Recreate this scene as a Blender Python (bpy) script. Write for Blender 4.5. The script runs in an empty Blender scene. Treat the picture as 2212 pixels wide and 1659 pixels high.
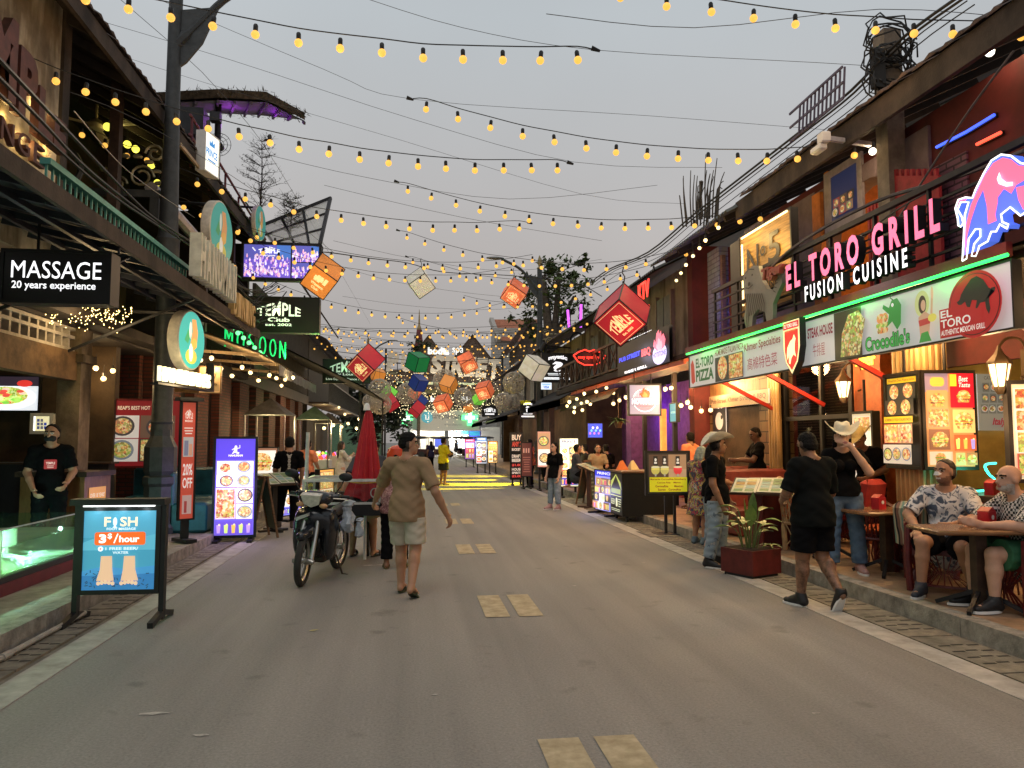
import bpy,math,random
import numpy as np
from mathutils import Matrix,Vector,noise as mnoise
R=math.radians
PI=math.pi
random.seed(7)
SC=bpy.context.scene
COL=SC.collection
# ------------------------------------------------------------------ camera
FPX=1640.0  # focal length in pixels of a 2212 x 1659 picture
YAW,PITCH,CAMH=math.atan(218/1640*.9973),math.atan(120.5/1640),1.65
cam_d=bpy.data.cameras.new('camera');cam=bpy.data.objects.new('camera',cam_d);COL.objects.link(cam)
cam.location=(0,0,CAMH);cam.rotation_euler=(PI/2+PITCH,0,-YAW)
cam_d.sensor_width=36;cam_d.lens=FPX/2212*36;cam_d.clip_start=.05;cam_d.clip_end=2000
SC.camera=cam
# ------------------------------------------------------------------ sky
W=bpy.data.worlds.new('World');SC.world=W;W.use_nodes=True
nt=W.node_tree;nt.nodes.clear()
def wn(t,**k):
    n=nt.nodes.new(t)
    for a,b in k.items():setattr(n,a,b)
    return n
SUN_EL,SUN_AZ=R(4),R(250)
wo=wn('ShaderNodeOutputWorld');bgd=wn('ShaderNodeBackground')
tc=wn('ShaderNodeTexCoord');sep=wn('ShaderNodeSeparateXYZ');rmp=wn('ShaderNodeValToRGB')
sky=wn('ShaderNodeTexSky',sky_type='NISHITA',sun_disc=False,sun_elevation=SUN_EL,sun_rotation=SUN_AZ)
hs=wn('ShaderNodeHueSaturation');hs.inputs['Saturation'].default_value=.25;hs.inputs['Value'].default_value=.08
mx=wn('ShaderNodeMix',data_type='RGBA');mx.inputs[0].default_value=.12
cl=wn('ShaderNodeTexNoise');cl.inputs['Scale'].default_value=2.2;cl.inputs['Detail'].default_value=4
mx2=wn('ShaderNodeMix',data_type='RGBA',blend_type='MULTIPLY');mx2.inputs[0].default_value=.24
er=rmp.color_ramp;er.elements[0].position=0;er.elements[0].color=(.30,.275,.265,1)
er.elements[1].position=1;er.elements[1].color=(.36,.40,.43,1)
for p,c in((.1,(.36,.335,.325,1)),(.25,(.435,.41,.40,1)),(.5,(.44,.475,.50,1))):
    e=er.elements.new(p);e.color=c
L=nt.links.new
L(tc.outputs['Generated'],sep.inputs[0]);L(sep.outputs[2],rmp.inputs[0]);L(sky.outputs[0],hs.inputs['Color'])
L(rmp.outputs[0],mx.inputs[6]);L(hs.outputs[0],mx.inputs[7]);L(mx.outputs[2],mx2.inputs[6])
L(tc.outputs['Generated'],cl.inputs['Vector']);L(cl.outputs['Fac'],mx2.inputs[7])
L(mx2.outputs[2],bgd.inputs[0]);bgd.inputs[1].default_value=1.42;L(bgd.outputs[0],wo.inputs[0])
sl=bpy.data.lights.new('sun','SUN');so=bpy.data.objects.new('sun',sl);COL.objects.link(so)
sl.energy=.5;sl.angle=R(30);sl.color=(1,.93,.86);so.rotation_euler=(R(25),R(-12),0)
SC.view_settings.view_transform='Standard';SC.view_settings.look='None';SC.view_settings.exposure=0;SC.view_settings.gamma=1
SC.render.engine='CYCLES'
SC.cycles.use_denoising=True;SC.cycles.max_bounces=5;SC.cycles.diffuse_bounces=3;SC.cycles.glossy_bounces=2
SC.cycles.transmission_bounces=3;SC.cycles.transparent_max_bounces=10;SC.cycles.sample_clamp_indirect=4
SC.cycles.caustics_reflective=False;SC.cycles.caustics_refractive=False
# ------------------------------------------------------------------ rays through the calibrated picture (2212 x 1659)
_f=Vector((math.sin(YAW)*math.cos(PITCH),math.cos(YAW)*math.cos(PITCH),math.sin(PITCH)))
_r=Vector((math.cos(YAW),-math.sin(YAW),0));_u=_r.cross(_f)
_o=Vector((0,0,CAMH))
def ray(u,v):return _f*FPX+_r*(u-1106)-_u*(v-829.5)
def gz(u,v,z=0.):d=ray(u,v);return _o+d*((z-CAMH)/d.z)
def gx(u,v,x):d=ray(u,v);return _o+d*(x/d.x)
def gy(u,v,y):d=ray(u,v);return _o+d*(y/d.y)
def V(*a):return Vector(a)
def TR(x=0,y=0,z=0,rz=0,rx=0,ry=0,s=1):
    return Matrix.Translation((x,y,z))@Matrix.Rotation(R(rz),4,'Z')@Matrix.Rotation(R(ry),4,'Y')@Matrix.Rotation(R(rx),4,'X')@Matrix.Scale(s,4)
def FR(o,ux,uy):  # panel frame: origin, right and up
    ux=Vector(ux).normalized();uy=Vector(uy).normalized();uz=ux.cross(uy)
    m=Matrix((ux,uy,uz)).transposed().to_4x4();m.translation=Vector(o);return m
# ------------------------------------------------------------------ materials (all procedural)
MATS={}
def M(name,c,rough=.6,metal=0.,emit=0.,vary=.25,scale=6.,bump=0.,bscale=40.,spec=.4,c2=None,alpha=1.,ec=None,stretch=None):
    if name in MATS:return MATS[name]
    m=bpy.data.materials.new(name);m.use_nodes=True;t=m.node_tree;b=t.nodes['Principled BSDF']
    c=tuple(c)
    b.inputs['Roughness'].default_value=rough;b.inputs['Metallic'].default_value=metal
    b.inputs['Specular IOR Level'].default_value=spec;b.inputs['Alpha'].default_value=alpha
    b.inputs['Base Color'].default_value=c+(1,)
    tcn=t.nodes.new('ShaderNodeTexCoord');src=tcn.outputs['Object']
    if stretch:
        mp=t.nodes.new('ShaderNodeMapping');mp.inputs['Scale'].default_value=stretch
        t.links.new(src,mp.inputs[0]);src=mp.outputs[0]
    if vary or c2:
        n=t.nodes.new('ShaderNodeTexNoise');n.inputs['Scale'].default_value=scale;n.inputs['Detail'].default_value=6;n.inputs['Roughness'].default_value=.65
        t.links.new(src,n.inputs['Vector'])
        r=t.nodes.new('ShaderNodeValToRGB');e=r.color_ramp.elements
        e[0].position=.32;e[1].position=.68
        e[0].color=tuple(x*(1-vary) for x in c)+(1,)
        e[1].color=(tuple(c2) if c2 else tuple(min(1,x*(1+vary)) for x in c))+(1,)
        t.links.new(n.outputs['Fac'],r.inputs[0]);t.links.new(r.outputs[0],b.inputs['Base Color'])
    if bump:
        n2=t.nodes.new('ShaderNodeTexNoise');n2.inputs['Scale'].default_value=bscale;n2.inputs['Detail'].default_value=5
        t.links.new(src,n2.inputs['Vector']);bp=t.nodes.new('ShaderNodeBump');bp.inputs['Strength'].default_value=bump;bp.inputs['Distance'].default_value=.02
        t.links.new(n2.outputs['Fac'],bp.inputs['Height']);t.links.new(bp.outputs[0],b.inputs['Normal'])
    if emit:
        b.inputs['Emission Color'].default_value=tuple(ec or c)+(1,);b.inputs['Emission Strength'].default_value=emit
    MATS[name]=m;return m
def brick(name,c1,c2,mortar,scale=1.,bw=.22,bh=.07,rough=.8,off=.5,msize=.012,rot=None,vary=.5):
    if name in MATS:return MATS[name]
    m=M(name,c1,rough,vary=0);t=m.node_tree;b=t.nodes['Principled BSDF']
    tcn=t.nodes.new('ShaderNodeTexCoord');mp=t.nodes.new('ShaderNodeMapping');mp.inputs['Rotation'].default_value=rot or(0,0,0)
    k=t.nodes.new('ShaderNodeTexBrick');k.inputs['Scale'].default_value=scale;k.inputs['Brick Width'].default_value=bw;k.inputs['Row Height'].default_value=bh
    k.inputs['Mortar Size'].default_value=msize;k.offset=off
    k.inputs['Color1'].default_value=tuple(c1)+(1,);k.inputs['Color2'].default_value=tuple(c2)+(1,);k.inputs['Mortar'].default_value=tuple(mortar)+(1,)
    n=t.nodes.new('ShaderNodeTexNoise');n.inputs['Scale'].default_value=1.7;n.inputs['Detail'].default_value=8
    mxn=t.nodes.new('ShaderNodeMix');mxn.data_type='RGBA';mxn.blend_type='MULTIPLY';mxn.inputs[0].default_value=vary
    t.links.new(tcn.outputs['Object'],mp.inputs[0]);t.links.new(mp.outputs[0],k.inputs['Vector']);t.links.new(tcn.outputs['Object'],n.inputs['Vector'])
    t.links.new(k.outputs['Color'],mxn.inputs[6]);t.links.new(n.outputs['Color'],mxn.inputs[7]);t.links.new(mxn.outputs[2],b.inputs['Base Color'])
    bp=t.nodes.new('ShaderNodeBump');bp.inputs['Strength'].default_value=.6;bp.inputs['Distance'].default_value=.01;bp.invert=True
    t.links.new(k.outputs['Fac'],bp.inputs['Height']);t.links.new(bp.outputs[0],b.inputs['Normal'])
    return m
def printed(name,emit,food=False,rough=.4):  # reads the colour printed on each face of a sign (attribute Col)
    if name in MATS:return MATS[name]
    m=bpy.data.materials.new(name);m.use_nodes=True;t=m.node_tree;b=t.nodes['Principled BSDF']
    a=t.nodes.new('ShaderNodeAttribute');a.attribute_name='Col';out=a.outputs['Color']
    if food:
        tcn=t.nodes.new('ShaderNodeTexCoord')
        v=t.nodes.new('ShaderNodeTexVoronoi');v.inputs['Scale'].default_value=34
        t.links.new(tcn.outputs['Object'],v.inputs['Vector'])
        r=t.nodes.new('ShaderNodeValToRGB');e=r.color_ramp.elements
        e[0].position=.0;e[0].color=(.22,.05,.02,1);e[1].position=1;e[1].color=(1,.95,.7,1)
        for p,c in((.25,(.9,.25,.08,1)),(.45,(1,.75,.3,1)),(.6,(.9,.85,.55,1)),(.78,(.35,.5,.08,1))):
            q=e.new(p);q.color=c
        r.color_ramp.interpolation='CONSTANT'
        s=t.nodes.new('ShaderNodeSeparateColor');t.links.new(v.outputs['Color'],s.inputs[0]);t.links.new(s.outputs[0],r.inputs[0])
        n=t.nodes.new('ShaderNodeTexNoise');n.inputs['Scale'].default_value=50;t.links.new(tcn.outputs['Object'],n.inputs['Vector'])
        mx1=t.nodes.new('ShaderNodeMix');mx1.data_type='RGBA';mx1.inputs[0].default_value=.5
        t.links.new(out,mx1.inputs[6]);t.links.new(r.outputs[0],mx1.inputs[7])
        mm=t.nodes.new('ShaderNodeMix');mm.data_type='RGBA';mm.blend_type='OVERLAY';mm.inputs[0].default_value=.7
        t.links.new(mx1.outputs[2],mm.inputs[6]);t.links.new(n.outputs['Fac'],mm.inputs[7]);out=mm.outputs[2]
    t.links.new(out,b.inputs['Base Color']);b.inputs['Roughness'].default_value=rough
    if emit:t.links.new(out,b.inputs['Emission Color']);b.inputs['Emission Strength'].default_value=emit
    MATS[name]=m;return m
def glass(name,tint=(.8,.9,.88),alpha=.22,rough=.03):
    if name in MATS:return MATS[name]
    m=bpy.data.materials.new(name);m.use_nodes=True;t=m.node_tree;t.nodes.clear()
    o=t.nodes.new('ShaderNodeOutputMaterial');x=t.nodes.new('ShaderNodeMixShader');tr=t.nodes.new('ShaderNodeBsdfTransparent');g=t.nodes.new('ShaderNodeBsdfGlossy');tr.inputs[0].default_value=tuple(.5+.5*v for v in tint)+(1,)
    g.inputs['Roughness'].default_value=rough;alpha*=.35
    f=t.nodes.new('ShaderNodeLayerWeight');pw=t.nodes.new('ShaderNodeMath');pw.operation='POWER';pw.inputs[1].default_value=4;ad=t.nodes.new('ShaderNodeMath');ad.operation='MULTIPLY_ADD';ad.inputs[1].default_value=.5;ad.inputs[2].default_value=alpha
    t.links.new(f.outputs['Facing'],pw.inputs[0]);t.links.new(pw.outputs[0],ad.inputs[0]);t.links.new(ad.outputs[0],x.inputs[0])
    t.links.new(tr.outputs[0],x.inputs[1]);t.links.new(g.outputs[0],x.inputs[2]);t.links.new(x.outputs[0],o.inputs[0])
    MATS[name]=m;return m
# ------------------------------------------------------------------ mesh builder
_tx={}
def text_mesh(s,bold,depth,shear):
    k=(s,bold,depth,shear)
    if k not in _tx:
        cu=bpy.data.curves.new('t','FONT');cu.body=s;cu.size=1;cu.offset=bold;cu.shear=shear;cu.resolution_u=3
        cu.fill_mode='BOTH' if depth else 'FRONT';cu.extrude=depth/2
        ob=bpy.data.objects.new('t',cu);me=bpy.data.meshes.new_from_object(ob)
        vs=[tuple(v.co) for v in me.vertices];fs=[tuple(p.vertices) for p in me.polygons]
        bpy.data.objects.remove(ob);bpy.data.curves.remove(cu);bpy.data.meshes.remove(me)
        if not vs:vs=[(0,0,0)]
        x0=min(v[0] for v in vs);x1=max(v[0] for v in vs);y0=min(v[1] for v in vs);y1=max(v[1] for v in vs)
        _tx[k]=(vs,fs,x0,y0,max(1e-4,x1-x0),max(1e-4,y1-y0))
    return _tx[k]
class MB:
    def __init__(s,m=None):
        s.v=[];s.f=[];s.mi=[];s.c=[];s.mats=[];s.X=None;s.k=0;s.col=(1,1,1);s.z=.004
        if m:s.mat(m)
    def mat(s,m,col=None):
        if m not in s.mats:s.mats.append(m)
        s.k=s.mats.index(m)
        if col:s.col=col
        return s
    def add(s,vs,fs):
        n=len(s.v)
        if s.X is not None:vs=[s.X@Vector(v) for v in vs]
        s.v.extend(tuple(v) for v in vs)
        for f in fs:
            s.f.append(tuple(i+n for i in f));s.mi.append(s.k);s.c.append(s.col)
        return s
    def box(s,a,b):
        x0,y0,z0=a;x1,y1,z1=b
        return s.add([(x0,y0,z0),(x1,y0,z0),(x1,y1,z0),(x0,y1,z0),(x0,y0,z1),(x1,y0,z1),(x1,y1,z1),(x0,y1,z1)],
 [(0,3,2,1),(4,5,6,7),(0,1,5,4),(1,2,6,5),(2,3,7,6),(3,0,4,7)])
    def cb(s,c,d,bev=0):
        if not bev:return s.box([c[i]-d[i]/2 for i in range(3)],[c[i]+d[i]/2 for i in range(3)])
        x,y,z=[d[i]/2 for i in range(3)];vs=[];ring=[]
        for zz,k in((-z,bev),(-z+bev,0),(z-bev,0),(z,bev)):
            xx,yy=x-k,y-k;b=bev*.6
            for px,py in((-xx+b,-yy),(xx-b,-yy),(xx,-yy+b),(xx,yy-b),(xx-b,yy),(-xx+b,yy),(-xx,yy-b),(-xx,-yy+b)):
                vs.append((c[0]+px,c[1]+py,c[2]+zz))
        fs=[tuple(range(7,-1,-1)),tuple(range(24,32))]
        for r in range(3):
            for i in range(8):fs.append((r*8+i,r*8+(i+1)%8,r*8+8+(i+1)%8,r*8+8+i))
        return s.add(vs,fs)
    def bar(s,p,q,w,h,up=(0,0,1)):
        p=Vector(p);q=Vector(q);d=(q-p).normalized();u=Vector(up)
        if abs(d.dot(u))>.98:u=Vector((0,1,0))
        a=d.cross(u).normalized()*w/2;b=a.cross(d).normalized()*h/2
        vs=[p-a-b,p+a-b,p+a+b,p-a+b,q-a-b,q+a-b,q+a+b,q-a+b]
        return s.add(vs,[(0,1,2,3),(7,6,5,4),(0,4,5,1),(1,5,6,2),(2,6,7,3),(3,7,4,0)])
    def tube(s,pts,r,n=6,flat=None,cap=True):
        pts=[Vector(p) for p in pts];m=len(pts);rr=r if isinstance(r,(list,tuple)) else[r]*m
        vs=[];fs=[];prev=None
        for i,p in enumerate(pts):
            d=(pts[min(i+1,m-1)]-pts[max(i-1,0)])
            d=d.normalized() if d.length>1e-9 else Vector((0,0,1))
            if prev is None:
                a=d.orthogonal().normalized() if flat is None else(Vector(flat)-d*d.dot(Vector(flat))).normalized()
            else:
                a=(prev-d*d.dot(prev));a=a.normalized() if a.length>1e-6 else d.orthogonal().normalized()
            prev=a;b=d.cross(a)
            for j in range(n):
                t=2*PI*j/n;vs.append(p+(a*math.cos(t)+b*math.sin(t))*rr[i])
        for i in range(m-1):
            for j in range(n):fs.append((i*n+j,i*n+(j+1)%n,i*n+n+(j+1)%n,i*n+n+j))
        if cap:fs+=[tuple(range(n-1,-1,-1)),tuple(range((m-1)*n,m*n))]
        return s.add(vs,fs)
    def cyl(s,p,q,r,r2=None,n=12):return s.tube([p,q],[r,r if r2 is None else r2],n)
    def lathe(s,prof,n=16,c=(0,0,0),sx=1,sy=1,cap=True):
        vs=[];fs=[];m=len(prof)
        for r,z in prof:
            for j in range(n):
                t=2*PI*(j+.5)/n;vs.append((c[0]+r*math.cos(t)*sx,c[1]+r*math.sin(t)*sy,c[2]+z))
        for i in range(m-1):
            for j in range(n):fs.append((i*n+j,i*n+(j+1)%n,i*n+n+(j+1)%n,i*n+n+j))
        if cap:fs+=[tuple(range(n-1,-1,-1)),tuple(range((m-1)*n,m*n))]
        return s.add(vs,fs)
    def ell(s,c,r,n=12,k=8):
        r=(r,r,r) if isinstance(r,(int,float)) else r
        prof=[(math.sin(PI*i/k) if 0<i<k else .02,-math.cos(PI*i/k)) for i in range(k+1)]
        X=s.X;s.X=(X or Matrix())@Matrix.Translation(c)@Matrix.Diagonal((r[0],r[1],r[2],1));s.lathe(prof,n);s.X=X;return s
    def quad(s,a,b,c,d):return s.add([a,b,c,d],[(0,1,2,3)])
    # --- flat artwork on a panel (x right, y up, z towards the viewer); every layer is a little prouder than the last
    def poly(s,pts,z=None):
        if z is None:z=s.z;s.z+=.0012
        return s.add([(x,y,z) for x,y in pts],[tuple(range(len(pts)))])
    def rect(s,x,y,w,h,col=None,z=None):
        if col:s.col=col
        return s.poly([(x,y),(x+w,y),(x+w,y+h),(x,y+h)],z)
    def rrect(s,x,y,w,h,r,col=None):
        if col:s.col=col
        p=[]
        for cx,cy,a in((x+w-r,y+r,-90),(x+w-r,y+h-r,0),(x+r,y+h-r,90),(x+r,y+r,180)):
            for i in range(5):t=R(a+22.5*i);p.append((cx+r*math.cos(t),cy+r*math.sin(t)))
        return s.poly(p)
    def disc(s,x,y,rx,ry=None,col=None,n=20,a0=0,a1=360):
        if col:s.col=col
        ry=rx if ry is None else ry
        k=n if a1-a0<360 else n-1
        return s.poly([(x+rx*math.cos(R(a0+(a1-a0)*i/n)),y+ry*math.sin(R(a0+(a1-a0)*i/n))) for i in range(k+1)])
    def line(s,pts,w,col=None):
        if col:s.col=col
        l=[];r=[]
        for i,p in enumerate(pts):
            a=pts[max(0,i-1)];b=pts[min(len(pts)-1,i+1)];dx,dy=b[0]-a[0],b[1]-a[1];q=math.hypot(dx,dy) or 1
            l.append((p[0]-dy/q*w/2,p[1]+dx/q*w/2));r.append((p[0]+dy/q*w/2,p[1]-dx/q*w/2))
        z=s.z;s.z+=.0012;n=len(pts)
        return s.add([(x,y,z) for x,y in l+r],[(i,n+i,n+i+1,i+1) for i in range(n-1)])
    def prism(s,pts,z0,z1):
        n=len(pts)
        return s.add([(x,y,z0) for x,y in pts]+[(x,y,z1) for x,y in pts],
 [tuple(range(n-1,-1,-1)),tuple(range(n,2*n))]+[(i,(i+1)%n,n+(i+1)%n,n+i) for i in range(n)])
    def text(s,t,x,y,w,h,col=None,bold=.0,depth=0,shear=0,z=None,arch=0,warp=None):  # fills the box x, y, w, h
        if col:s.col=col
        vs,fs,x0,y0,tw,th=text_mesh(t,bold,depth,shear)
        if z is None:z=s.z;s.z+=.0012
        out=[]
        for a,b,c in vs:
            p=(a-x0)/tw;q=(b-y0)/th
            if warp:q0,q1=warp(p);q=q0+(q1-q0)*q
            out.append((x+p*w,y+q*h+arch*(1-(2*p-1)**2),z+c+depth/2))
        return s.add(out,fs)
    def build(s,name,parent=None,smooth=32,**k):
        me=bpy.data.meshes.new(name);me.from_pydata(s.v,[],s.f)
        for m in s.mats:me.materials.append(m)
        me.polygons.foreach_set('material_index',s.mi)
        if any(c!=(1,1,1) for c in s.c):
            at=me.color_attributes.new('Col','FLOAT_COLOR','CORNER');arr=[]
            for f,c in zip(s.f,s.c):arr.extend((tuple(c)+(1,))*len(f))
            at.data.foreach_set('color',arr)
        if smooth:
            me.polygons.foreach_set('use_smooth',[True]*len(s.f));me.set_sharp_from_angle(angle=R(smooth))
        me.update()
        o=bpy.data.objects.new(name,me);COL.objects.link(o)
        if parent:o.parent=parent
        tag(o,**k);return o
def tag(o,label=None,cat=None,group=None,kind=None):
    if label:o['label']=label
    if cat:o['category']=cat
    if group:o['group']=group
    if kind:o['kind']=kind
    return o
def thing(name,label,cat,loc=(0,0,0),rz=0,group=None,kind=None):
    o=bpy.data.objects.new(name,None);COL.objects.link(o);o.empty_display_size=.1
    o.location=loc;o.rotation_euler=(0,0,R(rz));return tag(o,label,cat,group,kind)
def dup(o,parent=None,loc=None,rz=None,label=None):
    c=o.copy();COL.objects.link(c);c.parent=parent
    if loc is not None:c.location=loc
    if rz is not None:c.rotation_euler=(0,0,R(rz))
    if label:c['label']=label
    for ch in o.children:dup(ch,c)
    return c
def lamp(parent,loc,col,w,size=.08,kind='POINT',**k):
    l=bpy.data.lights.new('lamp',kind);l.energy=w;l.color=col
    if kind in('POINT','SPOT'):l.shadow_soft_size=size
    o=bpy.data.objects.new('lamp',l);COL.objects.link(o);o.location=loc;o.parent=parent
    for a,b in k.items():setattr(l,a,b)
    return o
def lerp(a,b,t):return a+(b-a)*t
def sag(p,q,d,n=12):
    p=Vector(p);q=Vector(q)
    return[p.lerp(q,i/n)-Vector((0,0,d*4*(i/n)*(1-i/n))) for i in range(n+1)]
def smoothpath(pts,n=4):  # Catmull-Rom
    pts=[Vector(p) for p in pts];out=[]
    for i in range(len(pts)-1):
        a=pts[max(0,i-1)];b=pts[i];c=pts[i+1];d=pts[min(len(pts)-1,i+2)]
        for j in range(n):
            t=j/n;out.append(.5*((2*b)+(c-a)*t+(2*a-5*b+4*c-d)*t*t+(3*b-a-3*c+d)*t**3))
    return out+[pts[-1]]
# shared paints
PRN=printed('lightbox print',1.0);PRF=printed('lightbox food print',1.0,True)
PRD=printed('lit print',.45);PRDF=printed('lit food print',.45,True)
PRM=printed('plain print',0);PRMF=printed('plain food print',0,True)
BLK=M('black paint',(.012,.012,.013),.45,vary=.3);DKM=M('dark metal',(.03,.03,.032),.45,.6,vary=.3)
IRON=M('grey lamp iron',(.055,.06,.062),.5,.3,vary=.25,scale=9,bump=.1)
WOOD=M('brown wood',(.16,.085,.04),.55,vary=.45,scale=5,stretch=(1,1,8));DWOOD=M('dark wood',(.05,.027,.016),.6,vary=.5,scale=6)
REDW=M('red varnished rattan',(.11,.012,.012),.35,vary=.35,scale=14,bump=.15)
STEEL=M('bright steel',(.55,.55,.54),.3,.9,vary=.1);WHITE=M('white paint',(.75,.74,.71),.5,vary=.08)
CABLE=M('black cable',(.012,.012,.012),.6,vary=0);WIRE=M('grey wire',(.07,.07,.07),.6,vary=0)
# ================================================================== the street
def ground_mats():
    m=M('asphalt',(.20,.19,.178),.85,vary=0);t=m.node_tree;b=t.nodes['Principled BSDF']
    tcn=t.nodes.new('ShaderNodeTexCoord');fine=t.nodes.new('ShaderNodeTexNoise');fine.inputs['Scale'].default_value=55;fine.inputs['Detail'].default_value=6;fine.inputs['Roughness'].default_value=.8
    big=t.nodes.new('ShaderNodeTexNoise');big.inputs['Scale'].default_value=.45;big.inputs['Detail'].default_value=7
    mp=t.nodes.new('ShaderNodeMapping');mp.inputs['Scale'].default_value=(1.5,.5,1)
    r1=t.nodes.new('ShaderNodeValToRGB');r1.color_ramp.elements[0].position=.3;r1.color_ramp.elements[0].color=(.18,.167,.147,1);r1.color_ramp.elements[1].position=.72;r1.color_ramp.elements[1].color=(.375,.348,.308,1)
    r2=t.nodes.new('ShaderNodeValToRGB');r2.color_ramp.elements[0].position=.3;r2.color_ramp.elements[0].color=(.72,.72,.72,1);r2.color_ramp.elements[1].position=.65;r2.color_ramp.elements[1].color=(1.05,1.04,1.02,1)
    st=t.nodes.new('ShaderNodeTexNoise');st.inputs['Scale'].default_value=2.6;st.inputs['Detail'].default_value=3
    r3=t.nodes.new('ShaderNodeValToRGB');r3.color_ramp.elements[0].position=.26;r3.color_ramp.elements[0].color=(.7,.7,.7,1);r3.color_ramp.elements[1].position=.36;r3.color_ramp.elements[1].color=(1,1,1,1)
    ck=t.nodes.new('ShaderNodeTexVoronoi');ck.feature='DISTANCE_TO_EDGE';ck.inputs['Scale'].default_value=.22
    r4=t.nodes.new('ShaderNodeValToRGB');r4.color_ramp.elements[0].position=0;r4.color_ramp.elements[0].color=(.75,.75,.75,1);r4.color_ramp.elements[1].position=.004;r4.color_ramp.elements[1].color=(1,1,1,1)
    l=t.links.new;o=tcn.outputs['Object']
    l(o,fine.inputs['Vector']);l(o,mp.inputs[0]);l(mp.outputs[0],big.inputs['Vector']);l(o,st.inputs['Vector']);l(fine.outputs['Fac'],r1.inputs[0]);l(big.outputs['Fac'],r2.inputs[0]);l(st.outputs['Fac'],r3.inputs[0])
    ds=t.nodes.new('ShaderNodeTexNoise');ds.inputs['Scale'].default_value=1.3;dm=t.nodes.new('ShaderNodeMix');dm.data_type='RGBA';dm.inputs[0].default_value=.45
    l(o,ds.inputs['Vector']);l(o,dm.inputs[6]);l(ds.outputs['Color'],dm.inputs[7]);l(dm.outputs[2],ck.inputs['Vector']);l(ck.outputs['Distance'],r4.inputs[0])
    cur=r1.outputs[0]
    tm=t.nodes.new('ShaderNodeMapping');tm.inputs['Scale'].default_value=(2.6,.10,1);tn=t.nodes.new('ShaderNodeTexNoise');tn.inputs['Scale'].default_value=1;tn.inputs['Detail'].default_value=4;r5=t.nodes.new('ShaderNodeValToRGB');r5.color_ramp.elements[0].position=.36;r5.color_ramp.elements[0].color=(.84,.84,.84,1);r5.color_ramp.elements[1].position=.6;r5.color_ramp.elements[1].color=(1.04,1.03,1.02,1);l(o,tm.inputs[0]);l(tm.outputs[0],tn.inputs['Vector']);l(tn.outputs['Fac'],r5.inputs[0])
    for r in(r2,r3,r5):
        x=t.nodes.new('ShaderNodeMix');x.data_type='RGBA';x.blend_type='MULTIPLY';x.inputs[0].default_value=1;l(cur,x.inputs[6]);l(r.outputs[0],x.inputs[7]);cur=x.outputs[2]
    l(cur,b.inputs['Base Color'])
    bp=t.nodes.new('ShaderNodeBump');bp.inputs['Strength'].default_value=.5;bp.inputs['Distance'].default_value=.008;l(fine.outputs['Fac'],bp.inputs['Height']);l(bp.outputs[0],b.inputs['Normal'])
    rr=t.nodes.new('ShaderNodeMapRange');rr.inputs[3].default_value=.55;rr.inputs[4].default_value=.9;l(big.outputs['Fac'],rr.inputs[0]);l(rr.outputs[0],b.inputs['Roughness'])
    return m
ASPH=ground_mats()
CONC=M('kerb concrete',(.30,.27,.22),.8,vary=.45,scale=7,bump=.3,bscale=60);STRIPE=M('worn pale edge strip',(.44,.40,.34),.8,vary=.35,scale=5,c2=(.50,.46,.40))
COVER=M('drain cover concrete',(.20,.175,.13),.8,vary=.4,scale=6,bump=.3,bscale=70);SLOT=M('dark slot',(.02,.018,.015),.9,vary=0)
TERR=M('terrace tile',(.34,.22,.13),.45,vary=.4,scale=3.5,bump=.1);PAVE=M('pavement stone',(.33,.29,.22),.7,vary=.4,scale=4,bump=.15)
LX,RX=-2.47,3.86  # road edges
mb=MB(ASPH);mb.quad((-260,-40,-.03),(260,-40,-.03),(260,400,-.03),(-260,400,-.03));mb.build('ground',kind='structure',smooth=0)
mb=MB(ASPH);n=60
mb.quad((LX,-6,0),(RX,-6,0),(RX,96,0),(LX,96,0));mb.quad((-40,76,.004),(40,76,.004),(40,96,.004),(-40,96,.004));mb.build('road',kind='structure',smooth=0)
for nm,a,b,c in(('left',LX,-2.72,-3.12),('right',RX,4.12,4.62)):
    s=1 if b>a else-1
    m1=MB(STRIPE);m1.box((min(a,b),-6,-.02),(max(a,b),76,.006));m1.build('edge_strip_'+nm,kind='structure',smooth=0)
    g=MB(COVER);g.box((min(b,c),-6,-.06),(max(b,c),76,-.012))
    x0,x1=min(b,c)+.02,max(b,c)-.07*(1 if s>0 else 1)
    y=-5.
    while y<40:
        g.mat(COVER);g.box((x0,y,-.03),(x1,y+.97,.008));g.mat(SLOT)
        for i in range(4):
            for j in range(3):
                xa=x0+.05+j*(x1-x0-.04)/3;g.box((xa,y+.2+i*.16+.02*(j%2),.0075),(xa+(x1-x0)/4.2,y+.225+i*.16+.02*(j%2),.0095))
        y+=1.0
    g.build('gutter_'+nm,kind='structure',smooth=0)
    k=MB(CONC);y=-6.
    while y<76:
        k.box((min(c,c+s*.16),y+.004,-.05),(max(c,c+s*.16),y+1.196,.15));y+=1.2
    k.build('kerb_'+nm,kind='structure',smooth=0)
mb=MB(PAVE);mb.box((-16,-6,-.04),(-3.285,76,.146));mb.build('pavement_left',kind='structure',smooth=0)
mb=MB(TERR);mb.box((4.785,-6,-.04),(16,76,.146));mb.build('pavement_right',kind='structure',smooth=0)
PAINT=M('worn yellow road paint',(.46,.36,.20),.75,vary=.35,scale=9,c2=(.52,.42,.26))
mb=MB(PAINT)
def dash(us,vs):  # a painted bar from four picture points on the road
    mb.add([tuple(gz(u,v,.005)) for u,v in zip(us,vs)],[(0,1,2,3)])
for vn,vf in((1675,1597),(1330,1283),(1193,1173),(1129,1118),(1090,1085),(1061,1058)):
    pn,pf=gz(1200,vn),gz(1200,vf)
    for x in(.82,1.135):mb.quad((x-.115,pn.y,.005),(x+.115,pn.y,.005),(x+.115,pf.y,.005),(x-.115,pf.y,.005))
mb.build('road_markings',kind='structure',smooth=0)
r_=random.Random(9)
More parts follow.
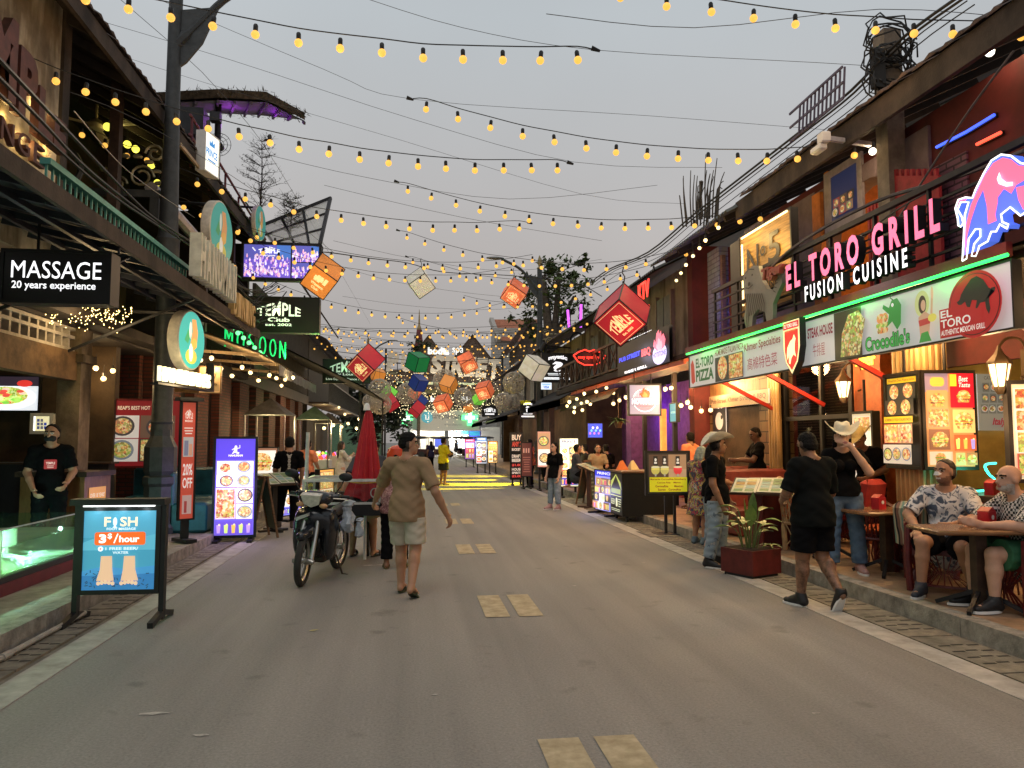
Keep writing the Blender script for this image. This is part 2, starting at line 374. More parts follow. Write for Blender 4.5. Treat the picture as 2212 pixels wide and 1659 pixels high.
mb=MB(M('pale scuffed road',(.42,.38,.33),.8,vary=.4,scale=20))
for u,v,s in((797,1221,.11),(824,1220,.07),(330,1541,.08),(432,1587,.05),(1240,1265,.03),(1760,1540,.03),(940,1500,.03),(1390,1215,.03)):
    c=gz(u,v,.0036);n=9;mb.add([c+V(s*r_.uniform(.5,1.4)*math.cos(2*PI*i/n),.4*s*r_.uniform(.5,1.4)*math.sin(2*PI*i/n),0) for i in range(n)],[tuple(range(n))])
mb.build('road_scuffs',kind='structure',smooth=0)
mb=MB(M('drain frame iron',(.09,.085,.075),.7,.3,vary=.3));mb.box((4.02,12.55,.0065),(4.6,13.35,.0105));mb.mat(COVER);mb.box((4.07,12.6,.0105),(4.55,13.3,.0135));mb.build('gutter_cover',kind='structure',smooth=0)
# ================================================================== sign building
def pl(F,u,v):  # picture point -> x, y on the panel F
    Fi=F.inverted();a=Fi@_o;d=Fi.to_3x3()@ray(u,v);t=-a.z/d.z
    return(a.x+d.x*t,a.y+d.y*t)
def front(u0,v0,u1,v1,Y):  # a panel across the street facing the viewer: frame, width, height
    um,vm=(u0+u1)/2,(v0+v1)/2
    xa=gy(u0,vm,Y).x;xb=gy(u1,vm,Y).x;z0=gy(um,v1,Y).z;z1=gy(um,v0,Y).z
    return FR((xa,Y,z0),(1,0,0),(0,0,1)),xb-xa,z1-z0
def side(u0,u1,z0,z1,X):  # a panel along the street; faces the road
    ya=gx(u0,900,X).y;yb=gx(u1,900,X).y
    if X>0:return FR((X,ya,z0),(0,-1,0),(0,0,1)),ya-yb,z1-z0
    return FR((X,ya,z0),(0,1,0),(0,0,1)),yb-ya,z1-z0
def angled(p,q,z0,z1):  # a panel between two points on the plan, left to right
    d=Vector((q[0]-p[0],q[1]-p[1],0));return FR((p[0],p[1],z0),d,(0,0,1)),d.length,z1-z0
FOODC=[(.75,.30,.10),(.85,.55,.18),(.70,.62,.22),(.55,.12,.06),(.40,.50,.12),(.80,.45,.30),(.62,.40,.2)]
def food(b,x,y,w,h,rnd,P,F,bg=None,kind=None,k=1.):
    """one printed photograph of a dish"""
    mul=lambda c:tuple(v*k for v in c)
    bg=bg or rnd.choice([(.85,.80,.72),(.06,.05,.05),(.45,.25,.13),(.9,.86,.8),(.55,.1,.07),(.2,.12,.08)])
    b.mat(P);b.rect(x,y,w,h,mul(bg));cx,cy=x+w*rnd.uniform(.46,.54),y+h*rnd.uniform(.46,.54)
    kind=kind or rnd.choice('ppppab');r=min(w,h)*.44;c=mul(rnd.choice(FOODC))
    if kind=='p':  # plate
        b.disc(cx,cy,min(w*.47,r*1.15),r,mul(rnd.choice([(.92,.92,.9),(.08,.07,.07),(.25,.3,.35)])));b.mat(F);b.disc(cx,cy,min(w*.38,r*.92),r*.8,c)
        for i in range(3):
            a=rnd.uniform(0,6.3);b.disc(cx+r*.35*math.cos(a),cy+r*.3*math.sin(a),r*.26,r*.2,mul(rnd.choice(FOODC)),9)
    elif kind=='z':  # pizza
        b.mat(F);b.disc(cx,cy,r*1.08,r*1.08,mul((.55,.3,.12)));b.disc(cx,cy,r*.9,r*.9,mul((.85,.5,.2)))
        for i in range(9):
            a=rnd.uniform(0,6.3);q=r*.65*math.sqrt(rnd.random());b.mat(P);b.disc(cx+q*math.cos(a),cy+q*math.sin(a),r*.13,r*.13,mul(rnd.choice([(.6,.07,.04),(.9,.8,.55),(.12,.3,.05)])),8)
    elif kind=='b':  # burger
        b.mat(F);s=min(w,h)*.9
        for(yy,hh,ww,cc) in((-.40,.2,.8,(.72,.38,.12)),(-.22,.12,.86,(.22,.09,.04)),(-.12,.07,.9,(.95,.65,.1)),(-.06,.07,.92,(.75,.1,.05)),(.0,.08,.96,(.25,.55,.08))):
            b.rrect(cx-s*ww/2,cy+s*yy,s*ww,s*hh,s*hh*.45,mul(cc))
        b.disc(cx,cy+s*.08,s*.42,s*.34,mul((.8,.45,.15)),16,0,180)
    elif kind=='d':  # glasses
        n=max(1,int(w/h*2.2));b.mat(P)
        for i in range(n):
            gxx=x+w*(i+.5)/n;c2=mul(rnd.choice([(.9,.5,.1),(.9,.15,.2),(.6,.8,.2),(.9,.8,.3),(.5,.3,.8)]))
            b.poly([(gxx-w/n*.28,y+h*.75),(gxx-w/n*.2,y+h*.15),(gxx+w/n*.2,y+h*.15),(gxx+w/n*.28,y+h*.75)]) if not c2 else None
            b.col=c2;b.poly([(gxx-w/n*.2,y+h*.12),(gxx+w/n*.2,y+h*.12),(gxx+w/n*.28,y+h*.72),(gxx-w/n*.28,y+h*.72)])
            b.disc(gxx+w/n*.1,y+h*.74,w/n*.13,w/n*.13,mul((.95,.85,.3)),10)
    else:  # close-up of pasta, noodles or meat
        b.mat(F);b.rect(x+w*.04,y+h*.04,w*.92,h*.92,c)
        for i in range(5):b.disc(x+w*rnd.uniform(.2,.8),y+h*rnd.uniform(.2,.8),w*.16,h*.14,mul(rnd.choice(FOODC)),9)
    b.mat(P)
def grid(b,x,y,w,h,rows,cols,seed,P=None,F=None,kinds=None,gap=.02,k=1.,bg=None):
    rnd=random.Random(seed);n=0
    for r in range(rows):
        for c in range(cols):
            kk=kinds[n%len(kinds)] if kinds else None;n+=1
            food(b,x+w*(c+gap/2)/cols,y+h*(rows-1-r+gap/2)/rows,w/cols*(1-gap),h/rows*(1-gap),rnd,P or PRN,F or PRF,kind=kk,k=k,bg=bg)
def lines(b,x,y,w,h,n,col,seed=0):  # small print nobody can read at this size
    rnd=random.Random(seed)
    for i in range(n):
        ww=w*rnd.uniform(.55,1);b.rect(x+(w-ww)/2,y+h*(n-1-i+.25)/n,ww,h/n*.42,col)
def temple(b,x,y,w,h,col,sub=None):  # the arched word mark
    b.text('TEMPLE',x,y+(h*.42 if sub else 0),w,h*(.55 if sub else .9),col,bold=.018,warp=lambda p:(0,.55+.6*(1-abs(2*p-1))**.8))
    if sub:
        b.text(sub[0],x+w*.25,y+h*.18,w*.5,h*.18,bold=.03)
        if len(sub)>1:b.text(sub[1],x+w*.2,y,w*.6,h*.11,bold=.02)
def signbox(name,label,cat,P,art,depth=.12,rim=.03,case=None,frame=None,group=None,z=.0,back=True,partname='face'):
    """a boxed sign: case, frame and printed face; P = (frame matrix, width, height)"""
    F,w,h=P;t=thing(name,label,cat,F.translation,group=group);L=Matrix.Translation(-F.translation)@F
    c=MB(case or BLK);c.X=L
    c.box((0,0,-depth),(w,h,0));c.build('case',t,smooth=0)
    if rim:
        f=MB(frame or case or BLK);f.X=L
        for a,q in(((-.005,-.005,-.01),(w+.005,rim,.018)),((-.005,h-rim,-.01),(w+.005,h+.005,.018)),((-.005,rim,-.01),(rim,h-rim,.018)),((w-rim,rim,-.01),(w+.005,h-rim,.018))):f.box(a,q)
        f.build('frame',t,smooth=0)
    b=MB(PRN);b.X=L;b.z=.003;art(b,rim,rim,w-2*rim,h-2*rim);b.build(partname,t,smooth=0)
    return t,L,w,h
# ================================================================== left side of the street
PLAS=M('stained cream plaster',(.56,.49,.36),.85,vary=.5,scale=1.6,bump=.25,bscale=14,c2=(.68,.61,.47))
def weather(m):  # dark streaks of rain wash and mould on the plaster
    t=m.node_tree;b=t.nodes['Principled BSDF'];src=b.inputs['Base Color'].links[0].from_socket
    tcn=t.nodes.new('ShaderNodeTexCoord');mp=t.nodes.new('ShaderNodeMapping');mp.inputs['Scale'].default_value=(1.2,1.2,.35)
    n=t.nodes.new('ShaderNodeTexNoise');n.inputs['Scale'].default_value=1.5;n.inputs['Detail'].default_value=9;r=t.nodes.new('ShaderNodeValToRGB')
    r.color_ramp.elements[0].position=.36;r.color_ramp.elements[0].color=(.28,.24,.2,1);r.color_ramp.elements[1].position=.52;r.color_ramp.elements[1].color=(1,1,1,1)
    x=t.nodes.new('ShaderNodeMix');x.data_type='RGBA';x.blend_type='MULTIPLY';x.inputs[0].default_value=1
    t.links.new(tcn.outputs['Object'],mp.inputs[0]);t.links.new(mp.outputs[0],n.inputs['Vector']);t.links.new(n.outputs['Fac'],r.inputs[0])
    t.links.new(src,x.inputs[6]);t.links.new(r.outputs[0],x.inputs[7]);t.links.new(x.outputs[2],b.inputs['Base Color']);return m
weather(PLAS)
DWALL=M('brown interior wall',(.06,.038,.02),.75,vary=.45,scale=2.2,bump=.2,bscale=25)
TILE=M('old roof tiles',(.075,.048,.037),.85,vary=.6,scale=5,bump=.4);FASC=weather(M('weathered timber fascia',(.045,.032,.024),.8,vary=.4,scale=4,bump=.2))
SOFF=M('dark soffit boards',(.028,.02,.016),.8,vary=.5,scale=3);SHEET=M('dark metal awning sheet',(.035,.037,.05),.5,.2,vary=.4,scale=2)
BRK=brick('dark red brick',(.19,.052,.032),(.12,.033,.022),(.06,.04,.03),1,.24,.075,rot=(-PI/2,PI/2,0))
BRKF=brick('dark red brick front',(.19,.052,.032),(.12,.033,.022),(.06,.04,.03),1,.24,.075,rot=(-PI/2,0,0))
TEAL=M('teal railing paint',(.09,.33,.28),.5,vary=.2);TWOOD=M('weathered planks',(.06,.047,.034),.8,vary=.5,scale=4,stretch=(1,6,1))
WARM=(1,.62,.26)
def tiles_edge(mb,x0,x1,y0,y1,z0,z1,pitch=.22):  # sloping roof of lapped tiles with an uneven edge along y
    n=int((y1-y0)/pitch);k=6
    for i in range(n):
        ya=y0+i*pitch
        for j in range(k):
            t0,t1=j/k,(j+1.12)/k
            xa,xb=lerp(x0,x1,t0),lerp(x0,x1,t1);za,zb=lerp(z0,z1,t0),lerp(z0,z1,t1);o=random.uniform(-.02,.02)
            mb.add([(xa+o,ya,za+.0),(xa+o,ya+pitch*.52,za+.05),(xa+o,ya+pitch*1.04,za),(xb,ya,zb+.03),(xb,ya+pitch*.52,zb+.085),(xb,ya+pitch*1.04,zb+.03)],
 [(0,1,4,3),(1,2,5,4),(0,3,5,2),(0,2,1)])
b1=thing('massage_house','old shophouse with stained plaster upper wall, open balcony and tiled eave above the spa','building',(-7,8,0))
def loc(o):return Matrix.Translation(-Vector(o.location))
def lp(o,m):q=MB(m);q.X=loc(o);return q
XW=-4.62
w=lp(b1,PLAS);w.box((XW-.3,2.5,3.9),(XW,10.35,7.6));w.build('plaster_wall',b1,smooth=0)
w=lp(b1,FASC);w.box((XW-.29,10.36,3.9),(XW+.04,10.56,7.4));w.build('corner_post',b1,smooth=0)
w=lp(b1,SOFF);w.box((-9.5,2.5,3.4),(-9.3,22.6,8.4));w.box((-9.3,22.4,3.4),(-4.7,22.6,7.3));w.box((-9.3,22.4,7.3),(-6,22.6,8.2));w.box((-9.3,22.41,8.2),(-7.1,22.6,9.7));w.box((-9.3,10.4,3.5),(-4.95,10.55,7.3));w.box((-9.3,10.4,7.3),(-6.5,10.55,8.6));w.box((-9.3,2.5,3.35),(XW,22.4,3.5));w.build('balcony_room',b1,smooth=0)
w=lp(b1,DWALL);w.box((-8.2,10.6,3.5),(-8.0,22.4,9.15));w.build('balcony_back_wall',b1,smooth=0)
rf=lp(b1,TILE);tiles_edge(rf,-4.12,-9.4,2.0,22.8,7.2,10.4);ro=rf.build('roof',b1,smooth=0)
f=lp(b1,FASC);f.box((-4.22,2.0,6.93),(-4.16,22.8,7.17));f.build('eave_board',b1,smooth=0)
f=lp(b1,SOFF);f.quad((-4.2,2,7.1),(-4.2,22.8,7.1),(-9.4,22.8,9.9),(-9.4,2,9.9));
for i in range(26):f.bar((-4.25,2.4+i*.8,7.06),(-6.4,2.4+i*.8,8.2),.07,.12)
f.build('rafter_soffit',b1,smooth=0)
for y in(12.6,15.2,18,20.6):f=lp(b1,DWOOD);f.box((-4.85,y,3.5),(-4.7,y+.16,7.5));f.build('balcony_post',b1,smooth=0)
r=lp(b1,TEAL)  # teal balustrade of the balcony
r.box((-3.54,7.6,4.28),(-3.44,12.2,4.34));r.box((-3.51,7.6,3.98),(-3.47,12.2,4.02))
for i in range(36):r.box((-3.5,7.62+i*.13,3.96),(-3.48,7.64+i*.13,4.28))
r.build('balustrade',b1,smooth=0)
c=lp(b1,M('zinc gutter',(.42,.40,.42),.5,.3,vary=.2));c.tube([(-4.45,13.4,5.95),(-4.45,17.5,5.75)],.11,8);c.build('rain_gutter',b1)
# ground floor: open spa front
g=lp(b1,DWALL);g.box((-10,14.2,.15),(-5.2,14.4,3.35));g.box((-10.2,2,.15),(-10,14.2,3.4));g.build('ground_wall',b1,smooth=0)
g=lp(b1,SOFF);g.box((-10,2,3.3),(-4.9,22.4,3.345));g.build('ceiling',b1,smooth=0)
g=lp(b1,weather(M('mouldy column plaster',(.20,.15,.09),.85,vary=.5,scale=3,bump=.3)));g.box((-5.17,11.92,.15),(-4.85,12.3,3.3));g.cb((-5.01,12.1,2.85),(.42,.5,.12));g.build('column',b1,smooth=0)
g=lp(b1,M('ochre stained beam',(.15,.085,.035),.8,vary=.55,scale=3,bump=.2));g.box((-5.1,3,2.52),(-4.9,11.91,2.94));g.build('beam',b1,smooth=0)
g=lp(b1,M('pale breeze block',(.45,.40,.32),.8,vary=.3));
for z in(2.945,3.13,3.25):g.box((-5.06,3,z),(-4.94,11.9,z+.045))
for i in range(38):g.box((-5.055,3+i*.235,2.95),(-4.945,3.05+i*.235,3.26))
g.build('breeze_block_screen',b1,smooth=0)
# awning over the pavement
aw=lp(b1,SHEET);aw.quad((-3.12,3,3.86),(-3.12,15.9,3.86),(-4.6,15.9,4.2),(-4.6,3,4.2));aw.quad((-3.12,3,3.83),(-4.6,3,4.17),(-4.6,15.9,4.17),(-3.12,15.9,3.83))
for i in range(22):aw.bar((-3.14,3.2+i*.59,3.79),(-4.6,3.2+i*.59,4.12),.04,.07)
for x,z in((-3.6,3.84),(-4.2,3.98)):aw.bar((x,3,z),(x,15.9,z),.05,.06)
aw.build('awning',b1,smooth=0)
f=lp(b1,FASC);f.box((-3.12,3,3.70),(-3.07,15.9,3.865));f.build('awning_edge',b1,smooth=0)
for y in(6.2,9.0,11.6):f=lp(b1,DKM);f.bar((-3.2,y,3.72),(-4.95,y,2.9),.035,.035);f.build('awning_strut',b1,smooth=0)
# raised letters on the plaster wall
Ft=FR((XW+.02,0,0),(0,1,0),(0,0,1));t=thing('wall_lettering','red brown raised letters lit from behind on the stained plaster wall','sign',(XW,9.3,5.4))
q=MB(M('rusty red letter board',(.07,.022,.017),.6,vary=.4,scale=8));q.X=Matrix.Translation((-XW,-9.3,-5.4))@Ft
ylast=gx(105,300,XW).y
lt={'T':1.35,'E':1.05,'M':1.5,'P':1.05,'L':.95}
xx=ylast+.02
for ch,wd,z0,z1 in(('E',.36,5.26,5.66),('L',.40,5.26,5.85),('P',.46,5.32,6.1),('M',.66,5.36,6.3),('E',.45,5.36,6.1),('T',.5,5.36,6.0)):
    xx-=wd;q.text(ch,xx,z0,wd*.9,z1-z0,bold=.05,depth=.1,z=.1)
xx=gx(80,300,XW).y
for ch in 'EGNUOL':xx-=.36;q.text(ch,xx,4.95,.28,.25,bold=.01,depth=.06,z=.06)
q.build('lettering',t)
for k in range(9):lamp(t,(.05,ylast-.1-k*.33-9.3,(5.3,5.75,5.15)[k%3]-5.4),(1,.66,.22),3.2,.03)
lamp(t,(1.5,-.6,.2),(1,.75,.5),26,.3)  # unseen fill lamp added in front to brighten the plaster wall
# ceiling fan and hanging bulbs of the balcony
t=thing('ceiling_fan','cream three blade ceiling fan on the open balcony behind the lamp post','fan',gx(208,268,-6.0));fl=t.location
q=MB(M('cream fan metal',(.34,.28,.18),.5,vary=.1));q.cyl((0,0,0),(0,0,1.0),.025);q.lathe([(.02,-.12),(.13,-.1),(.17,-.02),(.1,.06),(.04,.1)],14);q.build('motor',t)
for k in range(3):
    q=MB(MATS['cream fan metal']);a=R(100+120*k);d=V(math.cos(a),math.sin(a),0);n=V(-d.y,d.x,0)
    q.add([d*.1-n*.05-V(0,0,.03),d*.1+n*.05-V(0,0,.03),d*.9+n*.12-V(0,0,.05),d*1.0-V(0,0,.05),d*.9-n*.1-V(0,0,.02),d*.1-n*.05-V(0,0,.04),d*.1+n*.05-V(0,0,.04),d*.9+n*.12-V(0,0,.06),d*1.0-V(0,0,.06),d*.9-n*.1-V(0,0,.03)],
 [(0,1,2,3,4),(9,8,7,6,5),(0,5,6,1),(1,6,7,2),(2,7,8,3),(3,8,9,4),(4,9,5,0)]);q.build('blade',t)
GB=M('glowing green yellow bulb',(.9,.9,.1),.3,emit=1.5,vary=0,ec=(.95,.88,.10));WB=M('glowing warm bulb',(1,.8,.4),.3,emit=2.2,vary=0,ec=(1,.78,.38))
OB=M('glowing amber bulb',(.5,.25,.06),.35,emit=1.2,vary=0,ec=(1,.50,.085))
p0=None
for i,(u,v) in enumerate(((232,274),(256,270),(312,262),(275,312),(293,322),(327,357),(340,395))):
    p=gx(u,v,-5.6)
    t=thing('pendant_bulb','greenish yellow globe bulb hanging in the dark balcony','light bulb',p,group='pendant bulbs in the balcony')
    q=MB(GB);q.ell((0,0,0),.075,10,8);q.build('globe',t);q=MB(BLK);q.cyl((0,0,.07),(0,0,.13),.03);q.cyl((0,0,.13),(0,0,.8),.006,n=4);q.build('cord',t)
    if i in(1,4):lamp(t,(0,0,-.12),(1,.8,.25),4,.1)
# --- massage sign box hung under the awning
def a_massage(b,x,y,w,h):
    b.mat(PRM);b.rect(x,y,w,h,(.008,.008,.009));b.mat(PRN)
    b.text('MASSAGE',x+w*.07,y+h*.46,w*.86,h*.36,(1.3,1.3,1.35),bold=0)
    b.text('20 years experience',x+w*.08,y+h*.2,w*.8,h*.2,(1.2,1.2,1.25),bold=.012)
t,L_,w_,h_=signbox('massage_sign','black hanging sign box with white lit MASSAGE lettering under the awning','sign',front(2,541,240,655,8.35),a_massage,depth=.24,rim=.025,partname='lettering')
for x in(.3,1.1):q=MB(DKM);q.cyl((x,.1,h_),(x,.1,h_+.3),.015);q.build('hanger',t)
# --- television and small lit cabinet on the spa wall
def a_tv(b,x,y,w,h):
    b.rect(x,y,w,h,(.75,.8,.85));b.rect(x,y+h*.72,w,h*.28,(.03,.02,.03));b.disc(x+w*.78,y+h*.8,w*.12,h*.1,(.7,.04,.03));b.disc(x+w*.3,y+h*.85,w*.06,h*.14,(.8,.82,.85))
    b.disc(x+w*.5,y+h*.38,w*.46,h*.34,(.95,.97,1));b.mat(PRF);b.disc(x+w*.48,y+h*.44,w*.36,h*.26,(.35,.75,.1));rnd=random.Random(3)
    for i in range(26):
        a=rnd.uniform(0,6.3);rr=math.sqrt(rnd.random());b.mat(PRN);b.disc(x+w*(.48+.33*rr*math.cos(a)),y+h*(.45+.24*rr*math.sin(a)),w*.06,h*.045,rnd.choice([(.25,.7,.08),(.5,.85,.15),(.85,.65,.5),(.75,.1,.06),(.9,.85,.4)]),9)
t,*_=signbox('television','wall television showing a plate of green salad in the dark spa','television',front(-60,811,86,889,14.1),a_tv,depth=.08,rim=.02,partname='screen')
t,*_=signbox('lit_cabinet','small white wall cabinet with lit shelves of boxes under the television','cabinet',front(66,893,114,937,14.1),lambda b,x,y,w,h:(b.rect(x,y,w,h,(.75,.68,.38)),b.rect(x,y,w*.12,h,(1.1,1.1,1.1)),[b.rect(x+w*(.22+.22*(i%3)),y+h*(.12+.25*(i//3)),w*.17,h*.2,((.05,.06,.16),(.10,.10,.13),(.03,.05,.25))[i%3]) for i in range(8)]),depth=.1,rim=.05,case=WHITE)
# --- hot pot board, with a frame on legs
def a_hot(b,x,y,w,h):
    b.mat(PRD);b.rect(x,y,w,h,(.24,.015,.018));b.text("SIEM REAP'S BEST HOT POT & BBQ",x+w*.1,y+h*.85,w*.8,h*.07,(.9,.8,.6),bold=.015)
    grid(b,x+w*.05,y+h*.06,w*.9,h*.72,2,2,11,PRD,PRDF,'pppa',.04,.8)
t,L_,w_,h_=signbox('hot_pot_board','large red menu board of hot pot dishes behind the lamp post','menu board',front(210,862,392,1010,14.3),a_hot,depth=.06,rim=.03,case=M('deep red board',(.16,.012,.014),.5))
for x in(.1,w_-.16):q=MB(DKM);q.box((x,.02,-.99),(x+.06,.06,0));q.build('leg',t)
# --- lamp posts
def lamp_post(name,label,x,y,full=True,rz=0,H=9.35):
    t=thing(name,label,'lamp post',(x,y,.15 if full else .1),rz)
    q=MB(IRON);q.lathe([(.27,0),(.27,.1),(.235,.16),(.235,.75),(.26,.8),(.26,.9),(.22,.93),(.25,1.0),(.25,1.38),(.19,1.5),(.165,1.56),(.165,1.66)],8);q.build('base',t,smooth=20)
    q=MB(IRON);q.lathe([(.165,1.66),(.16,1.75),(.18,1.78),(.16,1.82),(.15,3.9),(.17,4.0),(.19,4.06),(.17,4.12),(.15,4.2),(.19,4.3),(.20,4.36),(.18,4.5),(.18,4.75),(.19,4.8),(.165,4.85),(.15,5.0),(.115,7.0),(.11,9.1)],18);q.build('shaft',t)
    q=MB(M('gilt finial',(.30,.24,.12),.45,.4));q.lathe([(.09,9.1),(.13,9.14),(.09,9.2),(.05,9.24),(.1,9.36),(.09,9.5),(.02,9.72)],12);q.build('finial',t)
    q=MB(IRON)  # swan arm with gusset
    for s in(1,):
        arm=smoothpath([(0,0,8.1),(.35,0,8.5),(.9,0,9.1),(1.7,0,9.5)],5);q.tube(arm,[.1]*4+[.06]*(len(arm)-4),8)
        q.X=Matrix.Rotation(PI/2,4,'X');q.prism([(.08,7.75),(.2,7.85),(.45,8.2),(.7,8.85),(.08,8.75)],-.03,.03);q.X=None
    q.build('arm',t)
    q=MB(M('lamp housing grey',(.2,.2,.2),.4));q.ell((2.0,0,9.54),(.42,.14,.07),12,6);q.build('lamp_head',t)
    # scroll bracket towards the buildings
    q=MB(IRON);q.box((-1.75,-.04,5.5),(-.14,.04,5.62));q.box((-.3,-.035,5.1),(-.16,.035,5.5))
    sp=[(-1.75+(.42-.036*a)*math.sin(a*.8)*1.0,0,5.98-(.42-.036*a)*math.cos(a*.8)) for a in[i*.55 for i in range(18)]]
    q.tube(sp,.05,6,flat=(0,1,0));q.cyl((-1.6,0,5.4),(-1.6,0,5.5),.05);q.build('bracket',t)
    q=MB(M('gilt scroll iron',(.30,.26,.15),.4,.5))
    for cx,cz,r0,sg in((-.45,5.85,.2,1),(-.25,6.25,.16,-1),(-.8,5.72,.13,1)):
        q.tube([(cx+sg*(r0-.013*a)*math.cos(a),0,cz+(r0-.013*a)*math.sin(a)) for a in[i*.5 for i in range(18)]],.022,5)
    for i in range(7):a=i*.45;q.ell((-.62+.5*math.cos(a)*.9,0,5.75+.45*math.sin(a)),(.09,.03,.04),6,4)
    q.build('scrollwork',t);return t
lamp_post('lamp_post','tall grey fluted street lamp post with scroll bracket standing beside the fish spa',-4.02,13.0)
lamp_post('lamp_post','distant grey street lamp post with gilt finial standing in front of the leafy tree',5.62,33.0,rz=180)
lamp_post('lamp_post','thin far lamp post with gilt finial behind the red cube lantern',gy(795,720,62).x,62)
# ---- restaurant beyond: brick front, awnings, roof terrace
b2=thing('brick_restaurant','dark red brick restaurant with tall black windows under cream and black awnings','building',(-7,24,0))
XF=-4.9
for k in range(9):
    y=15.75+k*2.3
    q=lp(b2,BRK);q.box((XF-.35,y,.15),(XF,y+1.25,3.3));q.build('brick_pier',b2,smooth=0)
    q=lp(b2,M('dim brass window trim',(.25,.16,.06),.35,.7));q.box((XF-.1,y+1.26,.15),(XF-.04,y+1.32,3.25));q.mat(BLK);q.box((XF-.24,y+1.33,.9),(XF-.2,y+2.29,3.2));q.mat(DWALL);q.box((XF-.3,y+1.26,.15),(XF-.02,y+2.29,.88));q.build('window',b2,smooth=0)
q=lp(b2,DWOOD);q.box((XF-.4,15.75,3.31),(XF+.05,37,3.7));q.build('lintel',b2,smooth=0)
q=lp(b2,BRKF);q.box((-9,15.55,.15),(XF-.36,15.74,3.4));q.build('side_wall',b2,smooth=0)
q=lp(b2,SOFF);q.box((-9,15.7,3.72),(XF+.1,24.5,3.8));q.build('upper_floor',b2,smooth=0)
q=lp(b2,SOFF);q.box((-8.9,22.62,.2),(-8.7,37,7.1));q.box((-9,36.9,.2),(XF,37,7.1));q.build('rear_wall',b2,smooth=0)
q=lp(b2,TWOOD);q.box((XF-.12,24.6,3.72),(XF-.02,37,6.6))
for i in range(54):q.box((XF-.02,24.62+i*.23,3.75),(XF-.005,24.80+i*.23,6.58))
q.build('plank_upper_wall',b2,smooth=0)
q=lp(b2,M('dark brown ribbed roof',(.05,.03,.022),.7,vary=.4));q.add([(-4.0,26,7.3),(-3.7,39,6.75),(-5.4,39,9.2),(-5.6,26,9.6)],[(0,1,2,3)])
for i in range(28):t0=i/27;q.bar((lerp(-4.0,-3.7,t0),26+13*t0,lerp(7.33,6.78,t0)),(lerp(-5.6,-5.4,t0),26+13*t0,lerp(9.63,9.23,t0)),.06,.06)
q.build('ribbed_roof',b2,smooth=0)
# cream retractable awning with grey valance
q=lp(b2,M('cream canvas underside',(.50,.40,.26),.8,vary=.2,scale=3));
for(a,c) in((15.9,18.3),(18.4,25.3)):
    q.quad((-4.6,a,3.95),(-3.12,a,3.42),(-3.12,c,3.42),(-4.6,c,3.95));q.quad((-4.6,a,3.99),(-4.6,c,3.99),(-3.12,c,3.46),(-3.12,a,3.46))
q.build('canvas_awning',b2,smooth=0)
q=lp(b2,M('grey valance canvas',(.16,.16,.15),.8,vary=.25));n=24
vs=[(-3.1+.02*math.sin(i*1.1),18.4+6.9*i/n,z) for i in range(n+1) for z in(3.42,3.15+.03*(i%2))]
q.add(vs,[(2*i,2*i+1,2*i+3,2*i+2) for i in range(n)]);q.build('valance',b2)
for y in(16.2,18.2,20.5,23):q=lp(b2,M('pale timber arm',(.45,.33,.2),.6));q.bar((-4.8,y,3.5),(-3.15,y,3.4),.06,.06);q.build('awning_arm',b2,smooth=0)
q=lp(b2,M('black awning canvas',(.018,.017,.018),.8,vary=.3));q.quad((-4.9,25.6,5.0),(-1.55,25.6,3.35),(-1.0,33,3.2),(-4.9,36,5.0));q.quad((-4.9,25.6,5.05),(-4.9,36,5.05),(-1.0,33,3.25),(-1.55,25.6,3.4));q.build('black_awning',b2,smooth=0)
for(x,y) in((-1.7,25.8),(-1.2,32.6)):q=lp(b2,DKM);q.cyl((x,y,0),(x,y,3.3),.035);q.build('awning_pole',b2)
q=lp(b2,M('shop lit interior',(.35,.2,.1),.7));q.box((-8.6,24,.16),(-8.5,36.8,3.6));q.build('interior_wall',b2,smooth=0)
# roof terrace with thatched shelter and red handrail
tt=thing('thatched_shelter','thatched roof terrace shelter on a dark post with violet lit underside above the tiled eave','shelter',(-4.7,18,7.4))
PX=gx(470,300,-4.7)
q=MB(M('dry thatch',(.07,.055,.038),.95,vary=.6,scale=9,bump=.5));q.X=loc(tt)
A=[gy(322,200,17.5),gy(470,192,17.6),gy(575,198,18.3),gy(658,243,19.5)];B_=[gy(322,232,21),gy(470,236,21),gy(560,240,21),gy(657,250,20)]
vs=A+B_+[p+V(0,.1,-.16) for p in A]+[p+V(0,-.1,-.1) for p in B_]
q.add(vs,[(i,i+1,i+5,i+4) for i in range(3)]+[(8+i,9+i,1+i,i) for i in range(3)]+[(3,7,15,11)])
for i in range(620):
    t0=random.random()*2.999;k=int(t0);p=A[k].lerp(A[k+1],t0-k) if random.random()<.8 else B_[k].lerp(B_[k+1],t0-k)
    p=p+V(random.uniform(-.1,.1),random.uniform(0,.3),random.uniform(-.12,.05));d=V(random.uniform(-.12,.12),random.uniform(-.2,.05),random.uniform(-.12,.10));s_=V(.012,0,.006)
    q.add([p-s_,p+s_,p+d],[(0,1,2)])
q.build('thatch',tt,smooth=0)
q=MB(M('purple lit ceiling',(.10,.075,.11),.7));q.X=loc(tt);q.add([p+V(0,.1,-.22) for p in A]+[p+V(0,-.1,-.16) for p in B_],[(i,i+4,i+5,i+1) for i in range(3)])
for i in range(10):t0=i/9*2.99;k=int(t0);q.bar(A[k].lerp(A[k+1],t0-k)+V(0,.1,-.25),B_[k].lerp(B_[k+1],t0-k)+V(0,-.1,-.2),.05,.07)
q.build('ceiling',tt,smooth=0)
q=MB(DKM);q.X=loc(tt);q.cyl((PX.x,PX.y,6.9),(PX.x,PX.y,9.95),.075);q.build('post',tt)
q=MB(DKM);q.X=loc(tt);s0=gy(418,270,17.5);q.cb(s0,(.55,.5,.62));q.cb(gy(466,254,17.4),(.22,.2,.2));q.build('loudspeaker',tt,smooth=0)
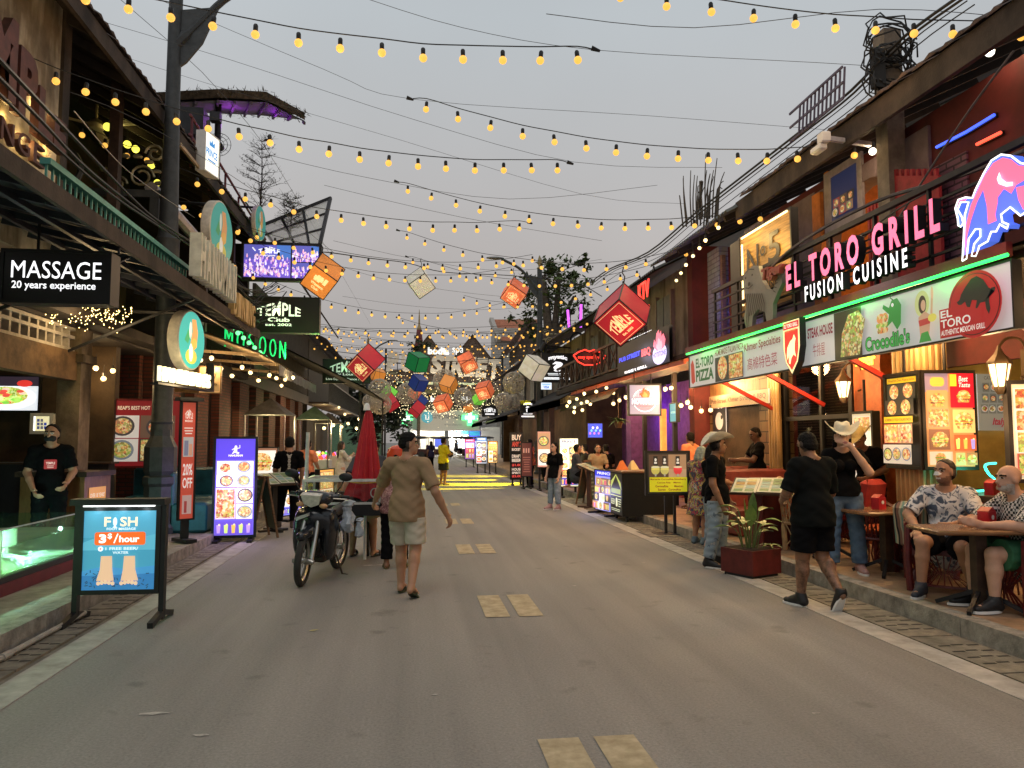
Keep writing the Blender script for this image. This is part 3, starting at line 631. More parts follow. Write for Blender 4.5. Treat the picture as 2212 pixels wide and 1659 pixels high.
lamp(tt,gy(500,268,19.5)-tt.location,(.55,.06,1),16,.15);lamp(tt,gy(590,262,19.8)-tt.location,(.5,.05,1),6,.1)
t=thing('handrail','red steel handrail round the roof terrace','railing',(-4.4,18,7.3));q=MB(M('red steel',(.13,.02,.028),.45));q.X=loc(t)
for z in(8.15,7.75):q.tube([(-4.45,15.5,z),(-4.35,23,z-.55)],.03,6)
q.build('rail',t)
for i in range(6):y=15.6+i*1.4;q=MB(MATS['red steel']);q.X=loc(t);q.cyl((-4.44,y,7.1),(-4.44,y,8.15-.1*i),.03,n=6);q.build('post',t)
t=thing('standing_fan','round cage fan mounted on the dark post of the thatched shelter','fan',PX+V(.1,-.15,1.0));t.location.z=gy(470,300,18).z
q=MB(DKM)
for r_ in(.28,.2,.12):q.tube([(r_*math.cos(a*PI/9),-.12,r_*math.sin(a*PI/9)) for a in range(19)],.008,4)
for k in range(10):q.tube([(0,-.14,0),(.28*math.cos(k*PI/5),-.12,.28*math.sin(k*PI/5))],.005,3)
q.build('cage',t);q=MB(DKM);q.cyl((0,-.1,0),(0,.1,0),.08);q.build('motor',t)
def sapling(name,label,base,top,seed,spread=.95):
    rnd=random.Random(seed);t=thing(name,label,'tree',base);H=(top-base).length
    br=MB(M('thin grey brown twigs',(.05,.042,.035),.8));br.tube([(0,0,0),(.04,0,H*.5),(0,.02,H)],[.035,.02,.006],5)
    lf=MB(M('tiny dull leaves',(.05,.062,.03),.8,vary=.5))
    for k in range(9):
        z=H*(.12+.1*k);n=6;L0=spread*(1-.08*k)*rnd.uniform(.7,1.1)
        for j in range(n):
            a=rnd.uniform(0,6.3);d=V(math.cos(a),math.sin(a),.42);e=V(0,0,z)+d*L0*.75;br.tube([(0,0,z),V(0,0,z)+d*L0*.4+V(0,0,.02),e],[.012,.008,.004],3)
            for m in range(6):
                s=rnd.uniform(.3,1.1);p=V(0,0,z)+d*L0*.75*s;f=p+V(rnd.uniform(-.22,.22),rnd.uniform(-.22,.22),rnd.uniform(0,.2));br.tube([p,f],[.005,.002],3)
                for _ in range(1):
                    c=p.lerp(f,rnd.random())+V(rnd.uniform(-.04,.04),0,rnd.uniform(-.03,.04));w_=V(rnd.uniform(-1,1),rnd.uniform(-1,1),rnd.uniform(-1,1)).normalized()*.014;u_=V(rnd.uniform(-1,1),0,rnd.uniform(-1,1)).normalized()*.03
                    lf.add([c-w_,c+u_,c+w_,c-u_],[(0,1,2,3)])
    br.build('trunk',t);lf.build('crown',t,smooth=0);return t
sapling('potted_sapling','tall sparse sapling in tiers growing on the roof terrace',gy(561,470,22),gy(556,292,22),3,1.0)
sapling('potted_sapling','small bare sapling in front of the slanted glass canopy',gy(626,515,22.5),gy(622,425,22.5),5,.8)
t=thing('glass_canopy','slanted canopy of pale panes in a black frame above the video screen','canopy',gy(640,500,23));q=MB(M('cloudy polycarbonate',(.55,.57,.48),.4,vary=.15,alpha=.4));q.X=loc(t)
P4=[gy(560,490,22),gy(714,428,23.2),gy(691,530,22.2),gy(600,545,22)];q.add(P4+[p+V(0,.03,.03) for p in P4],[(0,1,2,3),(7,6,5,4)]);q.build('panes',t,smooth=0)
q=MB(DKM);q.X=loc(t)
for a,b in((0,1),(1,2),(2,3)):q.bar(P4[a]+V(0,-.03,0),P4[b]+V(0,-.03,0),.09,.09)
for s in(.33,.66):q.bar(P4[0].lerp(P4[3],s)+V(0,-.03,0),P4[1].lerp(P4[2],s)+V(0,-.03,0),.06,.06)
for s in(.3,.6):q.bar(P4[0].lerp(P4[1],s)+V(0,-.03,0),P4[3].lerp(P4[2],s+.15)+V(0,-.03,0),.06,.06)
q.build('frame',t,smooth=0)
# video screen
def a_screen(b,x,y,w,h):
    rnd=random.Random(5);b.rect(x,y,w,h,(.01,.01,.015))
    for(xx,yy,ww,hh,n) in((x+w*.01,y+h*.03,w*.61,h*.94,150),(x+w*.64,y+h*.5,w*.35,h*.47,60),(x+w*.64,y+h*.03,w*.35,h*.44,50)):
        z0=b.z;b.rect(xx,yy,ww,hh,(.16,.10,.55));b.rect(xx,yy+hh*.55,ww,hh*.45,(.10,.10,.42));b.rect(xx+ww*.7,yy+hh*.6,ww*.3,hh*.4,(.06,.16,.5))
        for i in range(n):
            px,py=xx+ww*rnd.uniform(.02,.96),yy+hh*(.05+.6*rnd.random()**1.3);s=h*rnd.uniform(.03,.055);c=rnd.choice([(.75,.6,.95),(.95,.75,.9),(.5,.25,.8),(.9,.4,.6),(.3,.15,.6),(.85,.85,1),(.1,.05,.25)])
            b.z=z0+.005+i*3e-5;b.disc(px,py,s*.55,s,c,7);b.disc(px,py+s*1.2,s*.42,s*.5,(.8,.55,.6),6)
        b.z=z0+.005+n*3e-5+.003
    b.text('TEMPLE',x+w*.2,y+h*.72,w*.28,h*.18,(1,1,1),bold=.04,warp=lambda p:(0,.6+.5*(1-abs(2*p-1))));b.text('Sky Lounge',x+w*.26,y+h*.62,w*.16,h*.07,bold=.02);b.line([(x+w*.12,y+h*.88),(x+w*.16,y+h*.78)],h*.03)
t,*_=signbox('video_screen','large outdoor video screen showing a violet nightclub crowd','screen',front(521,524,694,606,21),a_screen,depth=.25,rim=.05,partname='screen')
def a_tclub(b,x,y,w,h):
    b.mat(PRM);b.rect(x,y,w,h,(.012,.010,.008));b.mat(PRN);temple(b,x+w*.24,y+h*.16,w*.54,h*.70,(.92,.95,.74),('Club','Est. 2002'))
t,*_=signbox('club_sign','wide black sign box with cream TEMPLE Club lettering under the video screen','sign',front(510,641,690,718,21.5),a_tclub,depth=.35,rim=.03,partname='lettering')
def a_sky(b,x,y,w,h):
    b.mat(PRM);b.rect(x,y,w,h,(.008,.018,.012));b.mat(PRD);temple(b,x+w*.14,y+h*.45,w*.7,h*.5,(.6,.85,.62));b.text('Sky Lounge',x+w*.2,y+h*.28,w*.6,h*.15,(.75,.95,.75),bold=.02);b.text('Live Djs and Dance Floor',x+w*.06,y+h*.08,w*.88,h*.12,bold=.02)
t,*_=signbox('lounge_sign','dark green TEMPLE Sky Lounge sign box behind the red cube lantern','sign',front(697,776,800,828,32),a_sky,depth=.3,partname='lettering')
# green neon letters
t=thing('green_neon_sign','green neon lettering above the cream awning','neon sign',gx(545,735,-3.9));Fg=FR((0,0,0),(.35,1,0),(0,0,1))
q=MB(M('green neon tube',(0,1,.25),.4,emit=.85,vary=0,ec=(.02,.8,.2)));q.X=Fg
for k,ch in enumerate('MOSOON'):
    q.text(ch,-1.2+k*.5,-.3,.3,.45,bold=-.03,depth=.03);
q.build('tubes',t)
for k in range(8):
    p=gx(502+k*12,709+k*10.5,-3.6);t2=thing('green_bulb','glowing green party bulb strung above the cream awning','light bulb',p,group='green bulbs above the awning');q=MB(M('green bulb glass',(.1,1,.3),.3,emit=1.7,vary=0,ec=(.2,1,.35)));q.ell((0,0,0),.05,8,6);q.build('glass',t2);q=MB(BLK);q.cyl((0,0,.045),(0,0,.1),.022,n=6);q.build('socket',t2)
lamp(t,(.6,1.5,-.2),(.1,1,.2),55,.2);lamp(t,(.9,6,.3),(.15,1,.15),60,.3)
# round drum signs, letters and lit name
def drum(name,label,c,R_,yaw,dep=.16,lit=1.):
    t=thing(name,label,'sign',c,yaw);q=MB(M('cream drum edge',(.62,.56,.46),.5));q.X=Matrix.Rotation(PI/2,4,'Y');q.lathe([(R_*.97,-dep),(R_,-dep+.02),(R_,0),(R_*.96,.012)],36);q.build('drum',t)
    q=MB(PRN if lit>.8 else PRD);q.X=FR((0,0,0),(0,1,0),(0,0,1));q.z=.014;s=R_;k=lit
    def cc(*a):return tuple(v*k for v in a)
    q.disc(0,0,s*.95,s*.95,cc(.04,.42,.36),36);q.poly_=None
    q.col=cc(.75,.34,.10);q.poly([(-.05*s,.7*s),(.25*s,.72*s),(.42*s,.3*s),(.35*s,-.2*s),(.1*s,-.35*s),(-.1*s,-.1*s),(.02*s,.3*s)])
    q.col=cc(.05,.35,.12);q.poly([(-.55*s,-.05*s),(-.3*s,.35*s),(-.15*s,.1*s),(-.3*s,-.15*s)]);q.disc(-.15*s,.32*s,.09*s,.28*s,cc(.75,.8,.7));q.disc(-.05*s,-.55*s,.42*s,.25*s,cc(.62,.55,.08));q.disc(-.08*s,-.42*s,.15*s,.3*s,cc(.85,.85,.75));q.disc(.14*s,-.1*s,.2*s,.18*s,cc(.8,.45,.08))
    q.build('face',t)
    q=MB(DKM);q.cyl((-dep/2,0,R_*.9),(-dep/2-.9,0,R_*1.0),.03,n=6);q.build('bracket',t);return t
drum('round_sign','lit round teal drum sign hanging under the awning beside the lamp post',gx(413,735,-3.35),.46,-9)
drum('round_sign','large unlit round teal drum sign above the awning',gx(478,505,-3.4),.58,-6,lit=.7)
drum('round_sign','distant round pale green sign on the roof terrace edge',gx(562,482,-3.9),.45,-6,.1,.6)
t=thing('lit_name_sign','glowing warm white lettering below the lit round drum sign','sign',gx(395,815,-3.35));q=MB(M('lamp lit ivory letters',(1,.9,.6),.4,emit=1.7,vary=0,ec=(1,.86,.5)));q.X=FR((0,0,0),(.18,1,0),(0,0,1));q.text("HANUMAN'S",-.75,-.11,1.6,.22,bold=.03,depth=.04);q.build('lettering',t);q=MB(BLK);q.X=FR((0,0,0),(.18,1,0),(0,0,1));q.box((-.8,-.16,-.07),(.95,-.13,.05));q.box((.9,-.13,-.07),(.95,.3,.05));q.build('rack',t);lamp(t,(.25,-.1,-.1),(1,.75,.4),12,.1)
t=thing('awning_letters','big white block letters standing on the awning edge, reading HANUMAN','sign',gx(450,600,-3.15));y0=gx(402,600,-3.15).y;y1=gx(487,600,-3.15).y
q=MB(M('ivory letter paint',(.55,.56,.47),.6,vary=.2));q.X=loc(t)@FR((-3.12,y0,3.95),(0,1,0),(0,0,1));n=(y1-y0)/7
for k,ch in enumerate('HANUMAN'):q.text(ch,k*n,0,n*.8,.62,bold=.04,depth=.16)
q.build('lettering',t);q=MB(M('amber letter paint',(.5,.33,.12),.6));q.X=loc(t)@FR((-3.12,y1,3.8),(0,1,0),(0,0,1))
for k,ch in enumerate('DINING'):q.text(ch,.1+k*.3,0,.24,.42,bold=.03,depth=.1)
q.build('small_letters',t)
def a_prince(b,x,y,w,h):b.rect(x,y,w,h,(.95,1,.9));b.text('PRINCE',x+w*.08,y+h*.42,w*.84,h*.2,(.03,.2,.5),bold=.03);b.rect(x+w*.2,y+h*.3,w*.6,h*.04);b.poly([(x+w*.3,y+h*.7),(x+w*.3,y+h*.86),(x+w*.42,y+h*.78),(x+w*.5,y+h*.9),(x+w*.58,y+h*.78),(x+w*.7,y+h*.86),(x+w*.7,y+h*.7)])
p=gx(452,335,-4.0);t,*_=signbox('small_lit_sign','small white crown topped lit sign on an arm by the roof terrace post','sign',(FR((-4.0,p.y-.35,p.z-.42),(.25,1,0),(0,0,1)),.55,.8),a_prince,depth=.18,rim=.02,case=WHITE)
q=MB(M('pale timber arm',(.45,.33,.2),.6));q.bar((-.1,.1,.05),(-.2,-1.2,.15),.04,.06);q.build('arm',t,smooth=0)
def a_mons(b,x,y,w,h):
    b.mat(PRD);b.rect(x,y,w,h,(.62,.42,.2));b.mat(PRM);b.rect(x+w*.04,y+h*.04,w*.92,h*.92,(.55,.42,.24))
    for i in range(6):b.line([(x+w*(.2+.1*i),y+h*.5),(x+w*(.3+.1*i),y+h*.8)],w*.035,(.06,.035,.02))
    b.text('MONSOON',x+w*.14,y+h*.28,w*.72,h*.11,(.06,.035,.02),bold=.02);lines(b,x+w*.25,y+h*.08,w*.5,h*.14,2,(.12,.08,.04))
t,*_=signbox('timber_sign','pale timber sign board lettered MONSOON under the cream awning','sign',front(429,791,478,850,15.6),a_mons,depth=.06,rim=.02,case=WOOD)
q=MB(M('pale timber side',(.45,.33,.18),.6));q.add([(0,0,0),(-.55,.35,.05),(-.55,.35,.5),(0,0,.58)],[(0,1,2,3),(3,2,1,0)]);q.build('side_board',t,smooth=0)
# ================================================================== right side of the street
MARO=M('maroon upper wall',(.085,.010,.010),.75,vary=.3,scale=3);PURP=M('mauve plaster',(.17,.125,.14),.8,vary=.3,scale=3,bump=.15);ORNG=M('orange paint with lamplight',(.50,.16,.03),.7,vary=.3)  # orange lamplight of the balcony room and jamb is put into this colour
CORR=M('red corrugated sheet',(.30,.02,.025),.5,vary=.4,scale=5);GREY=M('grey corrugated roof',(.11,.115,.105),.6,.2,vary=.35)
PLNK=M('warm timber planks',(.25,.125,.05),.6,vary=.55,scale=3,stretch=(7,7,.6),bump=.2);PATCH=brick('patchwork timber',(.36,.20,.09),(.14,.07,.03),(.05,.025,.01),1,.42,.2,.6,rot=(-PI/2,PI/2,0))
STNE=brick('stacked stone',(.30,.19,.10),(.08,.05,.03),(.012,.008,.006),1,.38,.05,.5,rot=(-PI/2,PI/2,0),msize=.02,vary=.8)
BAMB=M('bamboo',(.42,.26,.10),.5,vary=.4,scale=10,stretch=(1,1,.15));REDST=M('red steel brace',(.45,.03,.02),.4,vary=.1);YELW=M('ochre wall',(.46,.30,.08),.75,vary=.3,scale=2)
e1=thing('grill_house','two storey grill restaurant with maroon upper floor, tiled eave and long banner over its terrace','building',(8,9,0))
UW=6.2
def rw(name,m,*bx):
    q=lp(e1,m)
    for a,b in bx:q.box(a,b)
    return q.build(name,e1,smooth=0)
rw('upper_wall',MARO,((UW,2,3.3),(UW+.25,8.2,5.6)),((UW,10.9,3.3),(UW+.25,12.6,5.6)),((UW,8.2,5.45),(UW+.25,10.9,5.6)))
rw('wall_end',PURP,((UW-.012,10.85,3.35),(UW-.002,12.3,5.5)))
q=lp(e1,PURP)  # arched surround of the balcony opening
arc=[(0,0),(0,2.15),(2.7,2.15),(2.7,0),(2.4,0),(2.4,1.2)]+[(1.35+1.05*math.cos(a),1.2+.72*math.sin(a)) for a in[R(20*i) for i in range(1,9)]]+[(.3,1.2),(.3,0)]
q.X=q.X@FR((UW-.01,10.9,3.3),(0,-1,0),(0,0,1));q.prism(arc,-.24,.03);q.build('arch_surround',e1,smooth=0)
rw('balcony_room',ORNG,((8.4,7.5,3.3),(8.5,11.5,5.9)),((UW+.3,11.0,3.3),(8.4,11.1,5.9)));rw('balcony_floor',SOFF,((5.15,2,3.2),(9,16.3,3.3)))
rw('pilaster',ORNG,((UW-.1,10.55,3.35),(UW-.02,10.78,5.4)));rw('pilaster',ORNG,((UW-.12,5.3,3.35),(UW-.02,5.75,5.5)))
rw('brick_panel',brick('purple brick',(.25,.13,.17),(.18,.08,.12),(.05,.03,.04),1,.24,.075,rot=(-PI/2,PI/2,0)),((UW-.03,7.6,3.35),(UW-.002,8.35,4.9)))
q=lp(e1,CORR);y0,y1=gx(1938,500,6.0).y,gx(2032,500,6.0).y;n=26
for k in range(n):yy=lerp(y0+.12,y1,k/n);q.cyl((6.03,yy,3.3),(6.03,yy,5.0-.012*k+.08*(k%3==0)),.032,n=6)
for k in range(7):q.cyl((6.03,y0+.15+k*.075,3.3),(6.03,y0+.15+k*.075,4.75),.03,n=6)
q.build('corrugated_screen',e1)
rf=lp(e1,TILE);tiles_edge(rf,5.45,11,2,12.1,5.72,8.6);rf.build('tiled_roof',e1,smooth=0)
rf=lp(e1,GREY)
for k in range(30):y=12.1+k*.14;rf.add([(5.3,y,5.52),(5.3,y+.07,5.58),(5.3,y+.14,5.52),(11,y,8.5),(11,y+.07,8.56),(11,y+.14,8.5),(5.3,y,5.50),(5.3,y+.14,5.50)],[(0,1,4,3),(1,2,5,4)])
rf.build('corrugated_roof',e1,smooth=0)
q=lp(e1,FASC);q.box((5.5,2,5.42),(5.56,12.2,5.72));q.build('eave_board',e1,smooth=0)
q=lp(e1,SOFF);q.quad((5.5,2,5.7),(11,2,8.5),(11,16.4,8.5),(5.5,16.4,5.7))
for i in range(18):q.bar((5.55,2.4+i*.8,5.62),(8,2.4+i*.8,6.8),.07,.12)
q.build('rafter_soffit',e1,smooth=0)
rw('party_wall',MARO,((UW,16.1,.2),(12,16.4,6)),);rw('rear_wall',MARO,((10,2,.2),(10.2,16,6)))
# blue lit bay at the far end of the upper floor
BLUW=brick('grey painted brick',(.30,.29,.33),(.24,.23,.27),(.15,.14,.17),1,.3,.1,rot=(-PI/2,PI/2,0))
rw('far_upper_wall',BLUW,((UW,12.6,3.3),(UW+.2,13.4,5.6)));rw('far_upper_wall',BLUW,((UW,14.6,3.3),(UW+.2,15.2,5.6)));rw('window_frame',WOOD,((UW+.02,13.4,3.3),(UW+.1,13.5,5.4)),((UW+.02,14.5,3.3),(UW+.1,14.6,5.4)))
# terrace canopy, railing
q=lp(e1,M('dark red fascia',(.14,.018,.012),.5));q.box((4.96,5.7,3.2),(5.02,13.3,3.32));q.build('canopy_edge',e1,smooth=0)
q=lp(e1,SOFF);q.quad((5.02,2,3.3),(5.02,13.3,3.3),(7,13.3,3.55),(7,2,3.55));q.quad((5.02,2,3.27),(7,2,3.19),(7,13.3,3.19),(5.02,13.3,3.27));q.build('canopy',e1,smooth=0)
q=lp(e1,DKM)
for z in(3.45,3.62,3.8,3.98):q.box((5.09,2,z),(5.12,12.3,z+.025))
q.box((5.075,2,4.14),(5.135,12.3,4.2))
for k in range(12):q.box((5.09,2.3+k*.9,3.33),(5.125,2.335+k*.9,4.14))
q.build('railing',e1,smooth=0)
for y in(6.2,9.0,11.3,13.0):q=lp(e1,REDST);q.bar((5.04,y,2.95),(6.5,y,2.2),.06,.06);q.build('brace',e1,smooth=0)
# ground floor front
GX=6.6;yu=lambda u,x=GX:gx(u,900,x).y
rw('front_wall',PLNK,((GX,yu(1548),.15),(GX+.2,16.1,3.2)),((GX,yu(1660),2.3),(GX+.2,yu(1548),3.2)));rw('plank_lintel',PLNK,((GX-.03,yu(1662),2.6),(GX-.005,yu(1500),3.2)))
rw('patchwork_column',PATCH,((GX-.05,yu(1686),.15),(GX+.25,yu(1646),3.2)));rw('patchwork_column',PATCH,((GX-.05,yu(1562),.15),(GX-.005,yu(1538),2.6)))
rw('orange_jamb',ORNG,((GX+.02,yu(1582),.15),(GX+.16,yu(1562),2.3)))
for k in range(4):
    q=lp(e1,BAMB);y=yu(1694)+k*.1;q.tube([(GX-.1,y,.15+.49*i) for i in range(7)],.048,7)
    for i in range(7):q.cyl((GX-.1,y,.3+.42*i),(GX-.1,y,.33+.42*i),.054,n=7)
    q.build('bamboo_post',e1)
rw('stone_wall',STNE,((GX+.75,yu(1850)-.6,.15),(GX+.95,yu(1692)+.9,3.2)));ya,yb=yu(1845),yu(1692)
q=lp(e1,BLK)
for a,b in(((GX-.03,ya,.15),(GX+.05,ya+.1,3.15)),((GX-.03,yb-.14,.15),(GX+.05,yb,3.15)),((GX-.028,ya+.1,1.98),(GX+.048,yb-.14,2.05)),((GX-.028,ya+.1,3.05),(GX+.048,yb-.14,3.15)),((GX-.028,ya+.1,.15),(GX+.048,yb-.14,.6)),((GX-.026,yu(1778),.6),(GX+.046,yu(1778)+.07,3.05))):q.box(a,b)
q.build('window_frame',e1,smooth=0)
q=lp(e1,glass('window glass',(.5,.5,.5),.02));q.box((GX+.005,ya+.1,.6),(GX+.015,yb-.14,3.05));q.build('window_glass',e1,smooth=0)
rw('orange_wall',M('red orange lit wall',(.45,.12,.04),.7,vary=.3),((GX,yu(1905),.15),(GX+.2,yu(1846),3.2)));rw('ochre_wall',YELW,((6.62,9.35,.15),(8.4,9.5,3.2)),((8.3,3,.15),(8.4,9.35,3.2)));rw('doorway_back',DWALL,((9.0,yu(1690),.15),(9.1,16,3.2)))
rw('red_panel',MARO,((6.64,6.2,2.55),(6.72,9.3,3.19)))
q=lp(e1,BAMB)  # bamboo clad corner column under the menu boards
for k in range(5):q.cyl((6.07+k*.083,8.42,.15),(6.07+k*.083,8.42,3.1),.043,n=7);q.cyl((6.06,8.5+k*.083,.15),(6.06,8.5+k*.083,3.1),.043,n=7)
q.box((6.07,8.44,.15),(6.4,8.8,3.1));q.build('bamboo_column',e1)
lamp(e1,V(7.3,9.6,4.7)-e1.location,(1,.5,.15),40,.1);lamp(e1,V(7.0,4.9,4.8)-e1.location,(1,.45,.15),5,.1);lamp(e1,V(5.9,7.2,4.9)-e1.location,(1,.12,.10),2,.2)
lamp(e1,V(7.0,12.4,3.0)-e1.location,(1,.65,.3),16,.05);lamp(e1,V(7.6,15.0,2.7)-e1.location,WARM,90,.1);lamp(e1,V(7.4,7.8,2.9)-e1.location,(1,.7,.3),22,.1);lamp(e1,V(5.85,13.9,4.2)-e1.location,(.05,.08,1),22,.1);lamp(e1,V(7.2,15.2,4.6)-e1.location,(1,.55,.2),25,.1)
for p in((5.85,5.6,2.9),(5.8,8.1,2.95),(5.9,10.6,2.95),(5.9,12.8,2.95),(6,15,2.8)):lamp(e1,V(*p)-e1.location,(1,.58,.24),85,.15)
# strip lights of the upper bar
for k,(u0,v0,u1,v1,c,nm) in enumerate(((2023,318,2087,285,(.05,.12,1),'blue'),(2087,285,2148,248,(.05,.12,1),'blue'),(2110,312,2162,286,(1,.10,.05),'red'))):
    p,r_=gx(u0,v0,6.15),gx(u1,v1,6.15);t=thing('light_tube',nm+' neon tube '+('nearest the corner' if k==1 else 'over the upper bar opening')+' on the maroon upper floor','neon tube',p);q=MB(M(nm+' neon',c,.4,emit=1.8,vary=0));q.tube([(0,0,0),r_-p],.018,6);q.build('tube',t);q=MB(BLK);q.X=Matrix.Translation((.03,0,0));q.bar((0,0,0),r_-p,.03,.05);q.build('holder',t,smooth=0)
for u,v in((2138,112),(1885,327)):
    t=thing('spot_lamp','small bright spot lamp under the tiled eave '+('near the red wall' if u>2000 else 'above the orange arch'),'lamp',gx(u,v,6.0));q=MB(M('glowing spot',(1,.95,.8),.3,emit=2.5,vary=0));q.ell((0,0,0),.05,10,6);q.build('bulb',t);q=MB(BLK);q.cyl((0,.02,.03),(.02,.06,.14),.04);q.build('housing',t);lamp(t,(-.05,-.08,-.05),(1,.7,.4),9,.05)
t=thing('framed_poster','blue menu poster in a white frame on the mauve upper wall','poster',gx(1785,460,UW-.02));Fq=FR((UW-.03,gx(1787,430,UW).y,gx(1828,488,UW).z),(0,-1,0),(0,0,1));wq=gx(1787,430,UW).y-gx(1870,430,UW).y
q=MB(M('white poster frame',(.33,.29,.31),.6));q.X=loc(t)@Fq;q.box((0,0,-.02),(wq,.92,.02));q.build('frame',t,smooth=0)
q=MB(PRD);q.X=loc(t)@Fq;q.z=.022;q.rect(wq*.2,.12,wq*.68,.68,(.02,.028,.09));grid(q,wq*.24,.16,wq*.6,.3,2,3,5,PRD,PRDF,'p',.1,.5);q.build('print',t,smooth=0)
# gold timber panel sign
def a_no5(b,x,y,w,h):
    b.mat(M('gold lit planks',(.36,.21,.065),.5,vary=.6,scale=5,stretch=(1,.4,6)));b.rect(x,y,w,h);b.mat(BLK);b.z=.02
    b.text('N',x+w*.16,y+h*.46,w*.24,h*.36,bold=.0);b.text('o',x+w*.44,y+h*.64,w*.11,h*.12,bold=.01);b.text('5',x+w*.6,y+h*.5,w*.22,h*.36,bold=.01);b.text('LOUNGE',x+w*.3,y+h*.22,w*.6,h*.1)
Ps=side(1606,1722,3.6,4.95,5.32);t,L_,w_,h_=signbox('gold_panel_sign','gold lit timber panel sign with black No5 lettering above the terrace canopy','sign',Ps,a_no5,depth=.1,rim=.03,partname='board')
q=MB(BLK);q.X=L_;q.box((-.42,-.2,-.1),(-.01,h_,-.02));q.build('side_board',t,smooth=0);q=MB(WB);q.X=L_;q.box((.16,.2,.03),(.19,h_-.15,.05));q.box((.16,h_-.06,.03),(w_-.05,h_-.035,.05));q.build('light_strip',t,smooth=0);lamp(t,L_@V(.45,h_-.1,.35),(1,.66,.22),18,.1);lamp(t,L_@V(w_-.3,h_*.6,.3),(1,.66,.22),10,.1)
# tiger emblem
t=thing('tiger_emblem','large white striped tiger emblem with script lettering in front of the gold panel','emblem',gx(1650,690,4.98));Fq=FR((4.98,gx(1606,640,4.98).y,gx(1650,706,4.98).z),(0,-1,0),(0,0,1));wq=gx(1606,640,4.98).y-gx(1692,640,4.98).y;hq=.95
W1=M('white emblem face',(.25,.24,.22),.5,vary=.1);out=[(.06,0),(.2,0),(.24,.22),(.38,.3),(.55,.22),(.6,.03),(.74,.03),(.76,.3),(.86,.42),(.98,.55),(.97,.72),(.86,.74),(.78,.66),(.86,.6),(.76,.5),(.62,.55),(.5,.72),(.42,.96),(.3,1.0),(.08,.98),(.0,.9),(.02,.66),(.08,.45),(.0,.25)]
q=MB(W1);q.X=loc(t)@Fq;q.prism([(a*wq,b*hq) for a,b in out],-.06,0);q.build('body',t,smooth=0)
q=MB(M('dark emblem ink',(.04,.035,.03),.5));q.X=loc(t)@Fq;q.z=.004
for k in range(10):q.line([(wq*(.05+.055*k),hq*(.06 if k in(0,1,9,10) else .24)),(wq*(.10+.052*k),hq*.35),(wq*(.06+.05*k),hq*(.62-.012*k))],.02)
for a,b in((.1,.86),(.28,.86)):q.disc(a*wq,b*hq,.025,.018)
q.disc(.19*wq,.74*hq,.04,.03);q.line([(.08*wq,.93*hq),(.2*wq,.97*hq),(.34*wq,.93*hq)],.014);q.line([(.1*wq,.70*hq),(.19*wq,.67*hq),(.3*wq,.7*hq)],.014)
for k in range(4):q.line([((.8+.03*k)*wq,.48*hq+.04*k),((.86+.03*k)*wq,.44*hq+.06*k)],.012)
q.build('stripe_pattern',t,smooth=0);q=MB(M('dull red script',(.35,.07,.05),.5));q.X=loc(t)@Fq;q.text('Tiger',wq*.62,hq*.62,wq*.5,hq*.22,bold=.04,depth=.08,shear=.2);q.build('script',t)
# lit channel letters
PINK=M('pink lit letter',(1,.25,.42),.4,emit=1.15,vary=0,ec=(1,.16,.30));WLET=M('white lit letter',(1,1,1),.4,emit=1.5,vary=0)
def letters(name,label,txt,p0,p1,X,h,m,depth=.09,bold=.03,part='lettering'):
    a,b=gx(*p0,X),gx(*p1,X);t=thing(name,label,'sign',a);z=(a.z+b.z)/2
    q=MB(m);q.X=loc(t)@FR((X,a.y,z),(0,-1,0),(0,0,1));q.text(txt,0,0,a.y-b.y,h,bold=bold,z=depth/2+.004);q.mat(BLK);q.text(txt,0,0,a.y-b.y,h,bold=bold,depth=depth,z=-depth/2);q.build(part,t)
    q=MB(BLK);q.X=loc(t)@FR((X,a.y,z),(0,-1,0),(0,0,1));q.box((0,h*.3,-.05),(a.y-b.y,h*.34,-.03));q.box((0,h*.7,-.05),(a.y-b.y,h*.74,-.03));q.build('rack',t,smooth=0);return t
PH=MB(PINK)
t=letters('grill_letters','large glowing pink letters reading EL TORO GRILL above the banner','E L   T O R O   G R I L L',(1706,630),(2041,499),5.0,.35,PINK,bold=.04)
t=letters('cuisine_letters','glowing white letters reading FUSION CUISINE below the pink letters','F U S I O N    C U I S I N E',(1747,657),(1970,572),4.95,.20,WLET,bold=.025);lamp(t,(-.3,-1,.1),(1,.8,.85),6,.2)
# neon bull
def zz(x,y):return((x/2.07375+3232)/1.82278,(y/2.07375+700)/1.82278)
t=thing('bull_sign','glowing pink and blue charging bull sign with white outline at the end of the letters','sign',gx(2140,560,5.0));Fq=FR((4.97,t.location.y,t.location.z),(0,-1,0),(0,0,1))
def bp(*a):return[pl(Fq,*zz(x,y)) for x,y in a]
ol=bp((1165,680),(1180,400),(1185,300),(1215,200),(1150,200),(1125,260),(1160,320),(1170,370),(1150,400),(1130,390),(1125,330),(1105,250),(1130,180),(1190,160),(1245,165),(1270,100),(1340,-40),(1400,-140),(1480,-190),(1560,-180),(1640,-120),(1700,-110),(1790,-60),(1850,-90),(1900,-40),(1850,30),(1890,120),(1850,230),(1790,290),(1720,250),(1640,310),(1555,240),(1480,300),(1490,360),(1540,380),(1530,415),(1470,380),(1440,440),(1400,440),(1370,520),(1300,560),(1290,600),(1275,640),(1240,640),(1260,540),(1310,480),(1310,420),(1270,420),(1215,500),(1205,590),(1200,660))
q=MB(M('blue sign face',(.10,.2,.9),.4,emit=.7,vary=0,ec=(.10,.20,.85)));q.X=loc(t)@Fq;q.prism(ol,-.1,0);q.build('body',t,smooth=0)
q=MB(M('pink sign face',(1,.2,.35),.4,emit=.85,vary=0,ec=(1,.16,.28)));q.X=loc(t)@Fq;q.z=.006
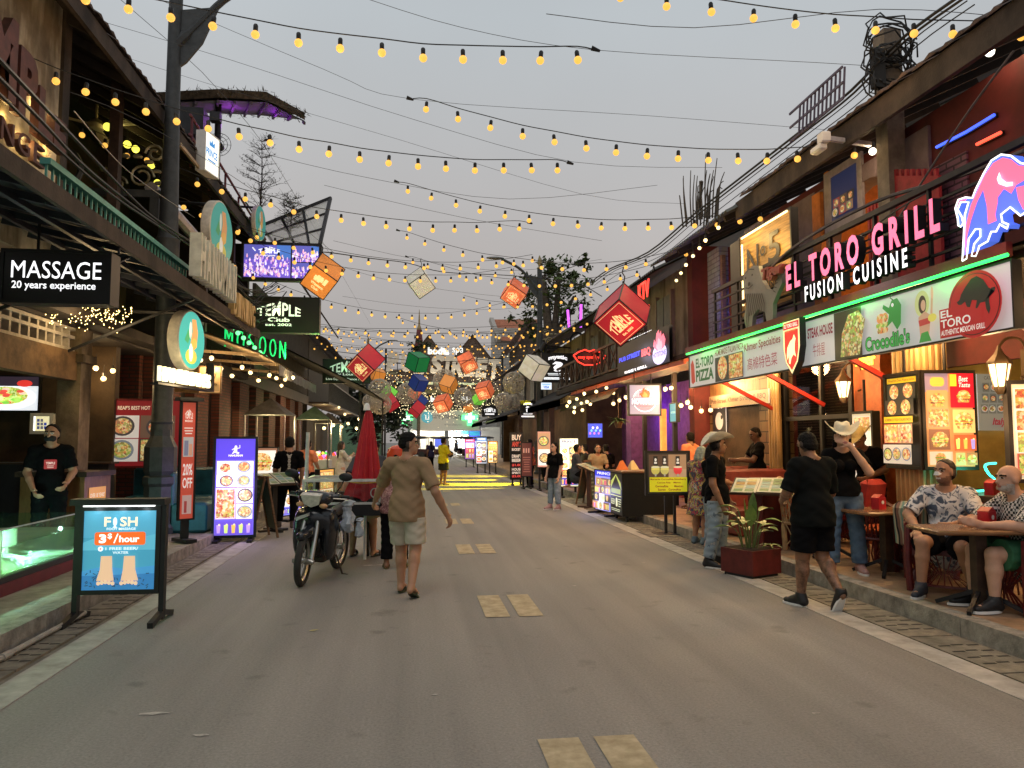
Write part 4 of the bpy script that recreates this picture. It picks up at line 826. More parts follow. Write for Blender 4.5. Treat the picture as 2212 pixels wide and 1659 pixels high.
q.poly(bp((1180,660),(1190,380),(1230,220),(1280,110),(1340,-20),(1410,-120),(1490,-165),(1560,-150),(1620,-100),(1700,-95),(1790,-45),(1840,-60),(1830,20),(1780,40),(1700,0),(1600,60),(1560,130),(1500,90),(1450,160),(1450,200),(1430,300),(1440,350),(1370,380),(1360,230),(1330,100),(1280,200),(1230,350),(1200,480)))
q.poly(bp((1110,250),(1135,185),(1200,172),(1180,195),(1140,205),(1122,250)));q.poly(bp((1600,80),(1680,60),(1760,130),(1740,230),(1660,260),(1620,180)));q.build('highlights',t,smooth=0)
q=MB(WLET);q.X=loc(t)@Fq;q.tube([(x,y,.01) for x,y in ol+ol[:1]],.008,5);q.poly(bp((1455,10),(1470,50),(1530,72),(1582,65),(1585,35),(1530,38),(1490,5),(1475,-45)),z=.02);q.build('outline',t);lamp(t,(-.5,-.3,.2),(1,.3,.6),8,.2)
# the long banner
BX=5.0;F=FR((BX,gx(1490,800,BX).y,2.58),(0,-1,0),(0,0,1));BW=F.translation.y-gx(2190,600,BX).y;BH=.585
def bx_(u):return F.translation.y-gx(u,800,BX).y
def a_banner(b,x,y,w,h):
    b.mat(PRD);b.rect(x,y,w,h,(.60,.58,.57));dg,rd=(.02,.12,.03),(.22,.01,.03);hh=h
    b.col=(.5,.06,.04);b.poly([(bx_(1497),.06),(bx_(1502),.1),(bx_(1500),.4),(bx_(1497),.5),(bx_(1493),.42),(bx_(1494),.1)])
    a,c=bx_(1504),bx_(1542);b.text('EL-TORO',a,.33,c-a,.17,dg,bold=.03);b.text('PIZZA',a,.09,c-a,.2,dg,bold=.035)
    a,c=bx_(1546),bx_(1608);b.text('HOME MADE ITALIAN PASTA',a,.45,c-a,.10,rd,bold=.01)
    r=random.Random(2);m=bx_(1576);food(b,a,.02,m-a,.4,r,PRD,PRDF,(.03,.03,.03),'z');food(b,m+.01,.02,c-m,.4,r,PRD,PRDF,(.05,.06,.05),'a')
    a,c=bx_(1613),bx_(1692);b.text('Khmer Specialties',a,.36,c-a,.15,rd,bold=.015);b.text('高棉特色菜',a+.1,.1,c-a-.2,.18,(.33,.05,.08))
    a,c=bx_(1752),bx_(1807);b.text('STEAK HOUSE',a,.34,c-a,.13,rd,bold=.03);b.text('牛排屋',a+.12,.1,c-a-.3,.16,(.3,.08,.1))
    a,c=bx_(1811),bx_(1871);b.rect(a,0,c-a,h,(.035,.03,.02));b.mat(PRDF);b.col=(.30,.26,.10);b.poly([(a+.12,.03),(a+.5,.02),(a+.62,.4),(a+.5,.52),(a+.3,.5),(a+.16,.3)]);b.mat(PRD)
    a=bx_(1879);c=bx_(1980);q=c-a  # burger, green reptile head and script
    b.mat(PRDF);b.rrect(a+q*.28,.2,q*.24,.06,.03,(.5,.25,.08));b.rrect(a+q*.26,.26,q*.28,.05,.02,(.25,.45,.06));b.rrect(a+q*.28,.31,q*.25,.1,.05,(.6,.3,.1));b.mat(PRD)
    b.col=(.03,.26,.05);b.poly([(a+q*.5,.25),(a+q*.62,.3),(a+q*.72,.2),(a+q*.8,.26),(a+q*.82,.45),(a+q*.74,.53),(a+q*.62,.52),(a+q*.56,.45),(a+q*.44,.5),(a+q*.42,.46),(a+q*.56,.38)]);b.disc(a+q*.64,.47,.02,.02,(.9,.9,.85));b.line([(a+q*.66,.52),(a+q*.6,.55),(a+q*.64,.58)],.015,(.02,.12,.03))
    b.text("Crocodile's",a,.03,q*.98,.17,(.015,.10,.02),bold=.06);b.text("Crocodile's",a+.01,.035,q*.96,.155,(.05,.42,.08),bold=.015)
    a=bx_(1986);c=bx_(2040);q=c-a  # figure in a wide hat holding a plate
    b.disc(a+q*.4,.40,q*.3,.13,(.55,.58,.25));b.disc(a+q*.42,.39,q*.16,.09,(.04,.02,.015));b.disc(a+q*.46,.38,q*.1,.055,(.6,.36,.24));b.col=(.58,.34,.22);b.poly([(a+q*.25,.27),(a+q*.5,.32),(a+q*.75,.27),(a+q*.65,.05),(a+q*.3,.05)]);b.col=(.5,.05,.05);b.poly([(a+q*.25,.24),(a+q*.75,.25),(a+q*.72,.19),(a+q*.28,.18)]);b.col=(.05,.3,.06);b.poly([(a+q*.25,.02),(a+q*.75,.02),(a+q*.62,.12),(a+q*.36,.11)]);b.disc(a+q*.82,.24,q*.17,.04,(.7,.6,.12));b.line([(a+q*.8,.28),(a+q*.85,.45)],.03,(.6,.36,.24));b.disc(a+q*.86,.48,q*.05,.06,(.8,.4,.3))
    a=bx_(2047);c=bx_(2186);q=c-a;cr=(.40,.012,.018)  # red house emblem with the bull
    b.disc(a+q*.58,.27,q*.42,.30,cr,36);b.rect(a,.02,q*.72,.27,cr)
    b.disc(a+q*.58,.27,q*.395,.275,(.02,.015,.015),36);b.disc(a+q*.58,.27,q*.385,.268,cr,36);b.rect(a+.005,.025,q*.7,.262,cr)
    b.col=(.012,.012,.012);S=lambda px,py:(a+q*(.3+.62*px),.16+.36*py)
    b.poly([S(*k_) for k_ in((.02,.45),(.1,.5),(.14,.62),(.26,.78),(.42,.95),(.56,.98),(.72,.85),(.84,.62),(.98,.5),(1,.6),(.9,.6),(.86,.5),(.84,.3),(.86,.1),(.82,-.02),(.76,.12),(.74,.3),(.62,.3),(.54,.18),(.5,.2),(.54,.38),(.42,.42),(.36,.25),(.28,.28),(.24,.42),(.14,.36),(.06,.38))])
    b.text('EL',a+q*.03,.205,q*.2,.07,(.8,.76,.7),bold=.02);b.text('TORO',a+q*.03,.11,q*.5,.08,bold=.02);b.text('AUTHENTIC MEXICAN GRILL',a+q*.03,.04,q*.72,.05,bold=.02,shear=.1)
t,L_,w_,h_=signbox('banner_sign','long white restaurant banner printed with pizza, burger and bull emblems along the terrace edge','banner',(F,BW,BH),a_banner,depth=.08,rim=.012,case=DKM,partname='print')
q=MB(M('green neon strip',(0,1,.1),.4,emit=3.0,vary=0,ec=(.03,1,.12)));q.X=L_;q.tube([(0,h_+.035,.05),(w_,h_+.035,.05)],.018,6);q.build('light_strip',t)
for k in range(5):lamp(t,L_@V(w_*(k+.5)/5,h_+.02,.14),(.03,1,.08),2.2,.05)
def shield(cx,cy,w,h):return[(cx-w/2,cy+h/2),(cx+w/2,cy+h/2),(cx+w/2,cy),(cx+w*.36,cy-h*.28),(cx,cy-h/2),(cx-w*.36,cy-h*.28),(cx-w/2,cy)]
t=thing('shield_sign','red and cream shield sign with a bull, hung over the long banner','sign',gx(1715,750,4.88));q=MB(BLK);q.X=loc(t)@FR(t.location,(0,-1,0),(0,0,1));q.prism(shield(0,0,.44,.72),-.05,.03);q.build('case',t,smooth=0)
q=MB(PRN);q.X=loc(t)@FR(t.location,(0,-1,0),(0,0,1));q.z=.033;q.col=(.95,.80,.40);q.poly(shield(0,0,.42,.69));q.col=(.55,.02,.02);q.poly(shield(0,-.04,.35,.52));q.rect(-.2,.24,.4,.09,(.45,.01,.03));q.text('EL TORO GRILL',-.17,.26,.34,.05,(1,.7,.6),bold=.03);q.text('PUB STREET',-.15,.2,.3,.03,(.4,.2,.05),bold=.02)
q.col=(1,.85,.45);q.poly([(-.12,-.1),(-.1,.0),(-.02,.08),(.04,.1),(.08,.16),(.12,.1),(.1,.04),(.09,-.04),(.12,-.14),(.06,-.1),(.0,-.14),(-.03,-.22),(-.07,-.2),(-.06,-.1),(-.1,-.16)]);q.build('face',t,smooth=0);lamp(t,(-.25,0,0),(1,.6,.3),2,.1)
# ---- right side beyond the grill house
e2=thing('stone_grill_house','shophouse with red awning, lattice balcony and shuttered windows beside the grill house','building',(8,22,0))
def r2(name,m,*bx,e=None):
    e=e or e2;q=lp(e,m)
    for a,b in bx:q.box(a,b)
    return q.build(name,e,smooth=0)
BEIG=weather(M('beige plaster',(.20,.17,.13),.8,vary=.25,scale=2,bump=.15));SHUT=M('grey blue shutter',(.10,.115,.115),.6,vary=.2)
r2('upper_wall',BEIG,((6.3,16.5,3.4),(6.5,27,5.7)));r2('party_wall',DWALL,((6.3,27,.15),(11,27.2,6.0)))
for k in range(4):
    y=17.6+k*2.4;q=lp(e2,SHUT);q.box((6.22,y,3.8),(6.29,y+.5,5.2));q.box((6.22,y+.55,3.8),(6.29,y+1.05,5.2));q.mat(BEIG)
    for i in range(2):q.box((6.2,y-.08+i*1.13,3.7),(6.3,y+i*1.13,5.3))
    q.build('shuttered_window',e2,smooth=0)
rf=lp(e2,GREY)
for k in range(72):y=16.4+k*.148;rf.add([(5.45,y,5.5),(5.45,y+.074,5.56),(5.45,y+.148,5.5),(11,y,8.3),(11,y+.074,8.36),(11,y+.148,8.3)],[(0,1,4,3),(1,2,5,4)])
rf.quad((5.46,16.4,5.46),(5.46,27,5.46),(11,27,8.2),(11,16.4,8.2));rf.build('roof',e2,smooth=0)
r2('balcony_floor',SOFF,((5.2,16.5,3.25),(6.3,27,3.4)))
q=lp(e2,DWOOD);q.box((5.2,16.5,4.15),(5.28,27,4.22));q.box((5.2,16.5,3.45),(5.28,27,3.5))
for k in range(13):
    y=16.5+k*.8;q.box((5.2,y,3.45),(5.28,y+.06,4.15));q.bar((5.24,y,3.5),(5.24,y+.8,4.15),.03,.04);q.bar((5.24,y+.8,3.5),(5.24,y,4.15),.03,.04)
q.build('lattice_railing',e2,smooth=0)
q=lp(e2,M('red orange awning sheet',(.50,.09,.03),.55,vary=.2,scale=2));q.quad((4.98,13.5,3.14),(6.5,13.5,3.62),(6.5,23.5,3.62),(4.98,23.5,3.14));q.quad((4.98,13.5,3.17),(4.98,23.5,3.17),(6.5,23.5,3.65),(6.5,13.5,3.65));
for i in range(13):q.bar((5.0,13.6+i*.8,3.11),(6.5,13.6+i*.8,3.58),.05,.06)
for x,z in((5.03,3.1),(5.8,3.34)):q.bar((x,13.5,z),(x,23.5,z),.05,.08)
q.build('awning',e2,smooth=0)
q=lp(e2,M('olive awning canvas',(.20,.19,.13),.8,vary=.3));q.quad((5.3,19,3.0),(5.3,25.5,2.95),(5.0,25.5,2.6),(5.0,19,2.72));q.quad((5.31,19,3.0),(5.01,19,2.72),(5.01,25.5,2.6),(5.31,25.5,2.95));q.build('valance',e2,smooth=0)
r2('violet_wall',M('violet painted wall',(.17,.06,.26),.7,vary=.3),((7.6,16.5,.15),(7.7,26.9,3.3)));r2('violet_column',MATS['violet painted wall'],((6.2,21.0,.15),(6.55,21.5,3.2)))
r2('dark_timber_front',DWALL,((6.6,13.5,.15),(6.8,16.3,3.3)));r2('door_post',BLK,((6.0,16.9,.15),(6.1,17.0,3.2)),((6.0,19.2,.15),(6.1,19.3,3.2)))
r2('red_bench',M('red leatherette',(.28,.02,.02),.4),((7.0,17,.15),(7.55,24,.95)))
for p,c,w_ in(((6.3,15,2.8),WARM,105),((6.4,18.3,2.8),WARM,80),((5.7,20.4,2.9),WARM,70),((6.9,22.3,2.3),(.45,.08,1),45),((5.6,24.5,2.5),WARM,22),((5.9,16.5,2.95),(1,.35,.12),45),((7,20,4.8),(1,.55,.2),12)):lamp(e2,V(*p)-e2.location,c,w_,.1)
e3=thing('black_awning_house','dark shophouse row under long black awnings further along the right pavement','building',(8,36,0))
R3_=lambda n,m,*b:r2(n,m,*b,e=e3)
R3_('upper_wall',BEIG,((6.3,27.25,3.2),(6.5,52,5.6)));R3_('ground_wall',DWALL,((7,27.25,.15),(7.2,52,3.1)));R3_('end_wall',DWALL,((6.3,52,.15),(11,52.2,5.6)))
for k in range(7):y=28+k*3.4;q=lp(e3,SHUT);q.box((6.2,y,3.7),(6.29,y+.6,5.1));q.box((6.2,y+.66,3.7),(6.29,y+1.26,5.1));q.build('shuttered_window',e3,smooth=0)
rf=lp(e3,TILE);tiles_edge(rf,5.4,9.5,27,52.4,5.55,7.8,.4);rf.quad((5.42,27,5.52),(5.42,52.4,5.52),(9.5,52.4,7.7),(9.5,27,7.7));rf.build('roof',e3,smooth=0)
q=lp(e3,MATS['black awning canvas'])
for a,c,x,z in((24,33.8,4.75,2.95),(34,44,4.3,2.75),(44.2,52,4.1,2.7)):
    q.quad((x,a,z),(6.4,a,z+.85),(6.4,c,z+.85),(x,c,z));q.quad((x,a,z+.03),(x,c,z+.03),(6.4,c,z+.88),(6.4,a,z+.88));q.add([(x,a,z),(x,c,z),(x,c,z-.22),(x,a,z-.22)],[(0,1,2,3),(3,2,1,0)])
q.build('black_awning',e3,smooth=0)
R3_('timber_post',DWOOD,((5.0,27.4,.15),(5.2,27.6,3.0)),);R3_('timber_post',DWOOD,((4.8,34,.15),(5.0,34.2,3.0)))
q=lp(e3,M('green awning canvas',(.12,.2,.05),.7));q.quad((4.0,38.5,2.55),(5.0,38.5,3.0),(5.0,43,3.0),(4.0,43,2.55));q.quad((4.0,38.5,2.57),(4.0,43,2.57),(5,43,3.02),(5,38.5,3.02));q.build('green_awning',e3,smooth=0)
for p,c,w_ in(((5.8,30,2.7),WARM,35),((6,36,2.6),WARM,30),((5.8,43,2.5),(1,.5,.3),35),((5.8,49,2.5),WARM,40),((6.6,27.9,2.2),(.5,.1,1),20)):lamp(e3,V(*p)-e3.location,c,w_,.1)
# blank dark houses that close the left side further on
e4=thing('market_house','dim far house above the lit food stalls on the left beyond the black awning','building',(-7,48,0))
R4_=lambda n,m,*b:r2(n,m,*b,e=e4)
R4_('upper_wall',TWOOD,((-5.2,38,3.4),(-5,62,6.6)));R4_('ground_wall',DWALL,((-6.5,38,.1),(-6.4,62,3.4)));R4_('balcony',DWOOD,((-5,38,3.4),(-4.0,60,3.5)),)
q=lp(e4,DKM)
for k in range(40):q.box((-4.02,38+k*.55,3.5),(-3.98,38.04+k*.55,4.5))
q.box((-4.03,38,4.5),(-3.97,60,4.56));q.build('railing',e4,smooth=0)
rf=lp(e4,TILE);tiles_edge(rf,-4.2,-8,38,62,6.6,8.4,.5);rf.build('roof',e4,smooth=0)
for p,c,w_ in(((-4.5,40,2.6),(1,.7,.3),60),((-4.2,46,2.6),(1,.65,.3),60),((-4.2,53,2.6),(1,.7,.35),60),((-4.0,30,2.6),(1,.7,.35),45)):lamp(e4,V(*p)-e4.location,c,w_,.15)
# ------------------------------------------------------------------ far end of the street
sp=thing('spa_building','far yellow building with two steep gables facing down the street behind the pub street letters','building',(2,84,0))
R5=lambda n,m,*b:r2(n,m,*b,e=sp)
CREA=M('dull cream wall',(.32,.29,.17),.8,vary=.2);R5('wall',CREA,((-3.2,82,4.6),(11,90,9.0)));R5('side_wing',M('dull green wall',(.12,.22,.14),.8),((-9,83,0),(-3.3,90,3.6)))
q=lp(sp,M('mottled gable tiles',(.16,.085,.06),.9,vary=.7,scale=9,c2=(.26,.19,.15)))
for cx,w_,zt in((1.75,3.3,12.95),(7.6-1.1,3.6,13.1)):
    for a,b in(((cx-w_,81.6,8.6),(cx,81.6,zt)),((cx,81.6,zt),(cx+w_,81.6,8.6))):q.add([a,b,(b[0],90,b[2]),(a[0],90,a[2])],[(0,1,2,3)])
    q.add([(cx-w_,81.9,8.6),(cx+w_,81.9,8.6),(cx,81.9,zt)],[(0,1,2)])
q.add([(-3.6,81.4,7.0),(11.3,81.4,7.0),(11,82.2,9.2),(-3.3,82.2,9.2)],[(0,1,2,3)]);q.build('gable_roof',sp,smooth=0)
q=lp(sp,M('dark window',(.03,.028,.02),.4))  # plain dark colour for the window panes
for x0 in(-1.0,1.6,4.4,7.2):q2=lp(sp,MATS['dark window']);q2.box((x0,81.93,5.0),(x0+1.7,81.98,6.6));q2.mat(CREA);q2.box((x0+.8,81.9,5.0),(x0+.9,81.95,6.6));q2.build('window',sp,smooth=0)
q=lp(sp,M('white lit letters',(1,1,.95),.4,emit=.95,vary=0));q.X=q.X@FR((0,81.3,0),(1,0,0),(0,0,1));a,b=gy(924,766,81.3),gy(970,756,81.3);q.text('bodia',a.x,a.z,b.x-a.x,.8,bold=.05,depth=.15);q.text('spa',b.x+.35,a.z,1.2,.8,bold=.0,depth=.1);a,b=gy(930,868,81.3),gy(1040,868,81.3);q.text('bodia',a.x,a.z,2.0,.6,bold=.04,depth=.1);q.text('spa',b.x-2.2,a.z,1.7,.6,bold=.02,depth=.1);q.build('lettering',sp)
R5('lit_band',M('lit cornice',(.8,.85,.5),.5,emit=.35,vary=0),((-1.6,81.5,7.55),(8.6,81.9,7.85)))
ph=thing('pharmacy','white care pharmacy shop at the far end with lit doors and a pale sign band','shop',(3.4,81,0))
R6=lambda n,m,*b:r2(n,m,*b,e=ph)
PALE=M('pale grey panel',(.5,.5,.48),.5,vary=.05);a,b=gy(891,900,80),gy(1035,900,80);R6('sign_band',PALE,((a.x,80,2.75),(b.x,80.6,4.75)))
R6('wall',PALE,((a.x-.2,80.7,.1),(a.x+.9,81.5,2.75)),((3.9,80.7,.1),(4.7,81.5,2.75)),((7.4,80.7,.1),(9.4,81.5,3.0)),((-.4,84,0),(9.4,84.2,4.6)));R6('canopy',PALE,((a.x,79.4,2.6),(b.x+1,80,2.74)))
q=lp(ph,PRN);q.X=q.X@FR((a.x,79.99,2.75),(1,0,0),(0,0,1));W_=b.x-a.x
q.mat(PRD);q.disc(W_*.22,1.25,.62,.62,(.02,.3,.42));q.text('Li',W_*.19,1.0,.42,.5,(.8,.85,.9),bold=.03);q.text('care pharmacy',W_*.29,.95,W_*.45,.75,(.06,.07,.08),bold=.01);q.text('Pharmacy & Beauty store',W_*.48,.35,W_*.26,.22,(.12,.14,.15));q.build('sign_print',ph)
q=lp(ph,PRN);q.X=q.X@FR((0,80.9,0),(1,0,0),(0,0,1));q.rect(4.75,.1,1.3,2.5,(.9,.95,.9));
rnd=random.Random(4)
for i in range(40):q.z=.01+i*2e-4;q.rect(4.8+rnd.random()*1.1,.3+rnd.random()*1.8,.13,.16,rnd.choice([(.8,.3,.2),(.3,.5,.8),(.95,.95,.9),(.9,.75,.5),(.3,.7,.6)]))
q.z=.02;q.rect(4.75,2.2,1.3,.4,(.05,.25,.3));q.rect(6.15,.1,1.15,2.5,(.05,.06,.45));q.rect(6.2,2.1,1.05,.45,(.02,.18,.3));q.rect(6.35,.9,.8,.6,(.5,.45,1));q.rect(.9,.3,2.6,2.3,(.55,.52,.42));q.rect(2.5,.9,1.0,1.0,(.05,.08,.4));q.build('lit_doors',ph,smooth=0)
lamp(ph,(1.5,-1.3,2.2),(1,.95,.9),420,.2);lamp(ph,(-2.5,-1.3,2.2),(1,.9,.8),160,.2);lamp(ph,(-1,-7,4),(1,.8,.5),500,.4)
for u,nm in((874,'to the left of the pale sign band'),(1015,'on the right end of the pale sign band')):
    p=gy(u,902,79.6);t=thing('pharmacy_cross','glowing green pharmacy cross '+nm,'sign',p);s=.85
    q=MB(M('green cross light',(.1,1,.3),.4,emit=1.5,vary=0,ec=(.15,1,.35)));q.X=FR((0,0,0),(1,0,0),(0,0,1));pts=[(.33,.33),(.33,1),(-.33,1),(-.33,.33),(-1,.33),(-1,-.33),(-.33,-.33),(-.33,-1),(.33,-1),(.33,-.33),(1,-.33),(1,.33)];q.prism([(x*s,y*s) for x,y in pts],-.1,.02);q.build('cross',t,smooth=0)
    q=MB(WLET);q.X=FR((0,0,0),(1,0,0),(0,0,1));q.poly([(x*s*.6,y*s*.6) for x,y in pts],z=.03);q.build('core',t,smooth=0);lamp(t,(0,-.6,0),(.2,1,.4),12,.3)
# letters on the gantry
gt=thing('street_gantry','steel gantry across the street carrying big pale letters PUB STREET above spotlights','gantry',(1.5,62,0))
ch=[('P',848,783),('U',880,784),('B',907,790),('S',943,789),('T',968,792),('R',987,795),('E',1015,794),('E',1040,796),('T',1068,799)]
q=lp(gt,M('dull ivory big letters',(.62,.58,.50),.7,vary=.1))
for c,u,v in ch:
    p=gy(u,v,62);w_=1.05
    q.X=loc(gt)@FR(p,(1,0,random.uniform(-.03,.03)),(0,0,1));q.text(c,-w_/2,-.75,w_,1.6,bold=.05,depth=.25,shear=.15)
q.build('lettering',gt)
q=lp(gt,DKM);a,b=gy(833,765,62.3),gy(1085,775,62.3);a2,b2=gy(833,822,62.3),gy(1085,828,62.3)
for s in(0,.33,.66,1):q.bar(a.lerp(a2,s),b.lerp(b2,s),.07,.07)
for s in range(11):q.bar(a.lerp(b,s/10),a2.lerp(b2,s/10),.06,.06)
for p in(a2,b2):q.bar((p.x,p.y,0),(p.x,p.y,p.z+2.6),.16,.16)
q.build('frame',gt,smooth=0)
SPOTP=[]
for k in range(7):
    p=gy(878+k*30,832,61.9);q=lp(gt,BLK);q.cyl(p,p+V(0,-.22,-.14),.14,.17);q.build('spotlight',gt);SPOTP.append(p+V(0,-.3,-.2));k%2 or lamp(gt,p+V(0,-1.0,.1)-gt.location,(1,.85,.62),70,.1)
# yellow bands thrown on the road by a stage projector with a slotted plate, fixed to the right upper wall
LP_=V(5.1,29.5,5.2);pj=thing('stage_projector','small black stage projector on the right upper wall throwing yellow bands on the road','projector',LP_);AX=(gz(1020,1040)-LP_).normalized()
q=MB(BLK);q.tube([-AX*.3,AX*.02],.12,10);q.bar(-AX*.2,V(1.15,0,.1),.05,.05);q.build('body',pj,smooth=0);q=MB(BLK)
def onplate(u,v):d=gz(u,v)-LP_;return d*(.3/d.dot(AX))
def lim(v):g=[u for u in range(600,1500,4) if(gz(u,v)-LP_).dot(AX)>.5 and(onplate(u,v)-AX*.3).length<.42];return(g[0],g[-1]) if g else(1000,1010)
vs_=[1125,1066,1060.5,1056.5,1053,1049,1043,1038.5,1036,1032,1027,1023,1020.5,1017,1014.5,1004];ue=[(0,0),(925,1100),(930,1080),(925,1112),(930,1062),(922,1098),(928,1050),(930,1040)]
for k in range(0,16,2):(a0,a1),(b0,b1)=lim(vs_[k]),lim(vs_[k+1]);q.add([onplate(a0,vs_[k]),onplate(a1,vs_[k]),onplate(b1,vs_[k+1]),onplate(b0,vs_[k+1])],[(0,1,2,3)])
for k in range(1,8):
    va,vb=vs_[2*k-1],vs_[2*k];a0,a1=ue[k];l0,l1=lim((va+vb)/2)
    q.add([onplate(l0,va),onplate(a0,va),onplate(a0-8,vb),onplate(l0,vb)],[(0,1,2,3)]);q.add([onplate(a1,va),onplate(l1,va),onplate(l1,vb),onplate(a1+8,vb)],[(0,1,2,3)])
q.build('slotted_plate',pj,smooth=0);o=lamp(pj,(0,0,0),(1,.80,.006),11000,.008,'SPOT',spot_size=R(84),spot_blend=.1);o.rotation_euler=AX.to_track_quat('-Z','Y').to_euler();o.location=AX*.03
# other far roofs and a spire
t=thing('red_roof_house','far house with orange tiled roof and white cornice above the right shophouses','building',gy(1110,740,95));q=MB(M('orange roof tile',(.42,.16,.09),.8,vary=.3));q.X=loc(t);a,b,c,d=gy(1062,690,95),gy(1165,690,95),gy(1165,740,92),gy(1075,735,92);q.add([a,b,c,d],[(3,2,1,0),(0,1,2,3)]);q.build('roof',t,smooth=0)
q=MB(M('white far wall',(.45,.42,.38),.8));q.X=loc(t);a,b=gy(1066,800,93),gy(1110,710,93);q.box((a.x,92.5,0),(b.x+4,96,b.z));q.build('wall',t,smooth=0)
q=MB(M('white far wall',(.45,.42,.38),.8));q.X=loc(t);a=gy(1061,690,94.8);b=gy(1078,735,91.8);q.bar(a,b,.5,.6);q.build('cornice',t,smooth=0)
t=thing('gable_house','dark brown gabled timber house in front of the orange roof','building',gy(1140,760,70));q=MB(M('dark brown boards',(.10,.075,.06),.8,vary=.4));q.X=loc(t);P_=[gy(1118,780,70),gy(1118,745,70),gy(1145,698,70),gy(1180,735,70),gy(1180,780,70)];q.add(P_+[p+V(0,6,0) for p in P_],[(0,4,3,2,1),(0,1,6,5),(3,4,9,8)]);q.build('wall',t,smooth=0)
q=MB(TILE);q.X=loc(t);a,b,c=gy(1090,765,69.5),gy(1145,690,69.5),gy(1190,742,69.5);q.add([a,b,b+V(0,7,0),a+V(0,7,0),c,c+V(0,7,0)],[(0,1,2,3),(3,2,1,0),(1,4,5,2),(2,5,4,1)]);q.bar(a,b,.35,.5);q.bar(b,c,.35,.5);q.build('roof',t,smooth=0)
t=thing('temple_spire','slender dark red and gold spire behind the left gable','spire',gy(905,760,120));k=120/1640;q=MB(M('red spire',(.2,.05,.045),.7));q.lathe([(14*k,-30*k),(9*k,20*k),(5.5*k,48*k)],8);q.mat(M('dull gold',(.35,.25,.12),.5,.4));q.lathe([(6*k,48*k),(4*k,54*k),(2.4*k,58*k),(1.6*k,75*k),(.5*k,92*k)],8);q.build('tower',t)
# trees
def tree(name,label,base,trunk,lobes,seed,n=420,leaf=.16,dark=(.035,.05,.02),lite=(.07,.10,.03),sparse=.0):
    rnd=random.Random(seed);t=thing(name,label,'tree',base);br=MB(M('grey bark',(.10,.08,.06),.9,vary=.4,bump=.3));top=max(c[2] for c,r in lobes)
    for pth,r_ in trunk:br.tube(smoothpath([V(*p) for p in pth],4),[lerp(r_,r_*.45,i/(4*(len(pth)-1))) for i in range(4*(len(pth)-1)+1)],7)
    lf=MB();ma,mb_=M('leaf dark %d'%seed,dark,.7,vary=.4),M('leaf light %d'%seed,lite,.6,vary=.4)
    for c,r in lobes:
        c=V(*c);br.tube([V(*trunk[0][0][-1]),c],[.05,.02],4)
        cl=[(c+V(rnd.gauss(0,1),rnd.gauss(0,1),rnd.gauss(0,.8))*r*.5,r*rnd.uniform(.18,.36)) for _ in range(7)]
        for i in range(n):
            cc,rr=rnd.choice(cl);p=cc+V(rnd.gauss(0,1),rnd.gauss(0,1),rnd.gauss(0,.8))*rr*.6;u_=V(rnd.uniform(-1,1),rnd.uniform(-1,1),rnd.uniform(-.6,.6)).normalized();w_=u_.cross(V(rnd.uniform(-1,1),rnd.uniform(-1,1),1)).normalized();s=leaf*rnd.uniform(.6,1.3)
            lf.mat(ma if rnd.random()<.6 else mb_);lf.add([p-u_*s,p+w_*s*.45,p+u_*s,p-w_*s*.45],[(0,1,2,3)])
    br.build('trunk',t);lf.build('crown',t,smooth=0);return t
b_=gy(1190,750,44);c0=lambda u,v:tuple(gy(u,v,44)-b_)
tree('leafy_tree','leafy green tree with several upright limbs rising behind the right shophouses',b_,[([(0,0,-6),(0,0,0),c0(1183,700),c0(1178,640),c0(1170,600)],.38),([(0,0,0),c0(1200,690),c0(1205,630),c0(1208,590)],.26),([(0,0,0),c0(1220,680),c0(1240,640)],.18)],
 [(c0(1150,655),1.5),(c0(1172,615),1.5),(c0(1205,600),1.4),(c0(1232,625),1.4),(c0(1250,600),.9),(c0(1150,690),1.1),(c0(1195,650),1.6),(c0(1225,665),1.2),(c0(1190,575),.8),(c0(1255,570),.5)],21,230,.17,(.05,.075,.022),(.10,.15,.04))
b_=gy(905,800,79);c0=lambda u,v:tuple(gy(u,v,79)-b_)
tree('round_tree','small round dark green tree beside the left gable',b_,[([(0,0,-8),(0,0,0),c0(904,760)],.2)],[(c0(895,758),1.0),(c0(912,752),.9),(c0(903,744),.8)],22,300,.14,(.022,.038,.012),(.045,.07,.02))
b_=gy(780,930,75);c0=lambda u,v:tuple(gy(u,v,75)-b_)
tree('dark_tree','dark mass of a big tree at the far left end of the street',b_,[([(0,0,-1),(0,0,1),c0(785,880),c0(790,850)],.4)],[(c0(u,v),1.9) for u,v in((760,870),(775,845),(800,835),(825,850),(840,870),(815,880),(790,890),(840,900),(855,890),(770,900),(740,880),(810,915),(845,920))],23,380,.32,(.016,.024,.012),(.03,.042,.02))
b_=gx(1512,480,6.6)
tree('dry_shrub','bare reddish dry twigs standing on the right rooftop',b_,[([(x,y,0),(x*1.3,y,.7),(x*1.6+.05,y,h)],.02) for x,y,h in[(random.uniform(-.25,.25),random.uniform(-.5,.5),random.uniform(.7,1.5)) for _ in range(22)]],[((0,0,.3),.2)],24,20,.04,(.1,.06,.05),(.12,.08,.06))
